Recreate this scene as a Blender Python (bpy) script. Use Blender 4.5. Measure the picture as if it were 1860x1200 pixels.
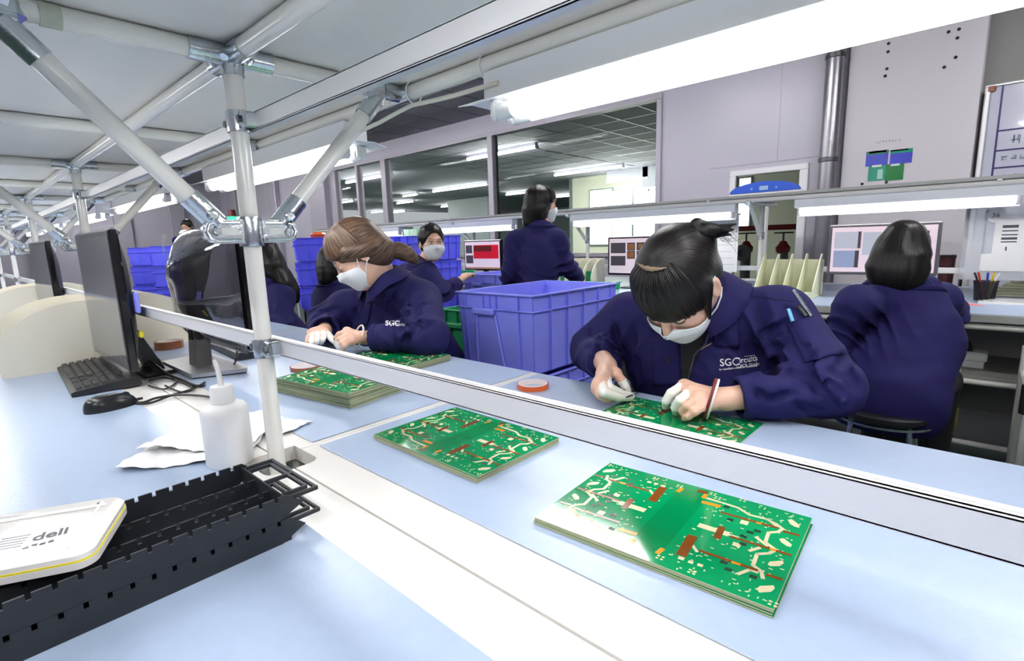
import bpy, math, random
import numpy as np
from mathutils import Vector, Matrix, Euler

scene = bpy.context.scene
for o in list(bpy.data.objects):
    bpy.data.objects.remove(o)
COL = scene.collection
PI = math.pi
rnd = random.Random(7)

# ------------------------------------------------------------------ camera
CAM = Vector((0.0, 0.0, 1.13))
FPX = 935.0
def cam_axes(yaw, pitch, roll):
    y, p, r = (math.radians(a) for a in (yaw, pitch, roll))
    F = Vector((-math.sin(y)*math.cos(p), math.cos(y)*math.cos(p), -math.sin(p)))
    R = Vector((math.cos(y), math.sin(y), 0))
    U = R.cross(F)
    return R*math.cos(r)+U*math.sin(r), U*math.cos(r)-R*math.sin(r), F
CR, CU, CF = cam_axes(42.525, 9.874, -1.731)
cd = bpy.data.cameras.new('camera')
cd.sensor_width = 36.0
cd.lens = FPX/1860*36.0
cd.clip_start = 0.02
cd.clip_end = 200
cam = bpy.data.objects.new('camera', cd)
COL.objects.link(cam)
m = Matrix((CR, CU, -CF)).transposed().to_4x4()
m.translation = CAM
cam.matrix_world = m
scene.camera = cam

def ray(px, py):
    return CF + CR*((px-930)/FPX) + CU*(-(py-600)/FPX)
def at_z(px, py, z=0.75):
    d = ray(px, py); return CAM + d*((z-CAM.z)/d.z)
def at_y(px, py, y):
    d = ray(px, py); return CAM + d*(y/d.y)
def at_x(px, py, x):
    d = ray(px, py); return CAM + d*(x/d.x)
def at_d(px, py, t):
    return CAM + ray(px, py)*t

# ------------------------------------------------------------------ world / exposure
w = bpy.data.worlds.new('world')
scene.world = w
w.use_nodes = True
w.node_tree.nodes['Background'].inputs[0].default_value = (0.95, 0.95, 1.0, 1)
w.node_tree.nodes['Background'].inputs[1].default_value = 0.35
scene.view_settings.view_transform = 'Standard'
scene.view_settings.look = 'None'
scene.view_settings.gamma = 1
scene.view_settings.use_curve_mapping = False
scene.view_settings.exposure = 0.50
TUBE_E = 12.5      # bench tubes
CEIL_E = 140.0     # tubes of the room beyond
HALL_E = 84.0    # unseen tubes added to light the hall
scene.cycles.max_bounces = 6
scene.cycles.diffuse_bounces = 3
scene.cycles.glossy_bounces = 3
scene.cycles.transmission_bounces = 4
scene.cycles.transparent_max_bounces = 6
scene.cycles.caustics_reflective = False
scene.cycles.caustics_refractive = False

# ------------------------------------------------------------------ materials
MATS = {}
def srgb(r, g, b):
    def c(u):
        u /= 255.0
        return u/12.92 if u <= 0.04045 else ((u+0.055)/1.055)**2.4
    return (c(r), c(g), c(b), 1)
def mat(name, col, rough=0.5, metal=0.0, noise=None, bump=None, emit=None, trans=0.0, alpha=1.0, coat=0.0, spec=None, sheen=0.0, stretch=None, ior=None):
    """noise=(scale, amount)  bump=(scale, strength)"""
    if name in MATS: return MATS[name]
    m = bpy.data.materials.new(name); m.use_nodes = True
    nt = m.node_tree; b = nt.nodes['Principled BSDF']
    b.inputs['Base Color'].default_value = col
    b.inputs['Roughness'].default_value = rough
    b.inputs['Metallic'].default_value = metal
    b.inputs['Coat Weight'].default_value = coat
    b.inputs['Transmission Weight'].default_value = trans
    b.inputs['Alpha'].default_value = alpha
    if sheen: b.inputs['Sheen Weight'].default_value = sheen
    if spec is not None: b.inputs['Specular IOR Level'].default_value = spec
    if ior: b.inputs['IOR'].default_value = ior
    if emit:
        b.inputs['Emission Color'].default_value = emit[0]
        b.inputs['Emission Strength'].default_value = emit[1]
    tc = None
    if noise or bump:
        tc = nt.nodes.new('ShaderNodeTexCoord')
        src = tc.outputs['Object']
        if stretch:
            mp = nt.nodes.new('ShaderNodeMapping'); mp.inputs['Scale'].default_value = stretch
            nt.links.new(src, mp.inputs[0]); src = mp.outputs[0]
    if noise:
        n = nt.nodes.new('ShaderNodeTexNoise'); n.inputs['Scale'].default_value = noise[0]; n.inputs['Detail'].default_value = 4
        nt.links.new(src, n.inputs['Vector'])
        mx = nt.nodes.new('ShaderNodeMix'); mx.data_type = 'RGBA'
        a = noise[1]
        mx.inputs[6].default_value = tuple(max(0, c*(1-a)) for c in col[:3])+(1,)
        mx.inputs[7].default_value = tuple(min(1, c*(1+a)) for c in col[:3])+(1,)
        nt.links.new(n.outputs['Fac'], mx.inputs[0]); nt.links.new(mx.outputs[2], b.inputs['Base Color'])
    if bump:
        n = nt.nodes.new('ShaderNodeTexNoise'); n.inputs['Scale'].default_value = bump[0]; n.inputs['Detail'].default_value = 5
        nt.links.new(src, n.inputs['Vector'])
        bp = nt.nodes.new('ShaderNodeBump'); bp.inputs['Strength'].default_value = bump[1]; bp.inputs['Distance'].default_value = 0.01
        nt.links.new(n.outputs['Fac'], bp.inputs['Height']); nt.links.new(bp.outputs[0], b.inputs['Normal'])
    MATS[name] = m
    return m
def emitter(name, col, strength):
    if name in MATS: return MATS[name]
    m = bpy.data.materials.new(name); m.use_nodes = True
    nt = m.node_tree; nt.nodes.remove(nt.nodes['Principled BSDF'])
    e = nt.nodes.new('ShaderNodeEmission'); e.inputs[0].default_value = col; e.inputs[1].default_value = strength
    nt.links.new(e.outputs[0], nt.nodes['Material Output'].inputs[0])
    MATS[name] = m
    return m

M_mat = mat('blue_mat', srgb(166, 183, 209), 0.30, noise=(55, 0.05), bump=(220, 0.04))
M_lam = mat('white_laminate', srgb(222, 219, 215), 0.28, noise=(30, 0.02))
M_edge = mat('grey_edge', srgb(150, 150, 146), 0.5, noise=(20, 0.05))
M_tube = mat('ivory_tube', srgb(232, 231, 225), 0.22, noise=(15, 0.03), coat=0.2)
M_shelf = mat('shelf_panel', srgb(236, 233, 228), 0.55, noise=(30, 0.03))
M_chrome = mat('zinc_clamp', srgb(205, 212, 216), 0.22, metal=1.0, noise=(60, 0.12), bump=(90, 0.08))
M_alu = mat('aluminium', srgb(228, 228, 230), 0.38, metal=0.45, noise=(8, 0.04), stretch=(0.3, 12, 12))
M_steel = mat('dark_steel', srgb(95, 98, 102), 0.4, metal=0.8, noise=(30, 0.08))
M_white = mat('white_plastic', srgb(236, 236, 236), 0.4, noise=(20, 0.02))
M_wpaint = mat('white_enamel', srgb(232, 235, 240), 0.3, noise=(10, 0.02))
M_black = mat('black_plastic', srgb(30, 31, 34), 0.38, noise=(40, 0.15))
M_blackg = mat('black_gloss', srgb(14, 14, 17), 0.12, noise=(20, 0.1))
M_tray = mat('black_antistatic', srgb(33, 36, 42), 0.5, noise=(60, 0.15), bump=(150, 0.03))
M_cream = mat('cream_panel', srgb(238, 232, 214), 0.45, noise=(12, 0.02))
M_creamg = mat('pale_green_panel', srgb(226, 228, 196), 0.5, noise=(12, 0.03))
M_blue = mat('blue_crate', srgb(140, 147, 255), 0.36, noise=(18, 0.06), bump=(60, 0.03))
M_blued = mat('deep_blue_crate', srgb(98, 102, 246), 0.38, noise=(18, 0.06))
M_green = mat('green_crate', srgb(22, 160, 96), 0.38, noise=(18, 0.06))
M_wall = mat('wall_paint', srgb(190, 186, 200), 0.35, noise=(2.5, 0.02))
M_walld = mat('wall_grey', srgb(128, 128, 126), 0.5, noise=(2.5, 0.03))
M_ceil = mat('ceiling_tile', srgb(150, 148, 158), 0.8, noise=(8, 0.03))
M_floor = mat('green_floor', srgb(38, 66, 54), 0.35, noise=(6, 0.15))
M_frame = mat('partition_frame', srgb(178, 174, 186), 0.4, metal=0.2, noise=(10, 0.03))
M_glass = mat('partition_glass', (0.90, 0.96, 0.95, 1), 0.02, trans=1.0, ior=1.08, noise=(3, 0.01))
M_tubeE = emitter('tube_glow', (1.0, 0.985, 0.96, 1), TUBE_E)
M_ceilE = emitter('ceiling_tube_glow', (1.0, 0.985, 0.97, 1), CEIL_E)
M_hallE = emitter('added_hall_tube_glow', (1.0, 0.985, 0.97, 1), HALL_E)
M_winE = emitter('daylight_pane', (0.96, 1.0, 0.90, 1), 4.0)
M_cable = mat('cable_black', srgb(24, 24, 26), 0.45, noise=(30, 0.1))
M_cablew = mat('cable_cream', srgb(224, 222, 208), 0.45, noise=(30, 0.03))
M_kapton = mat('kapton_brown', srgb(140, 78, 40), 0.15, noise=(30, 0.15), coat=0.6)
M_orange = mat('orange_tape', srgb(226, 96, 28), 0.2, noise=(30, 0.1), coat=0.4)
M_paper = mat('white_paper', srgb(240, 240, 240), 0.75, noise=(20, 0.02))
M_yellow = mat('yellow_plastic', srgb(238, 222, 60), 0.4, noise=(20, 0.05))
M_rubber = mat('rubber_black', srgb(22, 22, 22), 0.7, noise=(30, 0.1))

# ------------------------------------------------------------------ geometry helpers
class MB:
    def __init__(s): s.v = []; s.f = []
    def add(s, v, f):
        n = len(s.v); s.v += [tuple(p) for p in v]; s.f += [tuple(i+n for i in q) for q in f]; return s
    def box(s, c, d, bev=0.0, rot=None):
        hx, hy, hz = d[0]/2, d[1]/2, d[2]/2
        b = min(bev, hx*.95, hy*.95, hz*.95)
        if b <= 0:
            v = [(x, y, z) for x in (-hx, hx) for y in (-hy, hy) for z in (-hz, hz)]
            f = [(0,1,3,2),(4,6,7,5),(0,4,5,1),(2,3,7,6),(0,2,6,4),(1,5,7,3)]
        else:
            v = []; idx = {}
            for sx in (-1,1):
                for sy in (-1,1):
                    for sz in (-1,1):
                        for a in range(3):
                            p = [sx*(hx-b), sy*(hy-b), sz*(hz-b)]
                            p[a] = (sx*hx, sy*hy, sz*hz)[a]
                            idx[(sx,sy,sz,a)] = len(v); v.append(tuple(p))
            I = lambda sg, a: idx[(sg[0],sg[1],sg[2],a)]
            f = []
            for a in range(3):
                b1, b2 = (a+1)%3, (a+2)%3
                for sg in (-1,1):
                    q = []
                    for u, t in ((-1,-1),(1,-1),(1,1),(-1,1)):
                        k = [0,0,0]; k[a]=sg; k[b1]=u; k[b2]=t; q.append(I(k,a))
                    f.append(tuple(q if sg>0 else q[::-1]))
                # edges along axis a
                for u, t in ((-1,-1),(1,-1),(1,1),(-1,1)):
                    k0=[0,0,0]; k0[a]=-1; k0[b1]=u; k0[b2]=t
                    k1=list(k0); k1[a]=1
                    q=(I(k0,b1),I(k1,b1),I(k1,b2),I(k0,b2))
                    f.append(q if u*t<0 else q[::-1])
            for sx in (-1,1):
                for sy in (-1,1):
                    for sz in (-1,1):
                        q=tuple(I((sx,sy,sz),a) for a in range(3))
                        f.append(q if sx*sy*sz>0 else q[::-1])
        if rot is not None:
            R = rot if isinstance(rot, Matrix) else Euler(rot).to_matrix()
            v = [R @ Vector(p) for p in v]
        c = Vector(c)
        return s.add([Vector(p)+c for p in v], f)
    def b2(s, a, b, bev=0.0):
        return s.box([(a[i]+b[i])/2 for i in range(3)], [abs(b[i]-a[i]) for i in range(3)], bev)
    def cyl(s, p0, p1, r0, r1=None, n=14, cap=True):
        if r1 is None: r1 = r0
        p0, p1 = Vector(p0), Vector(p1); d = (p1-p0).normalized()
        a = d.orthogonal().normalized(); b = d.cross(a)
        v = []; f = []
        for i in range(n):
            t = 2*PI*i/n; u = a*math.cos(t)+b*math.sin(t)
            v += [p0+u*r0, p1+u*r1]
        for i in range(n):
            j = (i+1)%n; f.append((2*i, 2*j, 2*j+1, 2*i+1))
        if cap:
            f.append(tuple(2*i for i in range(n))[::-1]); f.append(tuple(2*i+1 for i in range(n)))
        return s.add(v, f)
    def tube(s, pts, r, n=8, cap=True):
        P = [Vector(p) for p in pts]; v = []; f = []
        a = None; rs = r if isinstance(r, (list, tuple)) else [r]*len(P)
        for i, p in enumerate(P):
            d = (P[min(i+1, len(P)-1)]-P[max(i-1, 0)]).normalized()
            if a is None: a = d.orthogonal().normalized()
            else:
                a = a-d*a.dot(d)
                a = a.normalized() if a.length > 1e-6 else d.orthogonal().normalized()
            b = d.cross(a)
            for k in range(n):
                t = 2*PI*k/n; v.append(p+(a*math.cos(t)+b*math.sin(t))*rs[i])
        for i in range(len(P)-1):
            for k in range(n):
                j = (k+1)%n
                f.append((i*n+k, i*n+j, (i+1)*n+j, (i+1)*n+k))
        if cap:
            f.append(tuple(range(n))[::-1]); f.append(tuple((len(P)-1)*n+k for k in range(n)))
        return s.add(v, f)
    def lathe(s, prof, o=(0,0,0), n=24, closed=False, R=None):
        v = []; f = []; m = len(prof); o = Vector(o)
        for i in range(n):
            t = 2*PI*i/n
            for r, z in prof:
                p = Vector((r*math.cos(t), r*math.sin(t), z))
                if R is not None: p = R @ p
                v.append(p+o)
        for i in range(n):
            j = (i+1)%n
            for k in range(m if closed else m-1):
                l = (k+1)%m
                f.append((i*m+k, j*m+k, j*m+l, i*m+l))
        if not closed:
            if prof[0][0] > 1e-6: f.append(tuple(i*m for i in range(n))[::-1])
            if prof[-1][0] > 1e-6: f.append(tuple(i*m+m-1 for i in range(n)))
        return s.add(v, f)
    def prism(s, poly, d0, d1, fn=None):
        """poly in (u,v); extruded from d0 to d1; fn(u,v,d)->xyz"""
        fn = fn or (lambda u, v, d: (u, v, d))
        n = len(poly); v = [fn(u, t, d0) for u, t in poly]+[fn(u, t, d1) for u, t in poly]
        f = [tuple(range(n))[::-1], tuple(range(n, 2*n))]
        for i in range(n):
            j = (i+1)%n; f.append((i, j, n+j, n+i))
        return s.add(v, f)
    def quad(s, a, b, c, d): return s.add([a, b, c, d], [(0,1,2,3)])
    def grid(s, fn, nu, nv, closed_u=False):
        v = [fn(i/(nu-(0 if closed_u else 1)), j/(nv-1)) for i in range(nu) for j in range(nv)]
        f = []
        for i in range(nu if closed_u else nu-1):
            for j in range(nv-1):
                k = (i+1)%nu
                f.append((i*nv+j, k*nv+j, k*nv+j+1, i*nv+j+1))
        return s.add(v, f)
    def build(s, name, material, parent=None, world=False, smooth=True, ang=35, fix=True):
        v = s.v
        if world and parent is not None:
            iv = parent.matrix_basis.inverted()
            v = [tuple(iv @ Vector(p)) for p in v]
        me = bpy.data.meshes.new(name); me.from_pydata([tuple(p) for p in v], [], s.f)
        if fix:
            import bmesh
            bm = bmesh.new(); bm.from_mesh(me); bmesh.ops.recalc_face_normals(bm, faces=bm.faces); bm.to_mesh(me); bm.free()
        if smooth:
            me.shade_smooth()
            me.set_sharp_from_angle(angle=math.radians(ang))
        if material is not None: me.materials.append(material)
        o = bpy.data.objects.new(name, me); COL.objects.link(o)
        if parent is not None: o.parent = parent
        return o
def tag(o, label, cat, group=None):
    o['label'] = label; o['category'] = cat
    if group: o['group'] = group
    return o
def thing(name, label, cat, loc=(0,0,0), rotz=0.0, group=None, rot=None):
    o = bpy.data.objects.new(name, None); COL.objects.link(o)
    o.empty_display_size = 0.05
    o.location = loc; o.rotation_euler = rot if rot else (0, 0, rotz)
    o.matrix_basis = Matrix.Translation(Vector(loc)) @ (Euler(rot) if rot else Euler((0,0,rotz))).to_matrix().to_4x4()
    return tag(o, label, cat, group)
def struct(o):
    o['kind'] = 'structure'; return o
def stuff(o):
    o['kind'] = 'stuff'; return o
def copy_tree(o, parent=None, loc=None, rotz=None, label=None):
    c = o.copy(); COL.objects.link(c); c.parent = parent
    if loc is not None: c.location = loc
    if rotz is not None: c.rotation_euler = (0, 0, rotz)
    if label: c['label'] = label
    for ch in o.children: copy_tree(ch, c)
    return c
def rounded_poly(w, h, r, n=5):
    p = []
    for cx, cy, a0 in ((w/2-r, h/2-r, 0), (-w/2+r, h/2-r, PI/2), (-w/2+r, -h/2+r, PI), (w/2-r, -h/2+r, 1.5*PI)):
        for i in range(n+1):
            a = a0+PI/2*i/n; p.append((cx+r*math.cos(a), cy+r*math.sin(a)))
    return p
def text_mb(body, size, extr=0.0004, align='CENTER', bold=0.0):
    cu = bpy.data.curves.new('lettering', 'FONT'); cu.body = body; cu.size = size; cu.extrude = extr
    cu.align_x = align; cu.align_y = 'CENTER'; cu.offset = bold; cu.resolution_u = 3
    o = bpy.data.objects.new('lettering', cu); COL.objects.link(o)
    bpy.context.view_layer.update()
    dg = bpy.context.evaluated_depsgraph_get(); e = o.evaluated_get(dg); me = e.to_mesh()
    b = MB(); b.v = [tuple(v.co) for v in me.vertices]; b.f = [tuple(p.vertices) for p in me.polygons]
    e.to_mesh_clear(); bpy.data.objects.remove(o); bpy.data.curves.remove(cu)
    return b
def glyph_mb(n, size, seed=1):
    """illegible small print: stroke clusters the size of characters"""
    r = random.Random(seed); b = MB()
    for k in range(n):
        x0 = (k-(n-1)/2)*size*1.1
        for _ in range(5):
            if r.random() < 0.55: b.box((x0, r.uniform(-0.4, 0.4)*size, 0), (size*r.uniform(0.5, 0.85), size*0.08, 0.0004))
            else: b.box((x0+r.uniform(-0.35, 0.35)*size, r.uniform(-0.1, 0.1)*size, 0), (size*0.08, size*r.uniform(0.5, 0.85), 0.0004))
    return b
def xform(b, M):
    b.v = [tuple(M @ Vector(p)) for p in b.v]; return b
# ------------------------------------------------------------------ room shell
RX0, RX1, RY0, WY, CZ = -16.0, 3.2, -4.5, 5.5, 2.9
struct(MB().b2((RX0-8, RY0, -0.06), (RX1+4, 25, 0)).build('floor', M_floor))
ceil = struct(MB().b2((RX0-8, RY0, CZ+0.02), (RX1+4, 25, CZ+0.1)).build('ceiling', M_steel))
tile_me = MB().box((0, 0, 0), (0.585, 0.585, 0.014), 0.004).build('ceiling_tile', M_ceil, ceil)
M_ceil2 = mat('ceiling_tile_green', srgb(146, 152, 148), 0.7, noise=(8, 0.03))
first = True
for i in range(17):
    for j in range(16):
        x = -9.4+0.6*i; y = 2.8+0.6*j
        if x < -6.5 and (y > 8.5): continue
        if x > -1.5 and y > 6.5: continue
        o = tile_me if first else tile_me.copy()
        if not first: COL.objects.link(o)
        first = False
        o.location = (x, y, CZ+0.004)
tb = MB()
for i in range(18): tb.b2((-9.7+0.6*i-0.008, 2.5, CZ-0.006), (-9.7+0.6*i+0.008, 12.1, CZ-0.002))
for j in range(17): tb.b2((-9.7, 2.5+0.6*j-0.008, CZ-0.0065), (0.5, 2.5+0.6*j+0.008, CZ-0.0025))
tb.build('ceiling_grid', M_steel, ceil)
# remaining ceiling (beyond the tiles that can be told apart)
cb = MB()
cb.b2((RX0-8, RY0, CZ), (RX1+4, 2.5, CZ+0.02)); cb.b2((RX0-8, 2.5, CZ), (-9.7, 25, CZ+0.02)); cb.b2((-9.7, 12.1, CZ), (RX1+4, 25, CZ+0.02)); cb.b2((0.5, 2.5, CZ), (RX1+4, 12.1, CZ+0.02))
cb.b2((-9.7, 8.2, CZ), (-6.8, 12.1, CZ+0.02)); cb.b2((-1.8, 6.4, CZ), (0.5, 12.1, CZ+0.02))
stuff(cb.build('ceiling_field', M_ceil, ceil))

wl = MB()
WT = 0.10
def wallseg(x0, x1, z0, z1): wl.b2((x0, WY, z0), (x1, WY+WT, z1))
WINX0, WINX1, WINZ0, WINZ1 = -9.75, -2.73, 0.90, 2.65
DX0, DX1, DZ1 = -1.98, -1.27, 1.755
wallseg(RX0, WINX0, 0, CZ); wallseg(WINX0, WINX1, 0, WINZ0); wallseg(WINX0, WINX1, WINZ1, CZ)
wallseg(WINX1, DX0, 0, CZ); wallseg(DX0, DX1, 0, 0.62); wallseg(DX0, DX1, DZ1, CZ); wallseg(DX1, -0.13, 0, CZ)
wall_back = struct(wl.build('wall_back', M_wall))
struct(MB().b2((-0.13, WY+0.02, 0), (RX1, WY+0.12, CZ)).build('wall_recess', M_walld))
struct(MB().b2((RX0-0.1, RY0, 0), (RX0, WY, CZ)).build('wall_left', M_wall))
struct(MB().b2((RX1, RY0, 0), (RX1+0.1, WY+0.1, CZ)).build('wall_right', M_wall))
struct(MB().b2((RX0-8, RY0-0.1, 0), (RX1, RY0, CZ)).build('wall_behind', M_wall))
# pilasters and panel joints on the wall
for i, (x0, x1) in enumerate(((-15.2, -14.6), (-12.6, -12.2), (-10.6, -9.95))):
    struct(MB().b2((x0, WY-0.12, 0), (x1, WY, CZ), 0.01).build('trim_%d' % (i+1), M_frame))
for i, y in enumerate((-0.2, 1.4, 3.0, 4.2)):
    struct(MB().b2((RX0, y, 0), (RX0+0.14, y+0.35, CZ), 0.01).build('trim_%d' % (i+4), M_frame))
struct(MB().b2((-1.555, WY-0.004, 1.80), (-1.548, WY, CZ)).build('trim_8', M_frame))
struct(MB().b2((-2.2, WY-0.006, 1.80), (-1.2, WY, 1.812)).build('trim_9', M_frame))

# partition window: frame, mullions, panes
wf = struct(MB().b2((WINX0, WY-0.02, WINZ1-0.05), (WINX1, WY+WT, WINZ1)).build('window_1', M_frame))
for x0, x1 in ((WINX1-0.06, WINX1), (-5.40, -5.30), (-8.07, -7.93), (WINX0, WINX0+0.10), (-8.90, -8.83)):
    MB().b2((x0, WY-0.03, WINZ0), (x1, WY+WT, WINZ1-0.05), 0.006).build('mullion', M_frame, wf)
MB().b2((WINX0, WY-0.03, WINZ0), (WINX1, WY+WT, WINZ0+0.05), 0.005).build('window_sill', M_frame, wf)
for x0, x1 in ((-5.30, WINX1-0.06), (-7.93, -5.40), (-8.83, -8.07), (WINX0+0.10, -8.90)):
    MB().b2((x0, WY+0.045, WINZ0+0.05), (x1, WY+0.051, WINZ1-0.05)).build('pane', M_glass, wf, smooth=False)
# glazed door
M_dfr = mat('white_door_frame', srgb(238, 238, 242), 0.3, noise=(10, 0.02))
dr = struct(MB().b2((DX0, WY-0.02, DZ1-0.055), (DX1, WY+0.06, DZ1), 0.006).build('door_1', M_dfr))
MB().b2((DX0, WY-0.02, 0.62), (DX0+0.06, WY+0.06, DZ1-0.055), 0.006).build('door_stile', M_dfr, dr)
MB().b2((DX1-0.075, WY-0.02, 0.62), (DX1, WY+0.06, DZ1-0.055), 0.006).build('door_stile', M_dfr, dr)
MB().b2((DX0+0.06, WY-0.02, 0.62), (DX1-0.075, WY+0.06, 0.68), 0.006).build('door_rail', M_dfr, dr)
MB().b2((DX0+0.06, WY+0.015, 0.68), (DX1-0.075, WY+0.02, DZ1-0.055)).build('pane', M_glass, dr, smooth=False)
# tall white panel standing on the wall, with drill holes
M_panel = mat('white_wall_panel', srgb(213, 208, 214), 0.35, noise=(3, 0.015))
wp = struct(MB().b2((-1.005, WY-0.05, 0), (-0.136, WY, CZ), 0.004).build('wall_panel', M_panel))
hole = MB().cyl((0, 0, 0), (0, -0.003, 0), 0.012, n=10)
for px, py in ((1614, 79), (1613, 94), (1611, 125), (1608, 138), (1742, 53), (1723, 58), (1739, 69), (1736, 104), (1715, 122), (1566, 334), (1610, 331)):
    p = at_y(px, py, WY-0.05)
    b = MB(); b.v = [(p.x+v[0], p.y+v[1], p.z+v[2]) for v in hole.v]; b.f = list(hole.f)
    b.build('drill_hole', M_rubber, wp)
M_pipe = mat('galvanised_pipe', srgb(150, 148, 155), 0.3, metal=0.85, noise=(25, 0.12), bump=(60, 0.05))
t = thing('wall_pipe', 'galvanised round duct pipe running up the wall beside the white panel', 'pipe', (-1.10, WY-0.10, 0))
MB().cyl((0, 0, 0), (0, 0, CZ), 0.072, n=24).build('pipe', M_pipe, t)
for z in (0.5, 1.75, 2.6): MB().lathe([(0.073, z-0.02), (0.079, z-0.015), (0.079, z+0.015), (0.073, z+0.02)], n=24).build('pipe_strap', M_steel, t)

# room beyond the partition
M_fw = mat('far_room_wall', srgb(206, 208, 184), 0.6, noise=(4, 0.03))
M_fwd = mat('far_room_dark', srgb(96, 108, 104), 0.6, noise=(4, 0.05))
FY = 13.0
xw = at_y(1040, 360, FY).x
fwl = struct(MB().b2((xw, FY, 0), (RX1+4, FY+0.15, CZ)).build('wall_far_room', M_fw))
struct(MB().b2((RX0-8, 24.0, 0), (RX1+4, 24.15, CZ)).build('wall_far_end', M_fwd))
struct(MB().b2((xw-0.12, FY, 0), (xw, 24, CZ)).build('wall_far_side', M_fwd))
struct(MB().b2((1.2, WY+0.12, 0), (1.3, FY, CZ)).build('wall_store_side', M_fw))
n = 2
for a, b in ((1073, 1112), (1114, 1148), (1153, 1176), (1178, 1197)):
    p0 = at_y(a, 347, FY); p1 = at_y(b, 443, FY)
    fr = struct(MB().b2((p0.x-0.04, FY-0.03, p1.z-0.04), (p1.x+0.04, FY, p0.z+0.04)).build('window_%d' % n, M_fwd)); n += 1
    MB().b2((p0.x, FY-0.04, p1.z), (p1.x, FY-0.03, p0.z)).build('pane', M_winE, fr, smooth=False)
pd0 = at_y(1345, 325, FY); pd1 = at_y(1360, 415, FY)
fr = struct(MB().b2((pd0.x-0.04, FY-0.03, pd1.z-0.04), (pd1.x+0.04, FY, pd0.z+0.04)).build('window_%d' % n, M_fwd))
MB().b2((pd0.x, FY-0.04, pd1.z), (pd1.x, FY-0.03, pd0.z)).build('pane', M_winE, fr, smooth=False)
# a dim column and glass cabinets at the far left of that room
pc = at_y(820, 395, 15.0)
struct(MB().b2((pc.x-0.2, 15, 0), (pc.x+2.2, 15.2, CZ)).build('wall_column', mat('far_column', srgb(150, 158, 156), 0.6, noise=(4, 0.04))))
M_gcab = mat('green_glass_cabinet', srgb(150, 185, 165), 0.25, noise=(6, 0.2))
tg = thing('glass_cabinet', 'pale green glazed cabinet far behind the partition glass', 'cabinet', (at_y(760, 395, 17).x, 17, 0))
MB().b2((-1.6, 0, 0), (1.3, 0.5, 1.95), 0.01).build('body', M_gcab, tg)
for i in range(4): MB().b2((-1.5+0.7*i, -0.02, 0.2), (-0.85+0.7*i, 0.0, 1.85), 0.01).build('door', mat('pale_glass_door', srgb(190, 215, 200), 0.2, noise=(4, 0.25)), tg)

def ceiling_lamp(x0, x1, y, z, label, group, twin=True, mE=None):
    mE = mE or M_ceilE
    t = thing('ceiling_light', label, 'light', ((x0+x1)/2, y, z), 0, group)
    L = (x1-x0)/2
    MB().b2((-L, -0.04, 0.0), (L, 0.04, CZ-z), 0.004).build('housing', M_wpaint, t)
    for s in (-1, 1):
        MB().b2((s*L-0.012, -0.05, -0.05), (s*L+0.012, 0.05, 0.0), 0.004).build('end_cap', M_white, t)
    for dy in ((-0.03, 0.03) if twin else (0,)):
        MB().cyl((-L+0.012, dy, -0.026), (L-0.012, dy, -0.026), 0.014, n=10).build('tube', mE, t)
    return t
FL = [((850, 287), (975, 265)), ((1008, 315), (1132, 302)), ((1103, 330), (1178, 320)), ((787, 347), (887, 333)), ((920, 353), (965, 347)),
      ((1010, 357), (1047, 353)), ((630, 330), (712, 315)), ((605, 369), (643, 364)), ((733, 355), (760, 352)), ((722, 368), (752, 365)), ((675, 385), (697, 383)), ((712, 385), (737, 383)), ((802, 375), (838, 371)), ((1168, 342), (1202, 337))]
fl_lab = ['long twin tube light nearest behind the right partition pane', 'twin tube light behind the right pane, lower than the longest one', 'single tube light at the right end behind the partition glass',
 'twin tube light seen left of the thick partition mullion', 'short tube light just left of the standing worker head', 'short tube light just right of the standing worker head',
 'twin tube light crossing the left partition mullion', 'tube light low at the left end of the partition glass']
for k, (a, b) in enumerate(FL):
    p0, p1 = at_z(*a, CZ-0.06), at_z(*b, CZ-0.06)
    y = (p0.y+p1.y)/2; y = min(y, 12.5 if (p0.x > xw-1 and k not in (0, 1, 3)) else 23.0)
    q0, q1 = at_y(*a, y), at_y(*b, y)
    z = min(CZ-0.03, max(2.2, (q0.z+q1.z)/2))
    ceiling_lamp(q0.x, q1.x, y, z, fl_lab[k] if k < 8 else 'small distant tube light behind the left partition panes', 'tube lights beyond the partition')
# unseen ceiling tubes added to light the hall
for k, (x, y) in enumerate(((-5.38, 3.33), (-5.38, -1.8), (-2.28, 3.33), (-2.28, -1.8), (0.82, 3.33), (0.82, -1.8), (-8.48, 3.33), (-11.58, 3.33), (-8.48, -1.8), (-5.38, 1.2), (0.82, 1.2), (-12.4, 0.3), (-14.6, 2.6), (-9.4, 0.3))):  # front row set by the board glare; last ones added for the far left walls
    ceiling_lamp(x-0.6, x+0.6, y, CZ-0.05, 'unseen twin tube ceiling light added to light the work hall', 'added hall ceiling lights', mE=M_hallE)

# ------------------------------------------------------------------ main bench
STN = [0.49, -0.935, -2.36, -3.785, -5.21, -6.635, -8.06]       # table joints along the line
SEAM = 0.364
def bench_poly(x0, x1, y0, y1, seam_low):
    """plan outline with notched corners at the seam where the posts pass"""
    nw, nd, r = 0.075, 0.045, 0.02
    ys, yo = (y0, y1) if seam_low else (y1, y0)
    s = 1 if seam_low else -1
    def arc(cx, cy, a0, a1): return [(cx+r*math.cos(a0+(a1-a0)*i/4), cy+s*r*math.sin(a0+(a1-a0)*i/4)) for i in range(5)]
    p = [(x0, yo), (x0, ys+s*nd)]
    p += [(x0+nw-r+0.0, ys+s*nd)]
    p += arc(x0+nw-r, ys+s*(nd-r), PI/2, 0)
    p += [(x0+nw, ys)]
    p += [(x1-nw*0.35, ys), (x1-nw*0.35, ys+s*nd), (x1, ys+s*nd), (x1, yo)]
    return p
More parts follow.
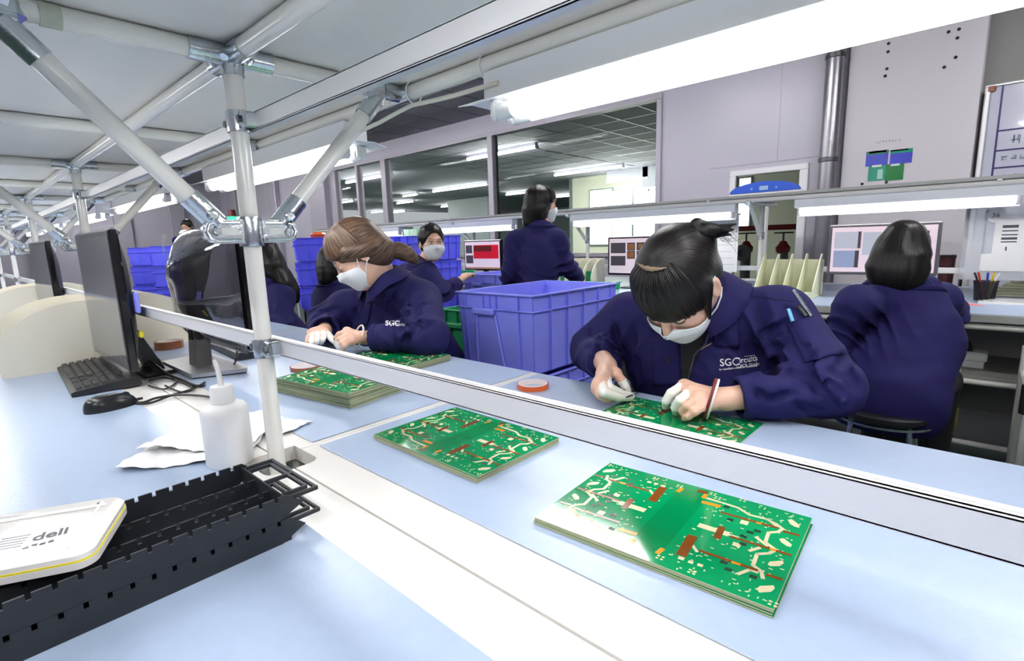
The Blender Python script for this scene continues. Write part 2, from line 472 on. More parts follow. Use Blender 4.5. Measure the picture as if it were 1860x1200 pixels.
for k in range(6):
    x1, x0 = STN[k], STN[k+1]
    for side in (1, -1):
        y0, y1 = (SEAM+0.002, 1.118) if side > 0 else (-0.40, SEAM-0.002)
        lab = {(0,1): 'white-topped workbench under the hands of the worker with the hair bun', (1,1): 'white-topped workbench the worker with the brown ponytail leans on',
               (0,-1): 'white-topped workbench carrying the black slotted trays', (1,-1): 'white-topped workbench carrying the keyboard and mouse'}.get((k, side), 'white-topped workbench further down the line at left')
        t = thing('workbench', lab, 'table', ((x0+x1)/2, (y0+y1)/2, 0), 0, 'workbenches of the front line')
        c = ((x0+x1)/2, (y0+y1)/2)
        poly = [(px-c[0], py-c[1]) for px, py in bench_poly(x0+0.001, x1-0.001, y0, y1, side > 0)]
        MB().prism(poly, 0.722, 0.7495).build('table_top', M_lam, t, ang=25)
        hx, hy = (x1-x0)/2, (y1-y0)/2
        fr = MB()
        for s in (-1, 1):
            fr.cyl((-hx+0.05, s*(hy-0.06), 0.70), (hx-0.05, s*(hy-0.06), 0.70), 0.014, n=10)
            fr.cyl((s*(hx-0.05), -hy+0.06, 0.70), (s*(hx-0.05), hy-0.06, 0.70), 0.014, n=10)
        fr.build('under_frame', M_tube, t)
        for sx in (-1, 1):
            for sy in (-1, 1):
                MB().cyl((sx*(hx-0.05), sy*(hy-0.06), 0.0), (sx*(hx-0.05), sy*(hy-0.06), 0.715), 0.016, n=10).build('leg', M_tube, t)
        # recessed plastic trough under the notch
        MB().b2((-hx+0.004, -side*(hy)+side*0.0, 0.70), (-hx+0.09, -side*(hy-0.06), 0.706)).build('cable_trough', M_cream, t)
        # round cable grommet set in the strip beside the mat
        gx = -0.487-(x0+x1)/2+(x1-STN[0])
        gy = (0.4365 if side > 0 else 0.291)-c[1]
        MB().lathe([(0.0, 0.7497), (0.026, 0.7497), (0.027, 0.74985), (0.034, 0.74998), (0.0375, 0.7499), (0.0385, 0.7496)], (gx, gy, 0), n=32).build('grommet', mat('grommet_plastic', srgb(226, 224, 220), 0.4, noise=(20, 0.02)), t)
        # antistatic mat lying on the top
        ya, yb = (0.4405, 1.113) if side > 0 else (-0.395, 0.288)
        xa, xb = x0+0.016, x1-0.012
        if side < 0: xa, xb = x0+0.001, x1-0.001
        ml = {(0,1): 'pale blue mat with two small circuit board stacks on it', (1,1): 'pale blue mat under the tall circuit board stacks', (0,-1): 'pale blue mat under the black slotted trays', (1,-1): 'pale blue mat under the mouse and keyboard'}.get((k, side), 'pale blue bench mat further down the line at left')
        tag(MB().b2((xa, ya, 0.7500), (xb, yb, 0.7518), 0.0008).build('bench_mat', M_mat), ml, 'mat', 'blue bench mats')

# ------------------------------------------------------------------ overhead pipe frame
FX = [0.51, -0.91, -2.33, -3.75, -5.17, -6.59, -8.01]
PY, TZ = 0.355, 1.430
YB, YF = 0.03, 0.685
frame = thing('overhead_pipe_frame', 'ivory pipe frame with zinc clamps carrying the overhead shelf above the bench', 'frame', (-0.91, PY, 0))
R_T = 0.0140
def part(mb, name, m): return mb.build(name, m, frame, world=True)
# posts, cross tubes, braces
for i, x in enumerate(FX):
    part(MB().cyl((x, PY, 0.02), (x, PY, TZ), R_T, n=24), 'post', M_tube)
    part(MB().cyl((x, YB+0.012, TZ), (x, PY-0.012, TZ), R_T, n=20), 'cross_tube', M_tube)
    part(MB().cyl((x, PY+0.012, TZ), (x, YF-0.012, TZ), R_T, n=20), 'cross_tube', M_tube)
    for s, yy in ((-1, PY-0.262), (1, PY+0.262)):
        p0 = Vector((x, PY+s*0.058, 1.180)); p1 = Vector((x, yy, 1.408))
        d = (p1-p0).normalized()
        part(MB().cyl(p0, p1, R_T, n=20), 'brace', M_tube)
        # zinc end sleeves
        bsl = part(MB().cyl(p0-d*0.012, p0+d*0.042, 0.0165, n=18), 'brace_sleeve', M_chrome)
        part(MB().cyl(p1-d*0.045, p1+d*0.004, 0.0165, n=18), 'brace_sleeve', M_chrome)
        hd = MB(); q = p0+d*0.004
        hd.lathe([(0.0, 0.0), (0.0085, 0.0), (0.0085, 0.006), (0.006, 0.008), (0, 0.008)], (q.x+0.0145, q.y, q.z), n=12, R=Matrix.Rotation(PI/2, 3, 'Y'))
        part(hd, 'bolt', M_chrome).parent = bsl
        # tongue joining sleeve to collar
        tg_ = MB(); tg_.prism([(0.035*0, -0.014), (0.0, 0.014), (0.06, 0.012), (0.06, -0.012)], -0.007, 0.007, lambda u, v, w_: (x+w_, PY+s*(0.012+u), 1.158+v))
        part(tg_, 'clamp_tongue', M_chrome)
        # saddle at the top end of the brace
        part(MB().box((x, yy, TZ-0.004), (0.036, 0.05, 0.038), 0.012), 'top_saddle', M_chrome)
    # cast clamp: collar plus two slotted wings with bolts
    part(MB().lathe([(0.0142, 1.134), (0.0185, 1.134), (0.0195, 1.138), (0.0195, 1.178), (0.0185, 1.182), (0.0142, 1.182)], (x, PY, 0), n=24), 'clamp_collar', M_chrome)
    for s in (-1, 1):
        wing = MB()
        outer = [(0.012, -0.019), (0.058, -0.019), (0.068, -0.016), (0.075, -0.008), (0.0765, 0.0), (0.075, 0.008), (0.068, 0.016), (0.058, 0.019), (0.012, 0.019)]
        wing.prism(outer, 0.004, 0.012, lambda u, v, w_: (x+w_, PY+s*u, 1.158+v))
        wg = part(wing, 'clamp_wing', M_chrome)
        rim = MB()
        loop = [(0.020, -0.014), (0.056, -0.014), (0.066, -0.011), (0.0705, 0.0), (0.066, 0.011), (0.056, 0.014), (0.020, 0.014)]
        rim.tube([(x+0.0125, PY+s*u, 1.158+v) for u, v in loop], 0.0028, n=8)
        part(rim, 'clamp_rib', M_chrome).parent = wg
        part(MB().b2((x+0.0120, PY+s*0.024, 1.1525), (x+0.0128, PY+s*0.05, 1.1635)), 'clamp_slot', mat('slot_pale', srgb(215, 218, 214), 0.4, noise=(30, 0.05))).parent = wg
        part(MB().lathe([(0, 0), (0.0072, 0), (0.0072, 0.005), (0.005, 0.0065), (0, 0.0065)], (x+0.0120, PY+s*0.0575, 1.158), n=6, R=Matrix.Rotation(PI/2, 3, 'Y')), 'clamp_bolt', M_chrome).parent = wg
    # joint at the post head: four half sleeves and bolts
    for dx, dy in ((1, 0), (-1, 0), (0, 1), (0, -1)):
        a = Vector((x+dx*0.014, PY+dy*0.014, TZ)); b = Vector((x+dx*0.062, PY+dy*0.062, TZ))
        part(MB().cyl(a, b, 0.0168, n=18), 'joint_sleeve', M_chrome)
    jc = part(MB().lathe([(0.0142, TZ-0.03), (0.0172, TZ-0.03), (0.0172, TZ+0.004), (0, TZ+0.006)], (x, PY, 0), n=20), 'joint_cap', M_chrome)
    for dx, dy in ((0.024, -0.016), (0.024, 0.016), (-0.024, 0.016), (-0.024, -0.016)):
        part(MB().cyl((x+dx, PY+dy, TZ-0.006), (x+dx*1.1, PY+dy*1.25, TZ-0.012), 0.0065, n=8), 'joint_bolt', M_chrome).parent = jc
    # front and back T joints
    for yy in (YF, YB):
        s = 1 if yy > PY else -1
        part(MB().cyl((x, yy-s*0.052, TZ), (x, yy-s*0.012, TZ), 0.0168, n=18), 'tee_sleeve', M_chrome)
        part(MB().cyl((x-0.03, yy, TZ), (x+0.03, yy, TZ), 0.0168, n=18), 'tee_sleeve', M_chrome)
    # clamps holding both aluminium rails
    for z in (1.331, 0.961):
        part(MB().lathe([(0.0142, z-0.016), (0.0168, z-0.016), (0.0175, z-0.012), (0.0175, z+0.012), (0.0168, z+0.016), (0.0142, z+0.016)], (x, PY, 0), n=20), 'rail_clamp', M_chrome)
        for s in (-1, 1):
            ear = part(MB().box((x+s*0.0265, PY-0.004, z), (0.022, 0.0055, 0.026), 0.0026), 'rail_clamp_ear', M_chrome)
            part(MB().cyl((x+s*0.0275, PY-0.007, z), (x+s*0.0275, PY-0.012, z), 0.0058, n=6), 'rail_bolt', M_steel).parent = ear
            part(MB().box((x+s*0.030, PY+0.010, z), (0.010, 0.026, 0.024), 0.0026), 'rail_clamp_leg', M_chrome)
for i in range(len(FX)-1):
    xa, xb = FX[i], FX[i+1]; xm = (xa+xb)/2
    part(MB().cyl((xm, YB+0.012, TZ), (xm, YF-0.012, TZ), R_T, n=18), 'cross_tube', M_tube)
    for yy in (YB, PY, YF):
        part(MB().cyl((xa-0.012, yy, TZ), (xb+0.012, yy, TZ), R_T, n=20), 'long_tube', M_tube)
    for yy in (YB, YF):
        s = 1 if yy > PY else -1
        part(MB().cyl((xm, yy-s*0.05, TZ), (xm, yy-s*0.012, TZ), 0.0168, n=14), 'tee_sleeve', M_chrome)
    # shelf panel resting on the tubes
    part(MB().b2((xb+0.002, YB-0.028, TZ+0.0142), (xa-0.002, YF+0.028, TZ+0.030), 0.001), 'shelf_panel', M_shelf)
    # aluminium rails behind the posts
    for z in (1.331, 0.961):
        r = MB(); y0 = PY+0.0145
        r.b2((xb+0.0005, y0, z-0.0138), (xa-0.0005, y0+0.0045, z+0.0138), 0.0008)
        r.b2((xb+0.0005, y0, z+0.0113), (xa-0.0005, y0+0.016, z+0.0138), 0.0006)
        r.b2((xb+0.0005, y0, z-0.0138), (xa-0.0005, y0+0.016, z-0.0113), 0.0006)
        r.b2((xb+0.0005, y0+0.0075, z+0.0136), (xa-0.0005, y0+0.0085, z+0.0146), 0.0003)
        part(r, 'aluminium_rail', M_alu)
part(MB().cyl((-0.91, 0.128, TZ), (-0.91, 0.150, TZ), 0.0152, n=18), 'tape_wrap', mat('clear_tape', srgb(190, 196, 178), 0.25, noise=(60, 0.08)))

# ------------------------------------------------------------------ bench lamps
def bench_lamp(x0, x1, y, z, label, group, mE=None, tubes=2):
    """z = underside of the shelf tube the lamp hangs from"""
    mE = mE or M_tubeE
    t = thing('bench_light', label, 'light', ((x0+x1)/2, y, z), 0, group)
    L = (x1-x0)/2
    MB().b2((-L, -0.030, -0.046), (L, 0.030, 0.0), 0.002).build('housing', M_wpaint, t)
    rf = MB(); a = -0.047
    for s in (-1, 1):
        rf.add([(-L-0.03, s*0.030, a), (L+0.03, s*0.030, a), (L+0.03, s*0.062, a-0.008), (-L-0.03, s*0.062, a-0.008),
                (-L-0.03, s*0.030, a-0.0015), (L+0.03, s*0.030, a-0.0015), (L+0.03, s*0.062, a-0.0095), (-L-0.03, s*0.062, a-0.0095)],
               [(0,1,2,3), (4,5,6,7), (0,1,5,4), (1,2,6,5), (2,3,7,6), (3,0,4,7)])
    rf.b2((-L-0.03, -0.030, a-0.0015), (L+0.03, 0.030, a))
    rf.build('reflector', M_wpaint, t, ang=20)
    ys = (-0.020, 0.024) if tubes == 2 else (0.0,)
    for s in (-1, 1):
        for yy in ys:
            MB().box((s*(L-0.022), yy, a-0.017), (0.018, 0.026, 0.036), 0.006).build('socket', M_white, t)
            MB().cyl((s*(L-0.031), yy, a-0.021), (s*(L-0.062), yy, a-0.021), 0.0140, n=16).build('tube_cap', M_white, t)
    for yy in ys:
        MB().cyl((-(L-0.062), yy, a-0.021), (L-0.062, yy, a-0.021), 0.0133, n=18, cap=False).build('tube', mE, t)
    return t
LB = TZ-0.0145
lamp_lab = ['bright twin tube bench light hanging over the worker with the hair bun', 'bright twin tube bench light behind the near post and brace', 'bench light third along the front line, behind the black screen']
for k in range(6):
    bench_lamp(-0.665-1.42*k, 0.30-1.42*k, 0.700, LB, lamp_lab[k] if k < 3 else 'small bench light far down the front line', 'bench lights of the front line')
for k in range(6):
    bench_lamp(-0.665-1.42*k, 0.30-1.42*k, 0.015, LB, 'bench light along the camera side of the front line shelf', 'bench lights of the camera side')
# lamp cable tied along the front tube
cb = MB(); pts = []
for px, py in ((905, 150), (870, 160), (830, 172), (790, 182), (748, 191), (736, 197), (715, 208), (690, 222), (660, 236), (648, 243)):
    pts.append(at_y(px, py, 0.668))
pts += [Vector((-1.13, 0.668, 1.385)), Vector((-1.2, 0.69, 1.40))]
t = thing('lamp_cable', 'cream lamp cable tied below the front shelf tube', 'cable', pts[4])
cb.tube(pts, 0.0042, n=8).build('cable', M_cablew, t, world=True)
for px, py in ((873, 150), (741, 195)):
    p = at_y(px, py, 0.668)
    r = MB(); r.tube([(p.x, 0.684+0.019*math.sin(a), TZ-0.003+0.021*math.cos(a)) for a in [2*PI*k/16 for k in range(17)]], 0.0016, n=6)
    r.build('cable_tie', M_white, t, world=True)
# ------------------------------------------------------------------ circuit boards
MZ = 0.7518           # top of the bench mats
M_pcbedge = mat('board_laminate', srgb(172, 172, 138), 0.6, noise=(40, 0.1))
M_pcb = mat('solder_mask', srgb(0, 142, 84), 0.09, noise=(14, 0.12), coat=0.6)
M_pcbd = mat('solder_mask_plain', srgb(0, 128, 72), 0.10, noise=(14, 0.08), coat=0.5)
M_pad = mat('tinned_pads', srgb(222, 208, 172), 0.35, metal=0.2, noise=(60, 0.1))
M_tape = mat('board_tape_brown', srgb(120, 66, 16), 0.2, noise=(40, 0.2), coat=0.4)
M_tapeo = mat('board_tape_orange', srgb(222, 140, 24), 0.25, noise=(40, 0.15), coat=0.4)
M_chip = mat('board_dark', srgb(16, 58, 34), 0.35, noise=(40, 0.2))
BW, BH, BT = 0.296, 0.212, 0.0016
NB_C = Vector((-0.2765, 0.6035, 0.7600)); NB_R = math.radians(3.3)
def bl(zx, zy):
    """zoomed pixel of the near board -> board-local coordinates"""
    p = at_z(940+zx/3.3214, 820+zy/3.3214, 0.7600)-NB_C
    c, s = math.cos(-NB_R), math.sin(-NB_R)
    return Vector((p.x*c-p.y*s, p.x*s+p.y*c))
def strip(mb, a, b, w, z0, z1):
    d = (b-a).normalized(); n = Vector((-d.y, d.x))*w/2
    q = [a+n, b+n, b-n, a-n]
    for mir in (1, -1):
        mb.prism([(mir*p.x, mir*p.y) for p in q], z0, z1)
def pline(mb, pts, w, z0, z1):
    P = [bl(*p) for p in pts]
    for a, b in zip(P[:-1], P[1:]):
        e = (b-a).normalized()*w*0.3
        strip(mb, a-e, b+e, w, z0, z1)
h = BT/2
br = random.Random(3)
tr, tp, tpo, pads, dark = MB(), MB(), MB(), MB(), MB()
for pts in ([(1145,285),(1230,310),(1330,342),(1400,385),(1500,410),(1560,440),(1600,470),(1570,488),(1515,492),(1495,550),(1560,598),(1515,618),(1445,622),(1420,690),(1470,725),(1480,768)],
            [(1330,742),(1400,716),(1445,732)], [(1400,602),(1460,584)], [(1440,520),(1505,572)], [(1510,412),(1565,455)], [(1275,505),(1330,522)]):
    pline(tr, pts, 0.0042, h, h+0.00012)
for a, b, w in (((1090,445),(1275,503),0.0105), ((1345,425),(1392,438),0.010), ((1298,558),(1345,572),0.008), ((970,642),(1005,652),0.006), ((1030,666),(1060,676),0.005), ((1085,684),(1118,694),0.005), ((1050,562),(1085,610),0.004)):
    strip(tr, bl(*a), bl(*b), w, h, h+0.0001)
for q in ([(1630,415),(1655,412),(1702,448),(1695,462),(1670,455),(1645,440)], [(1578,530),(1605,527),(1655,565),(1648,580),(1622,572),(1590,550)], [(1510,682),(1522,668),(1600,662),(1606,678),(1580,695),(1525,695)], [(1442,832),(1462,815),(1545,812),(1552,830),(1530,850),(1460,855)]):
    P = [bl(*p) for p in q]
    for mir in (1, -1): pads.prism([(mir*p.x, mir*p.y) for p in P], h, h+0.00015)
for a, b in (((1225,370),(1570,465)), ((1600,485),(1700,510)), ((1280,515),(1655,632)), ((1095,600),(1450,722)), ((1500,745),(1598,778))):
    strip(tp, bl(*a), bl(*b), 0.0046, h+0.00013, h+0.0003)
for a, b, w in (((1058,512),(985,632),0.012), ((1235,458),(1200,530),0.0085), ((1085,240),(1148,252),0.008)):
    strip(tp, bl(*a), bl(*b), w, h+0.00013, h+0.0003)
for a, b, w in (((1110,308),(1225,336),0.0075), ((1290,670),(1345,688),0.004), ((1520,590),(1560,604),0.004), ((1440,432),(1470,441),0.004), ((840,620),(878,590),0.006), ((1118,285),(1140,262),0.006)):
    strip(tpo, bl(*a), bl(*b), w, h+0.00031, h+0.0004)
for k in range(150):
    x, y = br.uniform(0.030, 0.143), br.uniform(-0.101, 0.101)
    s1, s2 = br.choice(((0.0028, 0.0016), (0.0018, 0.0018), (0.0042, 0.0014), (0.0014, 0.003)))
    for mir in (1, -1): pads.prism([(mir*(x+u), mir*(y+v)) for u, v in ((-s1/2,-s2/2), (s1/2,-s2/2), (s1/2,s2/2), (-s1/2,s2/2))], h, h+0.00008)
for k in range(9):
    x, y = br.uniform(0.034, 0.125), br.uniform(-0.09, 0.09)
    for mir in (1, -1): dark.prism([(mir*(x+u), mir*(y+v)) for u, v in ((-.004,-.003), (.004,-.003), (.004,.003), (-.004,.003))], h, h+0.0002)
for x, y in ((0.021, 0.094), (0.021, -0.094), (0.030, 0.086), (0.143, -0.100), (0.060, -0.098), (0.06, 0.1)):
    for mir in (1, -1):
        for u in (0, 0.0055):
            for v in (0, 0.005): pads.prism([(mir*(x+u+a), mir*(y+v+b)) for a, b in ((-.0015,-.0012), (.0015,-.0012), (.0015,.0012), (-.0015,.0012))], h, h+0.0001)
strip_plain = MB().prism([(-0.021, -0.088), (0.021, -0.088), (0.021, 0.088), (-0.021, 0.088)], h, h+0.00006)
board_parts = [('copper_trace', tr, M_pad), ('tape_strip', tp, M_tape), ('tape_patch', tpo, M_tapeo), ('solder_pad', pads, M_pad), ('chip_outline', dark, M_chip), ('plain_band', strip_plain, M_pcbd)]
board_me = None; board_meshes = {}
def board_mesh():
    global board_me
    if board_me: return board_me
    o = MB().box((0, 0, 0), (BW, BH, BT), 0.0003).build('tmp', M_pcbedge, smooth=False)
    o.data.materials.append(M_pcb)
    for p in o.data.polygons:
        if abs(p.normal.z) > 0.9: p.material_index = 1
    board_me = o.data; bpy.data.objects.remove(o); board_me.name = 'circuit_board'
    return board_me
def circuit_board(loc, rz, label, group, top=False):
    t = thing('circuit_board', label, 'circuit board', loc, rz, group) if top else None
    o = bpy.data.objects.new('laminate' if top else 'circuit_board', board_mesh()); COL.objects.link(o)
    if not top:
        o.location = loc; o.rotation_euler = (0, 0, rz); tag(o, label, 'circuit board', group); return o
    o.parent = t
    for nm, mb, m in board_parts:
        if nm not in board_meshes:
            q = mb.build(nm, m, t, smooth=False); board_meshes[nm] = q.data
        else:
            q = bpy.data.objects.new(nm, board_meshes[nm]); COL.objects.link(q); q.parent = t
        if nm != 'plain_band': q['kind'] = 'stuff'
    return t
def stack(cx, cy, rz, n, top_label, under_label, group, jit=0.0015, z0=MZ):
    r = random.Random(n*7+int(cx*100))
    for i in range(n):
        a = rz+r.uniform(-0.006, 0.006); dx, dy = r.uniform(-jit, jit), r.uniform(-jit, jit)
        z = z0+BT*(i+0.5)+0.0003*i
        if i == n-1: circuit_board((cx, cy, z), rz, top_label, group, True)
        else: circuit_board((cx+dx, cy+dy, z), a, under_label, group)
    return z0+(BT+0.0003)*n
stack(NB_C.x, NB_C.y, NB_R, 5, 'green circuit board on top of the low stack nearest the camera', 'circuit board under the top one in the low stack nearest the camera', 'boards of the nearest stack')
stack(-0.709, 0.629, math.radians(-0.5), 6, 'green circuit board on top of the low stack beside the near post', 'circuit board under the top one in the low stack beside the post', 'boards of the stack beside the post')
stack(-1.235, 0.680, math.radians(8.5), 20, 'green circuit board on top of the thick stack behind the rail', 'circuit board inside the thick stack behind the rail', 'boards of the thick stack')
stack(-1.40, 0.955, math.radians(5), 10, 'green circuit board on the stack under the ponytail worker hands', 'circuit board within the stack under the ponytail worker hands', 'boards of the ponytail worker stack')
circuit_board((-0.4465, 0.962, MZ+BT/2), math.radians(-1.0), 'single green circuit board under the hands of the worker with the bun', 'boards being worked on', True)

# ------------------------------------------------------------------ rolls of tape
def tape_roll(x, y, r, hgt, m, label, core, inner=0.86, z=MZ):
    t = thing('tape_roll', label, 'tape', (x, y, z), 0, 'rolls of tape')
    ri = r*inner
    MB().lathe([(ri, 0), (r, 0), (r, hgt), (ri, hgt)], n=40, closed=True).build('tape', m, t)
    MB().lathe([(ri-0.003, 0.0), (ri-0.0002, 0.0), (ri-0.0002, hgt+0.0008), (ri-0.003, hgt+0.0008)], n=40, closed=True).build('core', core, t)
M_core = mat('tape_core', srgb(240, 226, 220), 0.5, noise=(20, 0.03))
tape_roll(-0.838, 0.988, 0.041, 0.0125, M_orange, 'orange tape roll lying on the mat near the blue crate', M_core, 0.93)
tape_roll(-1.545, 0.720, 0.045, 0.013, M_kapton, 'thin brown tape roll beside the thick board stack', M_core, 0.92)
tape_roll(-2.36, 0.56, 0.050, 0.030, M_kapton, 'wide brown tape roll beside the keyboard behind the film-wrapped monitor', M_core, 0.80)

# ------------------------------------------------------------------ black slotted trays
def slotted_tray(z, label):
    t = thing('slotted_tray', label, 'tray', (-0.715, 0.02, z), 0, 'stacked black slotted trays')
    H, W0 = 0.0315, 0.150
    y0, y1 = -0.27, 0.237
    def wall(x, th, hgt, tips=True, phase=0.0):
        top = []
        y = y0
        n = int((y1-y0)/0.0195)
        pts = [(y0, 0.0)]
        if tips: pts += [(y1-0.012, 0.0), (y1+0.020, 0.015), (y1, hgt)]
        else: pts += [(y1, 0.0), (y1, hgt)]
        for i in range(n):
            yc = y1-0.014-phase-0.0195*i
            if yc-0.003 < y0+0.004: break
            pts += [(yc+0.0022, hgt), (yc+0.0022, hgt-0.0065), (yc-0.0022, hgt-0.0065), (yc-0.0022, hgt)]
        pts += [(y0, hgt)]
        MB().prism(pts, x-th/2, x+th/2, lambda u, v, d: (d, u, v)).build('slotted_wall', M_tray, t, smooth=False)
    wall(-W0/2, 0.0026, H); wall(W0/2, 0.0026, H)
    wall(-0.024, 0.0022, H-0.009, False); wall(0.026, 0.0022, H-0.009, False)
    MB().b2((-W0/2, y0, 0.0), (W0/2, y1, 0.0022)).build('tray_floor', M_tray, t)
    MB().b2((-W0/2, y1-0.0022, 0.0022), (W0/2, y1, H-0.004)).build('end_wall', M_tray, t)
    MB().b2((-W0/2, y0, 0.0022), (W0/2, y0+0.0022, H-0.004)).build('end_wall', M_tray, t)
    hd = MB()
    for (a, b) in (((-0.070, y1), (-0.070, y1+0.042)), ((-0.070, y1+0.042), (0.070, y1+0.042)), ((0.070, y1+0.042), (0.070, y1)), ((-0.056, y1), (-0.056, y1+0.034)), ((-0.056, y1+0.034), (0.056, y1+0.034)), ((0.056, y1+0.034), (0.056, y1)), ((0.0, y1), (0.0, y1+0.042))):
        d = Vector((b[0]-a[0], b[1]-a[1])); L = d.length+0.004
        hd.box(((a[0]+b[0])/2, (a[1]+b[1])/2, H-0.008), (L if abs(d.x) > abs(d.y) else 0.0042, L if abs(d.y) >= abs(d.x) else 0.0042, 0.006), 0.001)
    hd.build('handle_loop', M_tray, t)
slotted_tray(MZ, 'black slotted plastic tray, lower of the two stacked on the bench')
slotted_tray(MZ+0.0318, 'black slotted plastic tray, upper of the two stacked, under the white case')

# white case with yellow seal
ca = thing('plastic_case', 'flat white plastic case with a yellow seam lying on the black trays', 'case', (-0.737, 0.020, MZ+0.0645), 0, None, rot=(math.radians(-1.2), math.radians(1.5), math.radians(-25.5)))
M_case = mat('case_white', srgb(240, 238, 236), 0.18, noise=(20, 0.02), coat=0.4)
def rshell(w, d, r, z0, z1, inset=0.0):
    b = MB(); b.prism(rounded_poly(w, d, r, 7), z0, z1); return b
rshell(0.128, 0.150, 0.018, 0.0, 0.0075).build('case_base', M_case, ca, ang=50)
rshell(0.1275, 0.1495, 0.018, 0.0076, 0.0096).build('seal', M_yellow, ca, ang=50)
lid = MB()
for w_, d_, z0, z1 in ((0.126, 0.148, 0.0097, 0.0150),):
    lid.prism(rounded_poly(w_, d_, 0.017, 7), z0, z1)
p_out, p_in = rounded_poly(0.126, 0.148, 0.017, 7), rounded_poly(0.118, 0.140, 0.014, 7)
nn = len(p_out)
lid.add([(x, y, 0.0150) for x, y in p_out]+[(x, y, 0.0185) for x, y in p_in], [(i, (i+1)%nn, nn+(i+1)%nn, nn+i) for i in range(nn)]+[tuple(range(nn, 2*nn))])
lid.build('lid', M_case, ca, ang=50)
MB().box((-0.040, 0.0, 0.0192), (0.006, 0.118, 0.0018), 0.0008).build('lid_ridge', M_case, ca)
MB().box((0.0, 0.052, 0.0192), (0.10, 0.004, 0.0016), 0.0007).build('lid_ridge', M_case, ca)
MB().cyl((-0.046, 0.05, 0.0185), (-0.046, 0.05, 0.0197), 0.0022, n=10).build('rivet', M_steel, ca)
M_ink = mat('ink_grey', srgb(74, 76, 84), 0.5, noise=(30, 0.05))
tx = text_mb('deli', 0.021, 0.00015, bold=0.0004)
xform(tx, Matrix.Translation((0.012, 0.024, 0.0187)) @ Matrix.Rotation(math.radians(100), 4, 'Z')); tx.build('lettering', M_ink, ca, smooth=False)
tx = glyph_mb(4, 0.006, 4)
xform(tx, Matrix.Translation((0.030, 0.020, 0.0187)) @ Matrix.Rotation(math.radians(100), 4, 'Z')); tx.build('lettering', M_ink, ca, smooth=False)
for i in range(5): MB().box((0.004+i*0.0055, -0.008, 0.0187), (0.0022, 0.024, 0.0003)).build('printed_line', mat('ink_pale', srgb(150, 150, 156), 0.5, noise=(30, 0.05)), ca)

# ------------------------------------------------------------------ squeeze bottle
bt = thing('squeeze_bottle', 'translucent white squeeze bottle with a thin nozzle by the near post', 'bottle', (-0.975, 0.300, MZ))
M_pe = mat('milky_plastic', srgb(240, 240, 240), 0.35, noise=(20, 0.01)); M_pe.node_tree.nodes['Principled BSDF'].inputs['Subsurface Weight'].default_value = 0.5
M_pe.node_tree.nodes['Principled BSDF'].inputs['Subsurface Radius'].default_value = (0.02, 0.02, 0.02)
MB().lathe([(0.0, 0.0), (0.036, 0.0), (0.0385, 0.004), (0.0385, 0.096), (0.037, 0.103), (0.033, 0.108), (0.022, 0.111), (0.0185, 0.112), (0.0185, 0.116)], n=40).build('body', M_pe, bt, ang=50)
MB().lathe([(0.0, 0.113), (0.0195, 0.113), (0.0198, 0.116), (0.0185, 0.140), (0.017, 0.1425), (0.0, 0.1425)], n=32).build('cap', M_pe, bt, ang=50)
MB().tube([(0, 0, 0.141), (0, 0, 0.152), (-0.001, -0.001, 0.165), (-0.003, -0.002, 0.179), (-0.005, -0.004, 0.188)], [0.0052, 0.0045, 0.004, 0.0038, 0.003], n=12).build('nozzle', M_pe, bt)

# ------------------------------------------------------------------ crumpled papers
def sheet(cx, cy, w_, d_, rz, z, amp, seed, label):
    r = random.Random(seed); ph = [r.uniform(0, 6) for _ in range(6)]
    def fn(u, v):
        x, y = (u-0.5)*w_, (v-0.5)*d_
        f = amp*(0.5+0.5*math.sin(9*u+4*v+ph[0]))*(0.4+0.6*math.sin(14*v-5*u+ph[1])**2)+amp*0.5*abs(math.sin(21*u+11*v+ph[2]))
        e = min(u, v, 1-u, 1-v)
        f += amp*0.8*max(0, 0.12-e)*6*(0.5+0.5*math.sin(7*u+9*v+ph[3]))
        return (x+0.004*math.sin(9*v+ph[4]), y+0.004*math.sin(8*u+ph[5]), max(f, 0))
    o = MB().grid(fn, 30, 30).build('paper_sheet', M_paper, fix=False, ang=60)
    md = o.modifiers.new('thickness', 'SOLIDIFY'); md.thickness = 0.0004; md.offset = 1
    o.location = (cx, cy, z); o.rotation_euler = (0, 0, rz)
    tag(o, label, 'paper', 'loose papers by the bottle')
sheet(-1.09, 0.285, 0.21, 0.17, math.radians(52), MZ+0.0008, 0.005, 1, 'creased white paper at the bottom of the pile left of the bottle')
sheet(-1.11, 0.315, 0.20, 0.14, math.radians(35), MZ+0.0075, 0.006, 2, 'crumpled white paper on top of the pile left of the bottle')
sheet(-1.13, 0.425, 0.19, 0.09, math.radians(12), MZ+0.0008, 0.003, 3, 'white paper corner sticking out right of the near post')

# ------------------------------------------------------------------ mouse and keyboards
ms = thing('computer_mouse', 'black computer mouse in front of the keyboard', 'mouse', (-1.565, 0.232, MZ), math.radians(4))
def mfn(u, v):
    a = 2*PI*u; t_ = v
    y = 0.056*math.sin(a); x = 0.031*math.cos(a)*(1-0.12*math.sin(a))
    k = math.cos(t_*PI/2); zz = 0.036*math.sin(t_*PI/2)*(1-0.22*math.sin(a)*(1-t_)*1.0)
    kk = k**0.55 if k > 0 else 0
    return (x*kk, y*kk-0.004*t_, zz)
MB().grid(mfn, 40, 14, True).build('shell', mat('mouse_black', srgb(26, 27, 30), 0.28, noise=(40, 0.1)), ms)
MB().lathe([(0.0, 0), (0.029, 0), (0.031, 0.002), (0.029, 0.004), (0, 0.004)], n=24).build('base', M_black, ms)
MB().cyl((-0.004, 0.032, 0.026), (0.004, 0.032, 0.026), 0.008, n=14).build('scroll_wheel', M_rubber, ms)
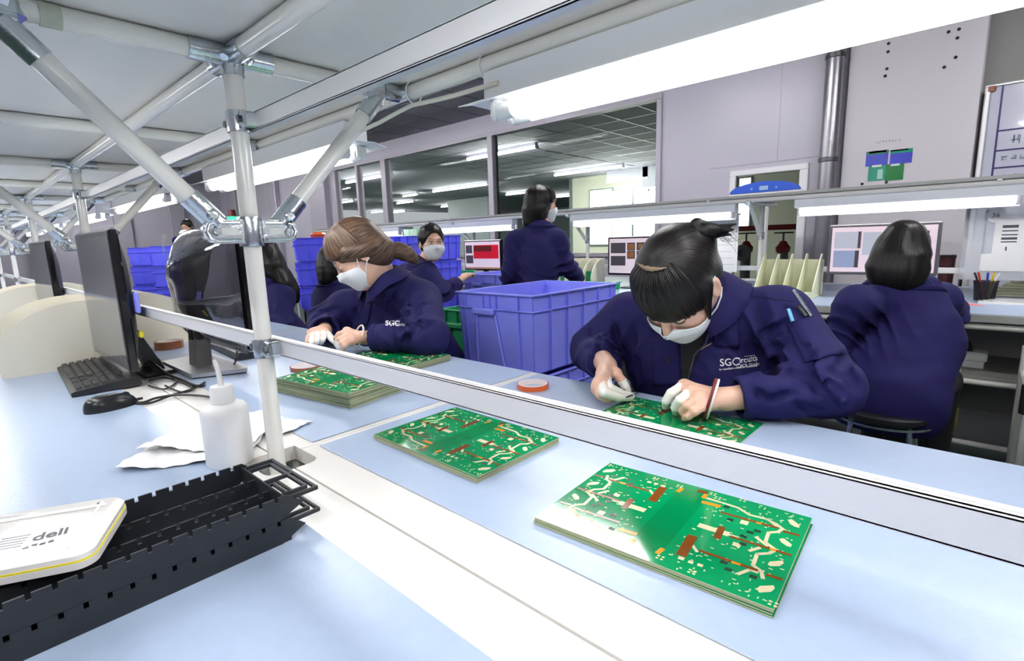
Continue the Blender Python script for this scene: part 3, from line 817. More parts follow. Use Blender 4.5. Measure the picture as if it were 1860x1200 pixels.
MB().cyl((0, 0.052, 0.008), (0, 0.066, 0.008), 0.004, 0.003, n=10).build('strain_relief', M_rubber, ms)

key_me = {}
def keyboard(loc, rz, label):
    t = thing('keyboard', label, 'keyboard', loc, rz, 'keyboards')
    MB().prism([(-0.078, 0.0), (0.078, 0.0), (0.078, 0.024), (0.07, 0.026), (-0.07, 0.013), (-0.078, 0.010)], -0.232, 0.232, lambda u, v, d: (d, u, v)).build('case', M_black, t)
    for sx in (-1, 1): MB().box((sx*0.2, 0.062, -0.0005), (0.03, 0.012, 0.003)).build('foot', M_rubber, t)
    def key(x, y, w_):
        if w_ not in key_me:
            k = MB(); a, b = w_/2-0.0011, 0.0084
            k.add([(-a,-b,0), (a,-b,0), (a,b,0), (-a,b,0), (-a+0.002,-b+0.0015,0.0075), (a-0.002,-b+0.0015,0.0075), (a-0.002,b-0.003,0.0075), (-a+0.002,b-0.003,0.0075)],
                  [(0,1,2,3), (4,5,6,7), (0,1,5,4), (1,2,6,5), (2,3,7,6), (3,0,4,7)])
            o = k.build('key', mat('key_black', srgb(52, 51, 53), 0.4, noise=(60, 0.12)), t, smooth=False); key_me[w_] = o.data
        else:
            o = bpy.data.objects.new('key', key_me[w_]); COL.objects.link(o); o.parent = t
        o.location = (x, y, 0.0185+y*0.093); o.rotation_euler = (math.atan(0.093), 0, 0)
    P = 0.019
    rows = [([1.5]+[1]*1+[1.25]+[6]+[1.25]*4, -0.058), ([2.25]+[1]*10+[2.75], -0.039), ([1.75]+[1]*11+[2.25], -0.020), ([1.5]+[1]*12+[1.5], -0.001), ([1]*13+[2], 0.018), ([1]*15, 0.044)]
    for ws, y in rows:
        x = -0.226
        for q in ws:
            key(x+q*P/2, y, round(q*P, 5)); x += q*P
    for i in range(3):
        for y in (-0.058, -0.001, 0.018, 0.044): key(0.072+i*P+0.0095, y, P)
    key(0.072+P+0.0095, -0.039, P)
    for i in range(4):
        for y in (-0.058, -0.039, -0.020, -0.001, 0.018): key(0.138+i*P+0.0095, y, P)
    return t
keyboard((-1.995, 0.272, MZ+0.002), math.radians(-3), 'black keyboard in front of the tilted black monitor')
keyboard((-2.085, 0.730, MZ+0.002), math.radians(176), 'black keyboard behind the film-wrapped monitor')

# ------------------------------------------------------------------ monitors on the front bench
M_scr = mat('screen_off', srgb(40, 38, 44), 0.12, noise=(4, 0.05), coat=0.5)
M_film = mat('clear_film', srgb(225, 228, 232), 0.06, alpha=0.13, noise=(6, 0.05), bump=(7, 0.5), coat=1.0)
M_film2 = mat('stretched_film', srgb(128, 128, 136), 0.05, metal=0.9, alpha=0.82, noise=(6, 0.12), bump=(5, 0.35))
M_silver = mat('stand_silver', srgb(172, 172, 176), 0.35, metal=0.6, noise=(20, 0.05))
M_grey = mat('stand_grey', srgb(112, 110, 106), 0.4, metal=0.3, noise=(20, 0.06))
def slim_monitor(loc, rz, label, group=None, sticker=True):
    """screen faces -y in local space; origin on the desk"""
    t = thing('monitor', label, 'monitor', loc, rz, group)
    W, z0, z1 = 0.475, 0.050, 0.440
    MB().b2((-W/2, -0.012, z0), (W/2, 0.010, z1), 0.004).build('bezel', M_blackg, t)
    MB().b2((-W/2+0.016, -0.0135, z0+0.02), (W/2-0.016, -0.0115, z1-0.016)).build('screen', M_scr, t)
    bk = MB()
    bk.grid(lambda u, v: ((u-0.5)*(W-0.01), 0.010+0.034*(1-abs(2*u-1)**4)*(1-abs(2*v-1)**4), z0+0.005+v*(z1-z0-0.01)), 24, 20)
    bk.build('back_cover', M_black, t)
    MB().prism([(0.02, 0.15), (0.05, 0.16), (0.118, 0.0), (0.085, 0.0)], -0.06, 0.06, lambda u, v, d: (d, u, v)).build('stand_neck', M_black, t)
    MB().box((0, 0.085, 0.006), (0.22, 0.085, 0.012), 0.004).build('stand_base', M_black, t)
    MB().b2((-W/2-0.0025, -0.0155, z0-0.003), (W/2+0.0025, -0.0150, z1+0.004)).build('film_wrap', M_film, t)
    MB().b2((-W/2-0.004, -0.014, z1), (W/2+0.004, 0.022, z1+0.012), 0.005).build('film_fold', M_film, t)
    if sticker:
        MB().box((W/2-0.02, 0.030, 0.24), (0.03, 0.012, 0.06), 0.004).build('sticker', M_blue, t)
        MB().box((W/2-0.02, 0.030, 0.15), (0.02, 0.012, 0.02), 0.004).build('sticker', M_yellow, t)
    return t
slim_monitor((-1.958, 0.318, MZ), math.radians(0.5), 'thin black monitor seen edge-on above the keyboard')
slim_monitor((-3.36, 0.330, MZ), math.radians(2), 'dark monitor further back, left of the edge-on monitor', None, False)

mn = thing('monitor', 'monitor seen from behind, its back wrapped in shiny clear film', 'monitor', (-1.835, 0.585, MZ), 0)
W, z0, z1 = 0.475, 0.075, 0.435
MB().b2((-W/2, -0.004, z0), (W/2, 0.020, z1), 0.005).build('bezel', M_blackg, mn)
MB().b2((-W/2+0.015, 0.0195, z0+0.02), (W/2-0.015, 0.0215, z1-0.015)).build('screen', M_scr, mn)
MB().grid(lambda u, v: ((u-0.5)*(W-0.03), -0.003-0.062*(max(0, 1-abs(2*u-1)**3.0)*max(0, 1-abs(2*v-1)**3.5))**0.8, z0+0.012+v*(z1-z0-0.02)), 30, 26).build('back_cover', M_black, mn)
def filmf(u, v):
    a = max(0, 1-abs(2*u-1)**2.4)*max(0, 1-abs(2*v-1.0)**2.6)
    d = 0.012+0.105*a**0.7+0.006*math.sin(9*u+5*v)*a+0.004*math.sin(17*v-8*u)*a
    return ((u-0.5)*(W+0.012), -d, z0-0.006+v*(z1-z0+0.018))
MB().grid(filmf, 40, 36).build('film_wrap', M_film2, mn, ang=80)
MB().grid(lambda u, v: (-W/2-0.01-0.03*u+0.012*math.sin(6*v), -0.055+0.01*math.sin(5*v+3*u), z0+0.20+v*0.16), 8, 12).build('film_flap', M_film, mn, ang=80)
MB().prism([(-0.052, 0.30), (-0.020, 0.30), (-0.030, 0.012), (-0.075, 0.012)], -0.036, 0.036, lambda u, v, d: (d, u-0.018, v)).build('stand_column', M_grey, mn)
MB().lathe([(0.0, 0), (0.017, 0), (0.017, 0.003), (0, 0.003)], (0.0365, -0.073, 0.118), n=24, R=Matrix.Rotation(PI/2, 3, 'Y')).build('cable_hole', M_rubber, mn)
MB().box((0, -0.088, 0.118), (0.03, 0.004, 0.034)).build('cable_slot', M_rubber, mn)
bs = MB(); bs.prism([(-0.17, -0.135), (0.125, -0.135), (0.185, 0.0), (0.15, 0.015), (-0.15, 0.015), (-0.2, -0.02)], 0.0045, 0.0165)
bs.build('stand_base', M_silver, mn)
MB().prism([(-0.165, -0.13), (0.12, -0.13), (0.18, 0.0), (-0.14, 0.01)], 0.0, 0.0045).build('stand_foot', M_black, mn)

# ------------------------------------------------------------------ cables
def cable(pts, r, label, m=M_cable):
    P = [Vector(p) for p in pts]; out = []
    for i in range(len(P)-1):
        p0, p1, p2, p3 = P[max(i-1, 0)], P[i], P[i+1], P[min(i+2, len(P)-1)]
        for k in range(6):
            t_ = k/6
            out.append(0.5*((2*p1)+(p2-p0)*t_+(2*p0-5*p1+4*p2-p3)*t_*t_+(3*p1-p0-3*p2+p3)*t_**3))
    out.append(P[-1])
    o = MB().tube(out, r, n=7).build('cable', m)
    return tag(o, label, 'cable', 'desk cables')
G = lambda px, py, dz=0.003: at_z(px, py, MZ+dz)
cable([G(247, 731), G(262, 730), G(285, 722), G(320, 717, 0.006), G(360, 718, 0.006), G(390, 723), G(408, 734), G(430, 742)], 0.0032, 'black mouse cable running behind the squeeze bottle')
cable([G(248, 733), G(275, 731), G(310, 718, 0.004), G(350, 706, 0.007), G(372, 694, 0.004)], 0.0030, 'black cable curling from the mouse to the silver monitor base')
cable([G(262, 650, 0.05), G(285, 665, 0.03), G(305, 680, 0.012), G(330, 690), G(352, 700), G(372, 700)], 0.0045, 'thick black cable hanging down behind the edge-on monitor')
cable([G(262, 662, 0.03), G(275, 648, 0.03), G(292, 655, 0.025), G(292, 672, 0.008), G(320, 690), G(300, 706), G(270, 700)], 0.0028, 'thin black cable looped between the two monitors')
cable([G(270, 690), G(300, 686), G(330, 694), G(350, 706), G(330, 712), G(300, 700)], 0.0028, 'black cable lying under the silver monitor base')
cable([(-1.78, 0.60, MZ+0.13), (-1.77, 0.605, MZ+0.09), (-1.76, 0.60, MZ+0.04), (-1.74, 0.585, MZ+0.024), (-1.72, 0.575, MZ+0.022)], 0.0034, 'black cable hanging below the film-wrapped monitor')

# ------------------------------------------------------------------ cream sorter racks with curved divider plates
def curved_rack(loc, sy, n, dx, label, hgt=0.225, dep=0.27, group='cream curved racks'):
    """plates parallel to the yz plane; sy=+1 rises towards +y"""
    t = thing('curved_rack', label, 'rack', loc, 0, group)
    prof = [(0.0, 0.0), (0.0, 0.07)]
    for i in range(1, 13):
        a = PI/2*i/12
        prof.append((dep*0.86*(1-math.cos(a)), 0.07+(hgt-0.07)*math.sin(a)))
    prof += [(dep, hgt), (dep, 0.0)]
    b = MB().prism([(sy*u, v) for u, v in prof], 0, 0.005, lambda u, v, d: (-d, u, v))
    o = b.build('divider_plate', M_cream, t)
    for k in range(1, n):
        c = o.copy(); COL.objects.link(c); c.location = (-k*dx, 0, 0)
    MB().b2((-(n-1)*dx-0.004, 0, 0.0), (-0.0055, sy*(dep-0.005), 0.005)).build('rack_floor', M_cream, t)
    MB().b2((-(n-1)*dx-0.004, sy*(dep-0.0055), 0.005), (-0.0055, sy*dep, hgt-0.01)).build('rack_back', M_cream, t)
    return t
curved_rack((-2.225, 0.075, MZ), 1, 12, 0.032, 'cream curved rack nearest the left edge, behind the keyboard')
curved_rack((-2.45, 0.700, MZ), -1, 12, 0.032, 'cream curved rack between the two monitors, beyond the rail')
curved_rack((-3.60, 0.075, MZ), 1, 10, 0.032, 'cream curved rack further back at the left edge')
curved_rack((-3.60, 0.640, MZ), -1, 10, 0.032, 'cream curved rack further back on the far side of the rail')
tag(MB().b2((-2.98, 0.98, MZ), (-2.72, 1.10, MZ+0.012), 0.002).build('yellow_board', M_yellow), 'yellow plastic sheet on the bench behind the near post', 'sheet')
tag(MB().b2((-2.09, 0.395, MZ), (-2.05, 0.545, MZ+0.003), 0.001).build('yellow_card', M_yellow), 'yellow card lying under the cream rack by the monitor base', 'card')
# ------------------------------------------------------------------ crates
def crate(loc, rz, m, label, group, L=0.54, W=0.37, H=0.295, detail=True):
    """long side along local y, origin at the centre of the base"""
    t = thing('storage_crate', label, 'crate', loc, rz, group)
    tp = 0.955
    def sec(z, off): k = tp+(1-tp)*z/H; return (W/2*k-off, L/2*k-off)
    sh = MB()
    def loop(z, off):
        a, b = sec(z, off); return [(-a, -b, z), (a, -b, z), (a, b, z), (-a, b, z)]
    o0, o1, i1, i0 = loop(0.012, 0), loop(H-0.004, 0), loop(H-0.004, 0.005), loop(0.016, 0.005)
    v = o0+o1+i1+i0; f = [(0,1,2,3), (12,13,14,15)]
    for k in range(4):
        j = (k+1) % 4
        f += [(k, j, 4+j, 4+k), (4+k, 4+j, 8+j, 8+k), (8+k, 8+j, 12+j, 12+k)]
    sh.add(v, f); sh.build('shell', m, t, smooth=False)
    def ring(z0, z1, out, name, inn=0.0):
        r = MB(); a0, b0 = sec((z0+z1)/2, 0)
        r.b2((-a0-out, -b0-out, z0), (a0+out, -b0+inn, z1), 0.0015); r.b2((-a0-out, b0-inn, z0), (a0+out, b0+out, z1), 0.0015)
        r.b2((-a0-out, -b0+inn, z0), (-a0+inn, b0-inn, z1), 0.0015); r.b2((a0-inn, -b0+inn, z0), (a0+out, b0-inn, z1), 0.0015)
        r.build(name, m, t)
    ring(H-0.006, H, 0.012, 'rim', 0.004)
    if detail:
        ring(H-0.062, H-0.057, 0.010, 'band')
    ring(0.0, 0.012, -0.016, 'foot_ring', 0.03)
    def rib(x, y, nx, ny, z0, z1, dep=0.009, th=0.005):
        p = []
        for z in (z0, z1):
            k = tp+(1-tp)*z/H
            bx, by = (x*k, y*k)
            tx_, ty_ = -ny, nx
            for s, d in ((-1, 0), (1, 0), (1, dep), (-1, dep)):
                p.append((bx+tx_*s*th/2+nx*d, by+ty_*s*th/2+ny*d, z))
        b = MB().add(p, [(0,1,2,3), (4,5,6,7), (0,1,5,4), (1,2,6,5), (2,3,7,6), (3,0,4,7)])
        b.build('rib', m, t, smooth=False)
    if detail:
        for s in (-1, 1):
            for u in (-0.40, 0.33, -0.18*0): 
                if u: rib(u*W, s*L/2, 0, s, 0.014, H-0.006)
            for u in (-0.32, -0.13, 0.06, 0.25, 0.42): rib(s*W/2, u*L, s, 0, 0.014, H-0.006)
            for u in (-0.49, 0.49):
                rib(u*W, s*L/2, 0, s, 0.014, H-0.006, 0.004, 0.009); rib(s*W/2, u*L, s, 0, 0.014, H-0.006, 0.004, 0.009)
            for u in (-0.14, -0.05, 0.04): rib(u*W, s*L/2, 0, s, H-0.057, H-0.006, 0.008, 0.004)
            # handle: moulded bar with two splayed legs
            b0 = L/2
            y = lambda z: s*(b0*(tp+(1-tp)*z/H)+0.010)
            MB().box((-0.045, y(H-0.07)+s*0.003, H-0.070), (0.105, 0.022, 0.024), 0.005).build('handle_bar', m, t)
            for x0, x1 in ((-0.090, -0.100), (0.006, 0.040)):
                g = MB(); g.tube([(x0, y(H-0.08)-s*0.006, H-0.08), (x1, y(0.02)-s*0.006, 0.02)], 0.0065, n=6); g.build('handle_leg', m, t)
    return t
CB = crate((-1.312, 1.605, 0.650), 0, M_blue, 'large open blue crate between the two seated workers', 'blue crates')
copy_tree(CB, None, (-1.312, 1.605, 0.354), 0.0, 'blue crate directly under the large open one')
copy_tree(CB, None, (-1.312, 1.605, 0.058), 0.0, 'lowest blue crate of the stack under the large open one')
def dolly(x, y, w_, d_, label, z=0.055, m=M_steel, rz=0):
    t = thing('crate_dolly', label, 'dolly', (x, y, 0), rz, 'crate stands')
    fr = MB()
    for s in (-1, 1):
        fr.b2((-w_/2, s*d_/2-0.015, z-0.025), (w_/2, s*d_/2+0.015, z)); fr.b2((s*w_/2-0.015, -d_/2, z-0.025), (s*w_/2+0.015, d_/2, z))
    fr.build('frame', m, t)
    for sx in (-1, 1):
        for sy in (-1, 1):
            if z < 0.1: MB().cyl((sx*(w_/2)-0.01, sy*d_/2, 0.016), (sx*(w_/2)+0.01, sy*d_/2, 0.016), 0.016, n=12).build('wheel', M_rubber, t)
            else: MB().b2((sx*w_/2-0.012, sy*d_/2-0.012, 0), (sx*w_/2+0.012, sy*d_/2+0.012, z-0.025)).build('leg', m, t)
dolly(-1.312, 1.605, 0.30, 0.46, 'low dark dolly under the stack with the large blue crate')
# blue crate further back, in front of the standing worker
p = at_d(843, 497, 3.70)
copy_tree(CB, None, (p.x+0.185, p.y+0.27, p.z-0.295), 0.0, 'pale blue crate on a stand just left of the standing worker')
dolly(p.x+0.185, p.y+0.27, 0.30, 0.46, 'dark stand under the blue crate beside the standing worker', p.z-0.297)
# green crates
GC = crate((0, 0, 0), 0, M_green, 'green crate on the floor between the ponytail worker and the blue crate', 'green crates', 0.34, 0.30, 0.26)
p = at_d(803, 560, 2.35); GC.location = (p.x+0.145, p.y+0.17, p.z-0.26)
copy_tree(GC, None, (p.x+0.145, p.y+0.17, p.z-0.521), 0.0, 'green crate beneath the one beside the ponytail worker')
dolly(p.x+0.145, p.y+0.17, 0.22, 0.26, 'dark stand under the green crates', p.z-0.523)
# stacks further left
DB = crate((0, 0, 0), 0, M_blued, 'top deep blue crate of the stack between the near post and the ponytail worker', 'deep blue crates', 0.52, 0.37, 0.215)
def at_corner(px, py, d, rz=0.0, W=0.37, L=0.52):
    p = at_d(px, py, d); a = math.radians(rz); c, s_ = math.cos(a), math.sin(a)
    x, y = W/2, -L/2
    return Vector((p.x-(x*c-y*s_), p.y-(x*s_+y*c), p.z))
p = at_corner(537, 432, 4.5, -22)
bz = p.z-0.215
labs = ['top', 'middle', 'lower']
DB.location = (p.x, p.y, bz); DB.rotation_euler = (0, 0, math.radians(-22))
for k in (1, 2): copy_tree(DB, None, (p.x, p.y, bz-0.217*k), math.radians(-22), labs[k]+' deep blue crate of the stack between the near post and the ponytail worker')
dolly(p.x, p.y, 0.30, 0.44, 'black stand under the deep blue crate stack', bz-0.217*2-0.002, M_black, math.radians(-22))
t_or = at_d(520, 427, 4.6)
tag(MB().lathe([(0.0, 0.0), (0.09, 0.0), (0.10, 0.03), (0.06, 0.05), (0.0, 0.052)], (p.x-0.02, p.y-0.02, bz+0.216), n=20).build('orange_roll', M_orange), 'orange rounded bundle on top of the deep blue crate stack', 'bundle')
p = at_corner(632, 470, 3.9, -10)
copy_tree(DB, None, (p.x, p.y, p.z-0.12), math.radians(-10), 'deep blue crate partly hidden by the ponytail worker face')
copy_tree(DB, None, (p.x, p.y, p.z-0.337), math.radians(-10), 'deep blue crate just under the one behind the ponytail worker face')
copy_tree(GC, None, (p.x, p.y, p.z-0.60), math.radians(-10), 'green crate under the blue ones behind the ponytail worker')
dolly(p.x, p.y, 0.26, 0.40, 'dark stand under the crates behind the ponytail worker', p.z-0.602, M_steel, math.radians(-10))
for (px, py, d, rz, nm) in ((272, 447, 5.3, -14, 'lighter blue crate stack left of the film-wrapped monitor'), (232, 450, 5.9, -14, 'deep blue crate stack seen right of the edge-on monitor'), (748, 428, 4.15, 0, 'blue crate column behind the ponytail worker hair')):
    p = at_corner(px, py, d, rz); z = p.z; k = 0
    while z > 0.28:
        copy_tree(DB, None, (p.x, p.y, z-0.215), math.radians(rz), ['top crate', 'second crate', 'third crate', 'fourth crate', 'fifth crate'][k]+' of the '+nm); z -= 0.217; k += 1
    dolly(p.x, p.y, 0.30, 0.42, 'stand under the '+nm, max(z-0.002, 0.03), M_steel, math.radians(rz))
# ------------------------------------------------------------------ second bench line
B2F, B2C, B2B = 3.05, 3.75, 4.45
B2X = [0.27, -1.13, -2.53, -3.93, -5.33, -6.73]
M_b2 = mat('bench2_edge', srgb(170, 172, 168), 0.45, noise=(14, 0.03))
M_pan = mat('bench2_panel', srgb(150, 150, 146), 0.6, noise=(8, 0.04))
b2lab = ['second-row workbench the right-hand worker sits at', 'second-row workbench behind the worker with the bun', 'second-row workbench behind the standing worker', 'second-row workbench behind the worker looking back', 'far left second-row workbench']
b2xs = [1.67]+B2X
for k in range(6):
    xa, xb = b2xs[k+1], b2xs[k]
    lab = ['workbench of the second row running out of the right edge'][0] if k == 0 else b2lab[k-1]
    t = thing('workbench', lab, 'table', ((xa+xb)/2, B2C, 0), 0, 'workbenches of the second row')
    hx = (xb-xa)/2-0.002; hy = B2C-B2F
    MB().b2((-hx, -hy, 0.712), (hx, hy, 0.748), 0.003).build('table_top', M_b2, t)
    MB().b2((-hx, -hy+0.002, 0.7482), (hx, hy-0.002, 0.7500)).build('mat', M_mat, t)
    for s in (-1, 1):
        MB().cyl((-hx, s*(hy-0.03), 0.690), (hx, s*(hy-0.03), 0.690), 0.014, n=12).build('edge_tube', M_tube, t)
        MB().cyl((-hx, s*(hy-0.10), 0.420), (hx, s*(hy-0.10), 0.420), 0.014, n=12).build('edge_tube', M_tube, t)
        MB().b2((-hx, s*(hy-0.10), 0.436), (hx, s*0.06, 0.450)).build('lower_shelf', M_pan, t)
        MB().cyl((-hx, s*(hy-0.10), 0.12), (hx, s*(hy-0.10), 0.12), 0.014, n=10).build('stretcher', M_tube, t)
        for sx in (-1, 1): MB().cyl((sx*(hx-0.02), s*(hy-0.07), 0.0), (sx*(hx-0.02), s*(hy-0.07), 0.70), 0.014, n=12).build('leg', M_tube, t)
    MB().b2((-hx, -0.02, 0.13), (hx, -0.008, 0.70)).build('back_panel', M_pan, t)
f2 = thing('overhead_pipe_frame', 'pipe frame with a grey shelf running along the second row of benches', 'frame', (-1.13, B2C, 0.75))
def part2(mb, name, m): return mb.build(name, m, f2, world=True)
S2F, S2Z = 3.45, 1.3685
for x in [1.67]+B2X:
    part2(MB().cyl((x, B2C, 0.7505), (x, B2C, S2Z-0.03), 0.0155, n=16), 'post', M_tube)
    part2(MB().cyl((x, S2F+0.02, S2Z-0.045), (x, 4.03, S2Z-0.045), 0.014, n=12), 'cross_tube', M_tube)
    part2(MB().cyl((x, B2C-0.03, 1.12), (x, S2F+0.05, S2Z-0.05), 0.014, n=12), 'brace', M_tube)
    part2(MB().lathe([(0.016, 1.09), (0.021, 1.09), (0.021, 1.14), (0.016, 1.14)], (x, B2C, 0), n=16), 'clamp_collar', M_chrome)
    part2(MB().box((x, S2F+0.03, S2Z-0.045), (0.05, 0.05, 0.04), 0.012), 'tee_joint', M_chrome)
for a, b in zip(([1.67]+B2X)[:-1], B2X):
    part2(MB().b2((b+0.002, S2F, S2Z-0.018), (a-0.002, 4.05, S2Z), 0.001), 'shelf_panel', M_b2)
    part2(MB().cyl((b, S2F+0.02, S2Z-0.033), (a, S2F+0.02, S2Z-0.033), 0.014, n=12), 'long_tube', M_tube)
    part2(MB().b2((b, B2C+0.018, 0.878), (a, B2C+0.034, 0.910), 0.002), 'aluminium_rail', M_white)
    part2(MB().box(((a+b)/2+0.45, S2F+0.004, S2Z-0.022), (0.02, 0.012, 0.010), 0.003), 'cable_clip', M_white)
for k, (pl, pr) in enumerate(((1455, 1845), (1045, 1330), (795, 930), (668, 722))):
    a = at_y(pl, 380, 3.50).x; b = at_y(pr, 366, 3.50).x
    t = thing('bench_light', ['long bright light under the second shelf above the right-hand worker', 'long bright light under the second shelf above the hair bun', 'bright light under the second shelf above the red screen', 'bright light under the second shelf beside the brown hair'][k], 'light', ((a+b)/2, 3.50, S2Z-0.048), 0, 'lights of the second row')
    L = (b-a)/2
    MB().b2((-L-0.03, -0.035, -0.050), (L+0.03, 0.035, 0), 0.003).build('housing', M_wpaint, t)
    for s in (-1, 1): MB().box((s*(L+0.006), 0, -0.070), (0.02, 0.05, 0.042), 0.006).build('socket', M_white, t)
    MB().cyl((-L, -0.012, -0.075), (L, -0.012, -0.075), 0.014, n=14).build('tube', M_tubeE, t)
    MB().b2((-L-0.02, 0.030, -0.098), (L+0.02, 0.046, -0.045), 0.002).build('reflector', M_wpaint, t)

# monitors on the second row; what they show is flat print
def flat_emit(name, col, s=0.30):
    return mat(name, col, 0.3, emit=(col, s), noise=(40, 0.03))
E_pink = flat_emit('screen_pink', srgb(226, 206, 214)); E_red = flat_emit('screen_red', srgb(205, 22, 24)); E_dark = flat_emit('screen_dark', srgb(58, 52, 58), 0.5)
E_gold = flat_emit('screen_gold', srgb(170, 120, 70), 0.5); E_grey = flat_emit('screen_grey', srgb(180, 182, 192)); E_blue = flat_emit('screen_bluegrey', srgb(140, 152, 180)); E_taskbar = flat_emit('screen_taskbar', srgb(150, 110, 90), 0.5)
def desk_monitor(x, y, z0, W, H, label, marks, m_bezel, rz=0.0, stand=True):
    t = thing('monitor', label, 'monitor', (x, y, 0.75), rz, 'monitors of the second row')
    b = z0-0.75
    MB().b2((-W/2-0.016, -0.008, b-0.016), (W/2+0.016, 0.03, b+H+0.016), 0.006).build('bezel', m_bezel, t)
    s = MB().b2((-W/2, -0.0095, b), (W/2, -0.0075, b+H)).build('screen', E_pink, t)
    for u0, v0, u1, v1, m in marks:
        MB().b2((-W/2+W*u0, -0.0105, b+H*(1-v1)), (-W/2+W*u1, -0.0096, b+H*(1-v0))).build('screen_window', m, s, smooth=False)
    if stand:
        MB().b2((-0.03, 0.03, 0.012), (0.03, 0.05, b+H*0.6), 0.004).build('stand_neck', M_black, t)
        MB().b2((-0.11, -0.06, 0.0), (0.11, 0.10, 0.012), 0.004).build('stand_base', M_black, t)
    return t
M_bz2 = mat('bezel_grey', srgb(96, 94, 98), 0.4, noise=(30, 0.05))
p0, p1 = at_y(1508, 412, 3.50), at_y(1702, 497, 3.50)
desk_monitor((p0.x+p1.x)/2, 3.50, p1.z+0.004, p1.x-p0.x-0.03, p0.z-p1.z-0.01, 'grey-framed monitor in front of the right-hand worker', [(0.03, 0.10, 0.27, 0.47, E_grey), (0.03, 0.52, 0.25, 0.90, E_blue), (0.27, 0.10, 0.30, 0.47, E_dark), (0.25, 0.52, 0.29, 0.90, E_dark), (0.32, 0.12, 0.62, 0.62, E_grey), (0.78, 0.12, 0.93, 0.20, E_dark), (0.78, 0.25, 0.93, 0.34, E_dark)], M_bz2)
p0, p1 = at_y(1105, 432, 3.50), at_y(1105, 496, 3.50)
desk_monitor(p0.x+0.25, 3.50, p1.z+0.004, 0.47, p0.z-p1.z-0.012, 'black monitor with small dark pictures beside the bun', [(0.03, 0.12, 0.30, 0.42, E_dark), (0.03, 0.50, 0.30, 0.78, E_dark), (0.33, 0.12, 0.47, 0.34, E_dark), (0.345, 0.15, 0.455, 0.31, E_gold), (0.33, 0.35, 0.47, 0.58, E_dark), (0.345, 0.38, 0.455, 0.55, E_gold), (0.50, 0.12, 0.63, 0.34, E_dark), (0.53, 0.15, 0.60, 0.31, E_gold), (0.50, 0.36, 0.63, 0.58, E_dark), (0.68, 0.12, 0.95, 0.5, E_dark)], M_blackg)
p0, p1 = at_y(842, 438, 3.50), at_y(842, 488, 3.50)
desk_monitor(p0.x+0.26, 3.50, p1.z+0.004, 0.47, p0.z-p1.z-0.014, 'monitor with a large red window left of the standing worker', [(0.03, 0.12, 0.22, 0.42, E_dark), (0.03, 0.50, 0.24, 0.80, E_dark), (0.26, 0.12, 0.97, 0.62, E_red), (0.27, 0.15, 0.78, 0.36, E_dark), (0.0, 0.94, 1.0, 1.0, E_taskbar)], M_blackg)
p0 = at_y(726, 436, 3.50)
desk_monitor(p0.x+0.24, 3.50, 0.88, 0.47, 0.25, 'monitor partly hidden behind the worker looking back', [(0.0, 0.1, 1.0, 0.2, E_dark), (0.05, 0.4, 0.9, 0.9, E_dark)], M_blackg)

# pale green vertical sorter on the second row (slanted dividers)
p0, p1 = at_y(1388, 474, 3.56), at_y(1497, 474, 3.56)
t = thing('file_sorter', 'pale green file sorter with slanted dividers left of the right-hand worker', 'sorter', ((p0.x+p1.x)/2, 3.56, 0.75))
Wd = p1.x-p0.x
MB().b2((-Wd/2, 0.0, 0.0), (Wd/2, 0.006, 0.215), 0.001).build('back_plate', M_creamg, t)
MB().b2((-Wd/2, -0.20, 0.0), (Wd/2, 0.0, 0.006), 0.001).build('floor_plate', M_creamg, t)
MB().b2((-Wd/2, -0.205, 0.0), (Wd/2, -0.198, 0.035), 0.001).build('front_lip', M_creamg, t)
for k in range(5):
    x = -Wd/2+0.01+k*(Wd-0.02)/4
    MB().prism([(-0.198, 0.006), (0.0, 0.006), (0.0, 0.25), (-0.03, 0.25), (-0.198, 0.05)], -0.003, 0.003, lambda u, v, d: (x+d, u, v)).build('divider_plate', M_creamg, t)
def arc_rack2(x, y, n, dx, label, boards=True):
    t = thing('curved_rack', label, 'rack', (x, y, 0.75), 0, 'cream curved racks')
    prof = [(-0.20, 0.0), (-0.20, 0.05)]+[(-0.20+0.20*(1-math.cos(PI/2*i/9)), 0.05+0.17*math.sin(PI/2*i/9)) for i in range(1, 10)]+[(0.0, 0.0)]
    for k in range(n):
        MB().prism(prof, -0.003, 0.003, lambda u, v, d: (k*dx+d, u, v)).build('divider_plate', M_cream, t)
    MB().b2((0, -0.001, 0), ((n-1)*dx, 0.006, 0.22)).build('rack_back', M_cream, t)
    if boards:
        for k in range(n-1):
            o = MB().b2((x+k*dx+0.008, y-0.15, 0.752), (x+(k+1)*dx-0.010, y-0.005, 0.752+0.12)).build('circuit_board', M_pcb)
            tag(o, 'green boards standing in the cream rack beside the standing worker', 'circuit board', 'boards standing in the cream rack')
xg = at_y(1036, 480, 3.62).x
arc_rack2(xg, 3.62, 5, 0.085, 'cream curved rack with green boards right of the standing worker')
xg2 = at_y(800, 470, 3.62).x
arc_rack2(xg2, 3.62, 4, 0.10, 'cream curved rack right of the worker looking back', False)
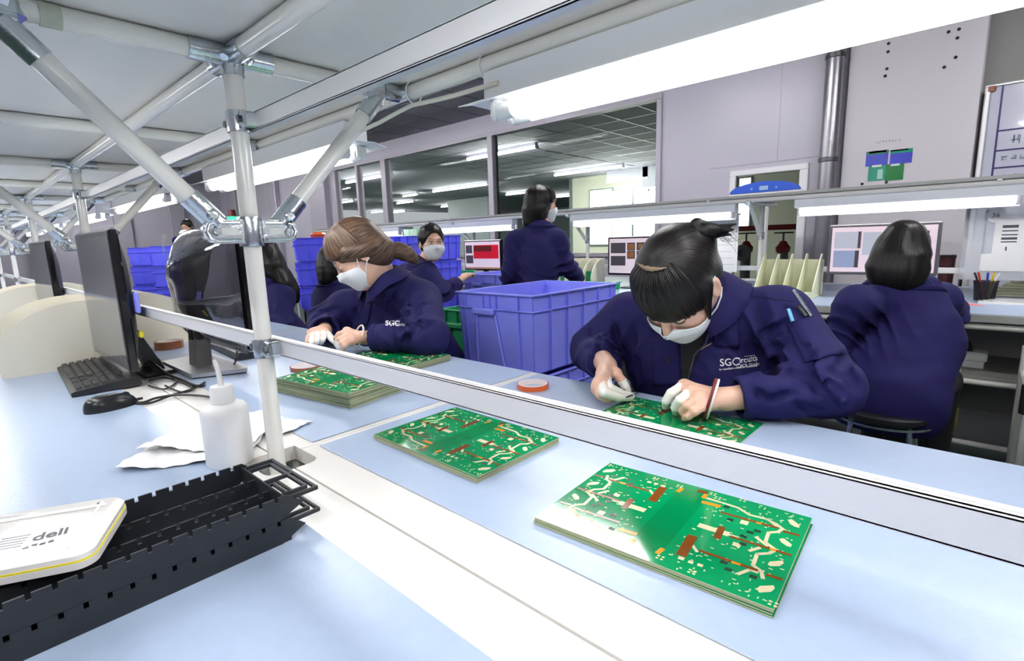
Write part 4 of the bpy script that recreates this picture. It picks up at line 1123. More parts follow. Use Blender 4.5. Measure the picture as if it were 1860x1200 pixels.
# green tray in front of the rack
def green_tray(x, y, w_, d_, label, z=0.75, hgt=0.05):
    t = thing('green_tray', label, 'tray', (x, y, z), 0, 'green trays')
    b = MB(); b.b2((-w_/2, -d_/2, 0), (w_/2, d_/2, 0.004)); b.build('tray_floor', M_green, t)
    for s in (-1, 1):
        MB().b2((-w_/2, s*d_/2-0.004, 0.004), (w_/2, s*d_/2+0.004, hgt), 0.001).build('side_wall', M_green, t)
        MB().b2((s*w_/2-0.004, -d_/2+0.004, 0.004), (s*w_/2+0.004, d_/2-0.004, hgt), 0.001).build('end_wall', M_green, t)
        MB().b2((s*w_/2-0.012, -d_/2-0.008, hgt), (s*w_/2+0.012, d_/2+0.008, hgt+0.006), 0.001).build('rim', M_green, t)
    return t
pA, pB = at_z(1058, 508, 0.80), at_z(1124, 512, 0.80)
green_tray((pA.x+pB.x)/2, max(3.16, min(pA.y, 3.3)), 0.42, 0.20, 'green tray at the bench edge behind the large blue crate', 0.75, 0.05)
pA = at_y(828, 487, 3.25)
green_tray(pA.x+0.06, 3.25, 0.18, 0.18, 'small green tray beside the elbow of the worker looking back', 0.75, 0.12)

qa, qb = at_y(1286, 392, B2C-0.05), at_y(1338, 494, B2C-0.05)
t = thing('display_sheet', 'white sheet hanging on the second row frame beside the hair bun', 'sheet', ((qa.x+qb.x)/2, B2C-0.05, qb.z))
MB().b2((-(qb.x-qa.x)/2, -0.002, 0.0), ((qb.x-qa.x)/2, 0.002, qa.z-qb.z)).build('sheet', M_paper, t)
MB().cyl((-(qb.x-qa.x)/2-0.01, 0, qa.z-qb.z), ((qb.x-qa.x)/2+0.01, 0, qa.z-qb.z), 0.006, n=10).build('top_rod', M_alu, t)
for i in range(6): MB().b2((-0.08, -0.0028, 0.05+0.045*i), (0.09-0.012*(i % 3), -0.0021, 0.054+0.045*i)).build('printed_line', mat('faint_print', srgb(196, 198, 204), 0.7, noise=(60, 0.05)), t)
# pens, cup, papers, sign at the right end
pn = at_z(1787, 545, 0.75)
t = thing('pen_holder', 'black mesh pen cup on the bench right of the right-hand worker', 'pen cup', (pn.x, pn.y, 0.75))
M_mesh = mat('mesh_black', srgb(40, 40, 42), 0.4, metal=0.3, alpha=0.6, noise=(400, 0.6))
MB().lathe([(0.0, 0.0), (0.042, 0.0), (0.050, 0.10), (0.0485, 0.10), (0.041, 0.003), (0.0, 0.003)], n=28).build('mesh_cup', M_mesh, t)
MB().lathe([(0.0485, 0.098), (0.052, 0.098), (0.052, 0.102), (0.0485, 0.102)], n=28, closed=True).build('rim', M_black, t)
for k, (dx, dy, tx_, ty_, c, nm) in enumerate(((-0.02, 0.0, -0.05, 0.0, (28, 28, 30), 'black'), (-0.008, 0.01, -0.035, 0.02, (210, 40, 30), 'red'), (0.012, 0.0, 0.004, 0.0, (36, 50, 180), 'blue'), (0.022, 0.006, 0.028, 0.012, (240, 205, 30), 'yellow'), (0.026, -0.01, 0.048, -0.01, (235, 235, 235), 'white'))):
    m_ = mat('pen_'+nm, srgb(*c), 0.35, noise=(30, 0.05))
    q = thing('pen', nm+' pen standing in the black mesh pen cup', 'pen', (pn.x, pn.y, 0.754), 0, 'pens in the mesh cup')
    MB().cyl((dx*0.6, dy*0.6, 0.002), (tx_*0.8, ty_*0.8, 0.115), 0.0045, n=10).build('barrel', m_, q)
    MB().cyl((tx_*0.8, ty_*0.8, 0.115), (tx_, ty_, 0.140), 0.0052, 0.0045, n=10).build('cap', m_, q)
pk = at_z(1745, 553, 0.75)
tag(MB().prism([(-0.10, -0.03), (0.10, -0.04), (-0.02, 0.10), (-0.11, 0.09)], 0.7502, 0.7512, lambda u, v, d: (pk.x+u, pk.y+v+0.03, d)).build('pink_paper', mat('pink_sheet', srgb(250, 120, 112), 0.7, noise=(20, 0.03))), 'salmon pink sheet of paper by the right-hand worker elbow', 'paper')
pw = at_z(1845, 550, 0.75)
for k in range(3):
    tag(MB().box((pw.x+0.02*k, pw.y+0.01*k, 0.7515+0.0035*k), (0.28, 0.20, 0.003), 0.0005, (0, 0, 0.05*k)).build('paper_sheaf', M_paper), ['lowest white paper sheaf at the right end of the second row', 'middle white paper sheaf at the right end of the second row', 'top white paper sheaf at the right end of the second row'][k], 'papers', 'paper sheaves')
pp = at_z(1838, 541, 0.75)
M_pad2 = mat('pad_cream', srgb(208, 210, 178), 0.6, noise=(14, 0.06))
for k in range(6):
    tag(MB().box((pp.x+0.010*k, pp.y+0.12+0.008*k, 0.7575+0.0135*k), (0.20-0.02*k, 0.15-0.012*k, 0.013), 0.003, (0, 0, 0.12*(k % 3))).build('note_pad', M_pad2), 'cream paper pad in the sloping pile at the right edge', 'pad', 'pile of cream pads')
t = thing('tumbler', 'dark red-brown tumbler behind the shoulder of the right-hand worker', 'cup', (-0.165, 4.10, 0.75))
M_mug = mat('tumbler_brown', srgb(88, 34, 34), 0.25, noise=(20, 0.1), coat=0.3)
MB().lathe([(0.0, 0.0), (0.034, 0.0), (0.036, 0.004), (0.041, 0.20), (0.0, 0.20)], n=28).build('body', M_mug, t)
MB().lathe([(0.0, 0.20), (0.043, 0.20), (0.043, 0.214), (0.039, 0.218), (0.0, 0.218)], n=28).build('lid', mat('tumbler_lid', srgb(52, 24, 26), 0.3, noise=(20, 0.1)), t)
# document holder with number badge
dh = thing('document_holder', 'clear document holder with white printed sheets and a round number badge', 'sign', (0.0, B2C-0.028, 0.75))
q0, q1 = at_y(1800, 392, B2C-0.03), at_y(1797, 492, B2C-0.03)
MB().b2((q0.x-0.10, -0.004, 0.10), (0.55, 0.0, 0.50)).build('acrylic_sheet', mat('acrylic', srgb(235, 240, 245), 0.05, alpha=0.35, noise=(4, 0.02)), dh)
sh_ = MB().b2((q0.x+0.02, -0.006, q1.z-0.75+0.02), (q0.x+0.40, -0.0045, q0.z-0.75)).build('printed_sheet', M_paper, dh)
for k, (u, v, w_, hh) in enumerate(((0.03, 0.000, 0.06, 0.014), (0.03, 0.026, 0.06, 0.006), (0.03, 0.046, 0.06, 0.006), (0.03, 0.062, 0.06, 0.012), (0.03, 0.082, 0.06, 0.006), (0.05, 0.11, 0.006, 0.02), (0.045, 0.15, 0.006, 0.008))):
    MB().b2((q0.x+0.02+u, -0.0068, q0.z-0.75-0.05-v-hh), (q0.x+0.02+u+w_, -0.0062, q0.z-0.75-0.05-v)).build('printed_block', M_ink, sh_, smooth=False)
MB().b2((q0.x-0.02, -0.0075, q1.z-0.75), (q0.x+0.40, -0.0065, q1.z-0.75+0.09)).build('printed_sheet', M_paper, dh)
bg = at_y(1809, 391, B2C-0.04)
MB().cyl((bg.x, -0.008, bg.z-0.75), (bg.x, -0.012, bg.z-0.75), 0.036, n=28).build('badge', M_paper, dh)
tx = text_mb('36', 0.034, 0.0003); xform(tx, Matrix.Translation((bg.x, -0.0126, bg.z-0.75)) @ Matrix.Rotation(PI/2, 4, 'X')); tx.build('lettering', M_ink, dh, smooth=False)
# things on the lower shelf
ad = at_y(1740, 640, 3.36)
t = thing('power_strip', 'white power strip on the lower shelf under the right-hand bench', 'power strip', (ad.x, 3.36, 0.4502))
MB().box((0, 0, 0.055), (0.22, 0.10, 0.045), 0.008).build('body', M_white, t); MB().b2((-0.10, -0.045, 0.0), (0.10, 0.045, 0.032), 0.003).build('riser', M_white, t)
t2 = thing('plug', 'black plug with cord standing on the white power strip', 'plug', (ad.x+0.03, 3.36, 0.4502+0.0778))
MB().lathe([(0.0, 0), (0.026, 0), (0.022, 0.02), (0.010, 0.045), (0.0, 0.05)], n=14).build('plug_body', M_rubber, t2)
MB().tube([(0, 0, 0.045), (-0.02, 0, 0.075), (-0.06, 0, 0.07), (-0.085, 0, 0.04), (-0.12, -0.06, 0.03), (-0.12, -0.065, -0.06)], 0.004, n=8).build('cord', M_cable, t2)
MB_ = at_y(1715, 645, 3.25)
t = thing('keyboard', 'pale keyboard stored on the lower shelf under the right-hand bench', 'keyboard', (ad.x-0.12, 3.20, 0.4502))
MB().b2((-0.20, -0.06, 0), (0.14, 0.06, 0.018), 0.004).build('case', M_white, t)
for i in range(12):
    for j in range(4): MB().b2((-0.195+0.027*i, -0.05+0.026*j, 0.018), (-0.173+0.027*i, -0.030+0.026*j, 0.024)).build('key', M_lam, t)
for dx, lab in ((-0.30, 'white box on the floor shelf under the right-hand bench'), ):
    pb = at_y(1690, 620, 3.3)
t = thing('storage_box', 'white lidded box standing on a dark case under the right-hand bench', 'box', (-0.20, 3.34, 0.16))
MB().b2((-0.11, -0.10, 0), (0.11, 0.10, 0.13), 0.006).build('body', M_white, t); MB().b2((-0.118, -0.108, 0.13), (0.118, 0.108, 0.15), 0.004).build('lid', M_white, t)
tag(MB().b2((-0.36, 3.22, 0.0), (-0.04, 3.46, 0.158), 0.008).build('dark_case', M_black), 'dark case on the floor under the white box', 'case')
fm = at_z(1722, 745, 0.0)
tag(MB().b2((fm.x-0.05, fm.y-0.5, 0.0005), (fm.x+0.05, fm.y+0.5, 0.002)).build('floor_marking', mat('yellow_floor_paint', srgb(214, 206, 60), 0.6, noise=(20, 0.1))), 'yellow painted stripe on the green floor under the right-hand bench', 'marking')

# tumbler-like machine with blue rounded top behind the shelf
eq = at_y(1392, 338, 4.9)
t = thing('scale_head', 'white instrument with a blue rounded top panel behind the second shelf', 'instrument', (eq.x, 4.9, 0))
arc = [(-0.30, 0.0)]+[(-0.30*math.cos(PI*i/16), 0.095*math.sin(PI*i/16)) for i in range(1, 16)]+[(0.30, 0.0)]
zb = eq.z-0.055
MB().prism([(u*1.06, v*1.05-0.05) for u, v in arc], -0.06, 0.06, lambda u, v, d: (u, d, zb+v)).build('head', M_white, t)
MB().prism([(u*0.96, v*0.94+0.004) for u, v in arc], -0.066, -0.060, lambda u, v, d: (u, d, zb+v)).build('blue_panel', mat('instrument_blue', srgb(40, 88, 200), 0.35, noise=(10, 0.05)), t)
MB().b2((-0.035, -0.070, zb+0.02), (0.035, -0.066, zb+0.055)).build('display', mat('display_grey', srgb(160, 190, 225), 0.2, noise=(10, 0.05)), t)
for s in (-1, 1): MB().cyl((s*0.10, -0.066, zb+0.035), (s*0.10, -0.070, zb+0.035), 0.010, n=10).build('button', mat('button_blue', srgb(120, 160, 230), 0.3, noise=(10, 0.05)), t)
MB().cyl((0, 0, 0.0), (0, 0, zb-0.05), 0.03, n=12).build('column', M_white, t)
MB().b2((-0.25, -0.2, 0.0), (0.25, 0.2, 0.03), 0.01).build('foot', M_white, t)

# pipes with red valves behind the glazed door
M_red = mat('valve_red', srgb(150, 40, 36), 0.4, noise=(20, 0.1))
M_castg = mat('valve_grey', srgb(110, 112, 112), 0.45, metal=0.4, noise=(20, 0.1))
def valve(px, py, y, label, flange):
    c = at_y(px, py, y)
    t = thing('gate_valve', label, 'valve', (c.x, y, 0), 0, 'valves behind the door glass')
    z = c.z
    MB().lathe([(0.0, 0.06), (0.03, 0.055), (0.05, 0.02), (0.075, -0.01), (0.07, -0.06), (0.0, -0.08)], (0, 0, z), n=18).build('bonnet', M_red, t)
    MB().cyl((0, 0, z+0.05), (0, 0, z+0.14), 0.010, n=10).build('stem', M_steel, t)
    MB().lathe([(0.075, 0.135), (0.095, 0.135), (0.095, 0.150), (0.075, 0.150)], (0, 0, z), n=24, closed=True).build('hand_wheel', M_rubber, t)
    MB().b2((-0.085, -0.008, z+0.136), (0.085, 0.008, z+0.148)).build('wheel_spoke', M_rubber, t)
    MB().cyl((0, 0, 0.0), (0, 0, z-0.05), 0.055, n=18).build('riser', M_castg, t)
    if flange:
        MB().lathe([(0.04, 0), (0.09, 0), (0.09, 0.03), (0.04, 0.03)], (0, -0.10, z-0.07), n=24, closed=True, R=Matrix.Rotation(PI/2, 3, 'X')).build('flange', M_castg, t)
        MB().cyl((0, -0.10, z-0.07), (0, 0.0, z-0.07), 0.045, n=18).build('branch', M_castg, t)
valve(1355, 447, 6.1, 'grey flanged valve with a red body left behind the door glass', True)
valve(1422, 447, 6.1, 'red gate valve right behind the door glass', False)
pr_ = at_y(1400, 413, 6.5)
tag(MB().cyl((-3.2, 6.5, pr_.z), (1.0, 6.5, pr_.z), 0.03, n=14).build('red_pipe', M_red), 'red water pipe crossing behind the glazed door', 'pipe')

# wall papers and pockets on the white panel
YP = WY-0.0505
def wallcard(name, q0, q1, m, label, cat, group=None, th=0.003, extra=()):
    a, b = at_y(*q0, YP), at_y(*q1, YP)
    t = thing(name, label, cat, ((a.x+b.x)/2, YP, (a.z+b.z)/2), 0, group)
    w_, h_ = abs(b.x-a.x)/2, abs(a.z-b.z)/2
    c = MB().b2((-w_, -th, -h_), (w_, 0, h_), 0.0005).build('pocket', m, t)
    for u0, v0, u1, v1, mm in extra:
        MB().b2((-w_+2*w_*u0, -th-0.001, h_-2*h_*v1), (-w_+2*w_*u1, -th, h_-2*h_*v0)).build('insert_or_glare', mm, t, smooth=False)
M_pblue = mat('pocket_blue', srgb(56, 68, 196), 0.25, noise=(10, 0.06), coat=0.4); M_pgreen = mat('pocket_green', srgb(0, 124, 50), 0.25, noise=(10, 0.06), coat=0.4); M_pteal = mat('pocket_teal', srgb(0, 150, 120), 0.25, noise=(10, 0.1), coat=0.4)
wallcard('wall_pocket', (1574, 276), (1612, 299), M_pblue, 'left blue document pocket on the white wall panel', 'pocket', 'wall pockets', extra=((0.03, 0, 0.97, 0.22, M_pgreen), (0.12, 0, 0.9, 0.14, M_paper)))
wallcard('wall_pocket', (1618, 273), (1656, 295), M_pblue, 'right blue document pocket on the white wall panel', 'pocket', 'wall pockets', extra=((0.0, 0, 1.0, 0.25, M_pteal), (0.0, 0, 0.8, 0.10, M_paper)))
wallcard('wall_pocket', (1578, 301), (1607, 327), M_pteal, 'teal document pocket on the white wall panel', 'pocket', 'wall pockets', extra=((0.2, 0, 0.75, 0.12, M_paper), (0.55, 0.3, 0.85, 0.9, mat('pocket_glare', srgb(170, 215, 200), 0.3, noise=(20, 0.1)))))  # pale upright strip is glare painted on the pocket, not paper
wallcard('wall_pocket', (1610, 299), (1640, 326), M_pgreen, 'dark green document pocket on the white wall panel', 'pocket', 'wall pockets', extra=((0.25, 0, 0.75, 0.12, M_paper),))
a, b = at_y(1590, 260, YP), at_y(1636, 253, YP)
t = thing('wall_label', 'small grey caption strip above the wall pockets', 'label', ((a.x+b.x)/2, YP, (a.z+b.z)/2))
MB().b2((-0.1, -0.001, -0.016), (0.1, 0, 0.016)).build('strip', M_panel, t)
tx = glyph_mb(8, 0.020, 2); xform(tx, Matrix.Translation((0, -0.0015, 0)) @ Matrix.Rotation(PI/2, 4, 'X')); tx.build('lettering', mat('caption_grey', srgb(130, 126, 140), 0.6, noise=(20, 0.05)), t, smooth=False)
# notice board at the right edge
YN = WY-0.10
a = at_y(1800, 172, YN); b = at_y(1772, 330, YN)
nb = thing('notice_board', 'white notice board with navy grid lines at the right edge', 'notice board', (a.x, YN, b.z))
H_ = a.z-b.z+0.05
M_navy = mat('navy_line', srgb(34, 34, 100), 0.4, noise=(20, 0.05)); M_nb = mat('notice_face', srgb(196, 198, 214), 0.12, noise=(6, 0.04), coat=0.5)
MB().b2((0.0, 0.0, -0.9), (1.6, 0.03, H_), 0.002).build('board', M_nb, nb)
MB().b2((-0.035, -0.012, -0.9), (0.0, 0.035, H_+0.01), 0.008).build('frame_edge', M_alu, nb)
MB().b2((-0.035, -0.012, H_), (1.6, 0.035, H_+0.02), 0.006).build('frame_edge', M_alu, nb)
MB().box((0.0, -0.006, H_-0.01), (0.05, 0.02, 0.05), 0.01).build('corner_cap', mat('corner_rust', srgb(150, 96, 80), 0.5, noise=(20, 0.1)), nb)
def nline(x0, z0, x1, z1): MB().b2((x0, -0.002, z0), (x1, 0.0, z1)).build('grid_line', M_navy, nb, smooth=False)
nline(0.055, -0.9, 0.067, H_); 
for zz in (0.30, 0.18, 0.075): nline(0.06, H_*0.0+zz*1.18-0.006, 1.6, zz*1.18+0.006)
nline(0.27, -0.9, 0.282, 0.18*1.18)
MB().lathe([(0.055, 0), (0.070, 0), (0.070, 0.002), (0.055, 0.002)], (0.40, -0.001, H_-0.14), n=30, closed=True, R=Matrix.Rotation(PI/2, 3, 'X')).build('logo_ring', mat('logo_green', srgb(96, 140, 80), 0.4, noise=(40, 0.1)), nb)
tx = text_mb('QC', 0.075, 0.0005, bold=0.001); xform(tx, Matrix.Translation((0.40, -0.002, H_-0.14)) @ Matrix.Rotation(PI/2, 4, 'X')); tx.build('lettering', M_ink, nb, smooth=False)
for k, (x_, z_, n_, sz) in enumerate(((0.16, 0.29, 1, 0.075), (0.32, 0.29, 1, 0.075), (0.48, 0.29, 1, 0.075), (0.165, 0.155, 3, 0.045), (0.165, 0.02, 2, 0.05))):
    tx = glyph_mb(n_, sz, 10+k); xform(tx, Matrix.Translation((x_, -0.002, z_)) @ Matrix.Rotation(PI/2, 4, 'X')); stuff(tx.build('printed_marks', mat('notice_ink', srgb(90, 108, 124), 0.4, noise=(20, 0.05)), nb, smooth=False))

# cart at the right edge
t = thing('tube_cart', 'grey tube cart with white bins cut by the right edge', 'cart', (0.45, 2.62, 0))
for sx in (-1, 1):
    for sy in (-1, 1): MB().cyl((sx*0.29, sy*0.22, 0.0), (sx*0.29, sy*0.22, 0.66), 0.016, n=14).build('leg', M_tube, t)
for z in (0.15, 0.55):
    b = MB()
    for s in (-1, 1): b.cyl((-0.29, s*0.22, z), (0.29, s*0.22, z), 0.014, n=10); b.cyl((s*0.29, -0.22, z), (s*0.29, 0.22, z), 0.014, n=10)
    b.build('shelf_frame', M_tube, t)
MB().b2((-0.29, -0.22, 0.564), (0.29, 0.22, 0.574)).build('deck', M_pan, t)
for sx in (-1, 1): MB().lathe([(0.016, 0.50), (0.026, 0.50), (0.026, 0.60), (0.016, 0.60)], (sx*0.29, -0.22, 0), n=14).build('knob', M_rubber, t)
copy_tree(GC, None, (0.45, 2.62, 0.667), PI/2, 'green crate on the cart at the right edge')
for k in range(3):
    b = thing('white_bin', ['lowest', 'middle', 'top'][k]+' of the white bins stacked at the right edge', 'bin', (0.30, 2.20, 0.10+0.15*k), 0, 'stacked white bins')
    MB().add([(-0.11,-0.09,0), (0.11,-0.09,0), (0.11,0.09,0), (-0.11,0.09,0), (-0.13,-0.11,0.13), (0.13,-0.11,0.13), (0.13,0.11,0.13), (-0.13,0.11,0.13)], [(0,1,2,3), (4,5,6,7), (0,1,5,4), (1,2,6,5), (2,3,7,6), (3,0,4,7)]).build('body', M_white, b)
    MB().b2((-0.14, -0.12, 0.13), (0.14, 0.12, 0.147), 0.004).build('rim', M_white, b)
tag(MB().b2((0.17, 2.08, 0.0), (0.43, 2.32, 0.098), 0.005).build('bin_base', M_black), 'black base under the white bins at the right edge', 'base')
# signal lamp and far exit dot
sg = at_y(423, 399, 5.2)
t = thing('signal_lamp', 'small signal lamp with a lit green lens and a red cap behind the near post', 'lamp', (sg.x, 5.2, 0))
MB().cyl((0, 0, 0), (0, 0, sg.z-0.06), 0.02, n=8).build('pole', M_steel, t)
MB().cyl((0, 0, sg.z-0.06), (0, 0, sg.z+0.08), 0.13, n=14).build('green_lens', mat('lens_green', srgb(60, 220, 170), 0.2, emit=(srgb(60, 240, 170), 0.9), noise=(10, 0.05)), t)
MB().cyl((0, 0, sg.z+0.08), (0, 0, sg.z+0.25), 0.10, 0.08, n=14).build('red_lens', mat('lens_red', srgb(120, 30, 24), 0.3, noise=(10, 0.05)), t)
# ------------------------------------------------------------------ people: implicit surfaces turned into single continuous meshes
A3 = lambda p: np.array((p[0], p[1], p[2]), dtype=np.float64)
class SDF:
    def __init__(s): s.p = []; s.fold = None
    def cap(s, a, b, ra, rb=None, k=0.02, op=1):
        a, b = A3(a), A3(b); rb = ra if rb is None else rb
        s.p.append(('c', a, b, ra, rb, k, op, (a+b)/2, np.linalg.norm(b-a)/2+max(ra, rb))); return s
    def ell(s, c, r, R=None, k=0.02, op=1):
        R = np.eye(3) if R is None else R
        s.p.append(('e', A3(c), A3(r), R, None, k, op, A3(c), max(r))); return s
    def ecap(s, a, b, ra, rb, ax, q, k=0.02):
        a, b, ax = A3(a), A3(b), A3(ax); ax = ax/np.linalg.norm(ax)
        s.p.append(('f', a, b, (ra, rb), (ax, q), k, 1, (a+b)/2, np.linalg.norm(b-a)/2+max(ra, rb))); return s
    def flat(s, a, b, ra, rb, k=0.02, op=1):
        a, b = A3(a), A3(b)
        s.p.append(('y', a, b, ra, rb, k, op, (a+b)/2, np.linalg.norm(b-a)/2+max(ra, rb))); return s
    @staticmethod
    def d1(q, P):
        t = q[0]
        if t == 'c' or t == 'f' or t == 'y':
            a, b = q[1], q[2]; ab = b-a; L2 = ab@ab+1e-12
            pa = P-a
            if t == 'f':
                ax, sc = q[4]; m = pa@ax; pa = pa+np.outer(m*(1/sc-1), ax); ab = ab+ax*((ab@ax)*(1/sc-1)); L2 = ab@ab+1e-12
                ra, rb = q[3]
            else: ra, rb = q[3], q[4]
            h = (pa@ab)/L2
            if t == 'y':
                L = math.sqrt(L2); hc = np.clip(h, 0, 1)
                rad = np.linalg.norm(pa-np.outer(h, ab), axis=1)-(ra+(rb-ra)*hc)
                return np.maximum(rad, np.maximum(-h*L, (h-1)*L))
            h = np.clip(h, 0, 1)
            d = np.linalg.norm(pa-np.outer(h, ab), axis=1)-(ra+(rb-ra)*h)
            return d*(0.5+0.5*q[4][1]) if t == 'f' else d
        Pl = (P-q[1])@q[3]; r = q[2]
        k0 = np.linalg.norm(Pl/r, axis=1); k1 = np.linalg.norm(Pl/(r*r), axis=1)+1e-9
        return k0*(k0-1)/k1
    def ev(s, P, prims=None):
        d = np.full(len(P), 1.0)
        for q in (s.p if prims is None else prims):
            e = s.d1(q, P); k = q[5]
            if q[6] > 0:
                h = np.clip(0.5+0.5*(d-e)/k, 0, 1); d = d+(e-d)*h-k*h*(1-h)
            else:
                h = np.clip(0.5-0.5*(d+e)/k, 0, 1); d = d+(-e-d)*h+k*h*(1-h)
        if s.fold is not None: d = d+s.fold(P)
        return d
    def grad(s, P, e=0.0015):
        g = np.stack([s.ev(P+np.eye(3)[i]*e)-s.ev(P-np.eye(3)[i]*e) for i in range(3)], 1)
        return g/(np.linalg.norm(g, axis=1, keepdims=True)+1e-9)
    def trace(s, O, D, tmax=3.0, n=60):
        D = D/np.linalg.norm(D, axis=1, keepdims=True); t = np.zeros(len(O)); 
        for _ in range(n):
            t = np.minimum(t+s.ev(O+D*t[:, None])*0.85, tmax)
        return O+D*t[:, None]
    def mesh(s, h, zmin=None):
        """surface nets on a sparse grid"""
        pos = [q for q in s.p if q[6] > 0]
        lo = np.min([q[7]-q[8] for q in pos], 0)-0.03; hi = np.max([q[7]+q[8] for q in pos], 0)+0.03
        if zmin is not None: lo[2] = max(lo[2], zmin)
        B = 8; nb = np.ceil((hi-lo)/(h*B)).astype(int)
        N = nb*B+1
        g = np.full(tuple(N), 1.0, dtype=np.float32)
        ci = np.stack(np.meshgrid(*[np.arange(n) for n in nb], indexing='ij'), -1).reshape(-1, 3)
        cc = lo+(ci+0.5)*B*h; br = B*h*0.87
        dc = np.concatenate([s.ev(c) for c in np.array_split(cc, max(1, len(cc)//20000))])
        inside = dc < 0
        near = np.abs(dc) < br*1.6+0.006
        cen = np.array([q[7] for q in s.p]); rad = np.array([q[8]+q[5] for q in s.p])
        off = np.stack(np.meshgrid(*[np.arange(B+1)]*3, indexing='ij'), -1).reshape(-1, 3)*h
        for i in np.nonzero(inside & ~near)[0]:
            a = ci[i]*B; g[a[0]:a[0]+B+1, a[1]:a[1]+B+1, a[2]:a[2]+B+1] = -1.0
        for i in np.nonzero(near)[0]:
            a = ci[i]*B; P = lo+a*h+off
            dd = np.linalg.norm(cen-cc[i], axis=1)-rad
            pr = [s.p[j] for j in np.nonzero(dd < br+0.02)[0]]
            v = s.ev(P, pr) if pr else np.ones(len(P))
            g[a[0]:a[0]+B+1, a[1]:a[1]+B+1, a[2]:a[2]+B+1] = v.reshape(B+1, B+1, B+1)
        S = g < 0
        c8 = [(i, j, k) for i in (0, 1) for j in (0, 1) for k in (0, 1)]
        n0, n1, n2 = N-1
        cnt = np.zeros((n0, n1, n2), np.int8)
        for i, j, k in c8: cnt += S[i:i+n0, j:j+n1, k:k+n2]
        act = (cnt > 0) & (cnt < 8)
        idx = np.argwhere(act); vid = np.full(act.shape, -1, np.int32); vid[act] = np.arange(len(idx))
        val = np.stack([g[idx[:, 0]+i, idx[:, 1]+j, idx[:, 2]+k] for i, j, k in c8], 1)
        acc = np.zeros((len(idx), 3)); num = np.zeros(len(idx))
        C8 = np.array(c8, float)
        for a in range(8):
            for b in range(a+1, 8):
                if abs(C8[a]-C8[b]).sum() != 1: continue
                va, vb = val[:, a], val[:, b]; m = (va < 0) != (vb < 0)
                t = np.where(m, va/np.where(np.abs(va-vb) < 1e-9, 1, va-vb), 0)
                acc += (C8[a]+(C8[b]-C8[a])*t[:, None])*m[:, None]; num += m
        V = lo+(idx+acc/np.maximum(num, 1)[:, None])*h
        F = []
        for ax in range(3):
            o1, o2 = (ax+1) % 3, (ax+2) % 3
            sl0 = [slice(None)]*3; sl1 = [slice(None)]*3
            sl0[ax] = slice(0, -1); sl1[ax] = slice(1, None)
            ch = S[tuple(sl0)] != S[tuple(sl1)]
            e = np.argwhere(ch)
            e = e[(e[:, o1] > 0) & (e[:, o2] > 0) & (e[:, o1] < N[o1]-1) & (e[:, o2] < N[o2]-1)]
            q = []
            for d1_, d2_ in ((1, 1), (0, 1), (0, 0), (1, 0)):
                c = e.copy(); c[:, o1] -= d1_; c[:, o2] -= d2_; q.append(vid[c[:, 0], c[:, 1], c[:, 2]])
            q = np.stack(q, 1)
            neg = S[e[:, 0], e[:, 1], e[:, 2]]
            q[~neg] = q[~neg][:, ::-1]
            F.append(q)
        F = np.concatenate(F); F = F[(F >= 0).all(1)]
        return V, F
def sdf_obj(name, sdf, h, m, parent, zmin=None, relax=1):
    V, F = sdf.mesh(h, zmin)
    iv = np.array(parent.matrix_basis.inverted()) if parent else np.eye(4)
    V = V@iv[:3, :3].T+iv[:3, 3]
    me = bpy.data.meshes.new(name)
    me.vertices.add(len(V)); me.vertices.foreach_set('co', V.astype(np.float32).ravel())
    me.loops.add(F.size); me.loops.foreach_set('vertex_index', F.astype(np.int32).ravel())
    me.polygons.add(len(F)); me.polygons.foreach_set('loop_start', np.arange(0, F.size, 4, dtype=np.int32))
    me.update(calc_edges=True); me.validate(); me.shade_smooth()
    me.materials.append(m)
    o = bpy.data.objects.new(name, me); COL.objects.link(o)
    if parent: o.parent = parent
    return o
def arr_obj(name, V, F, m, parent, thick=0.0):
    b = MB(); b.v = [tuple(p) for p in V]; b.f = [tuple(int(i) for i in q) for q in F]
    o = b.build(name, m, parent, world=True, ang=70, fix=False)
    if thick:
        md = o.modifiers.new('thickness', 'SOLIDIFY'); md.thickness = thick; md.offset = 0
    return o
def gridF(nu, nv): return [(i*nv+j, (i+1)*nv+j, (i+1)*nv+j+1, i*nv+j+1) for i in range(nu-1) for j in range(nv-1)]
def decal(name, sdf, corners, m, parent, off=0.0012, nu=10, nv=10, thick=0.0012):
    """patch lying on a body surface, its outline given as seen in the photograph"""
    c = [np.array(q, float) for q in corners]; D = []
    for i in range(nu):
        for j in range(nv):
            u, v = i/(nu-1), j/(nv-1)
            q = (c[0]*(1-u)+c[1]*u)*(1-v)+(c[3]*(1-u)+c[2]*u)*v
            D.append(A3(ray(*q)))
    D = np.array(D); O = np.tile(A3(CAM), (len(D), 1))
    H = sdf.trace(O, D, 6.0)
    H = H+sdf.grad(H)*off
    return arr_obj(name, H, gridF(nu, nv), m, parent, thick)
def seam(name, sdf, pts, m, parent, r=0.0012, off=0.0006, n=8):
    Q = []
    for a, b in zip(pts[:-1], pts[1:]):
        for k in range(n): Q.append((a[0]+(b[0]-a[0])*k/n, a[1]+(b[1]-a[1])*k/n))
    Q.append(pts[-1])
    D = np.array([A3(ray(*q)) for q in Q]); H = sdf.trace(np.tile(A3(CAM), (len(D), 1)), D, 6.0); H = H+sdf.grad(H)*off
    return MB().tube([tuple(p) for p in H], r, n=6).build(name, m, parent, world=True)
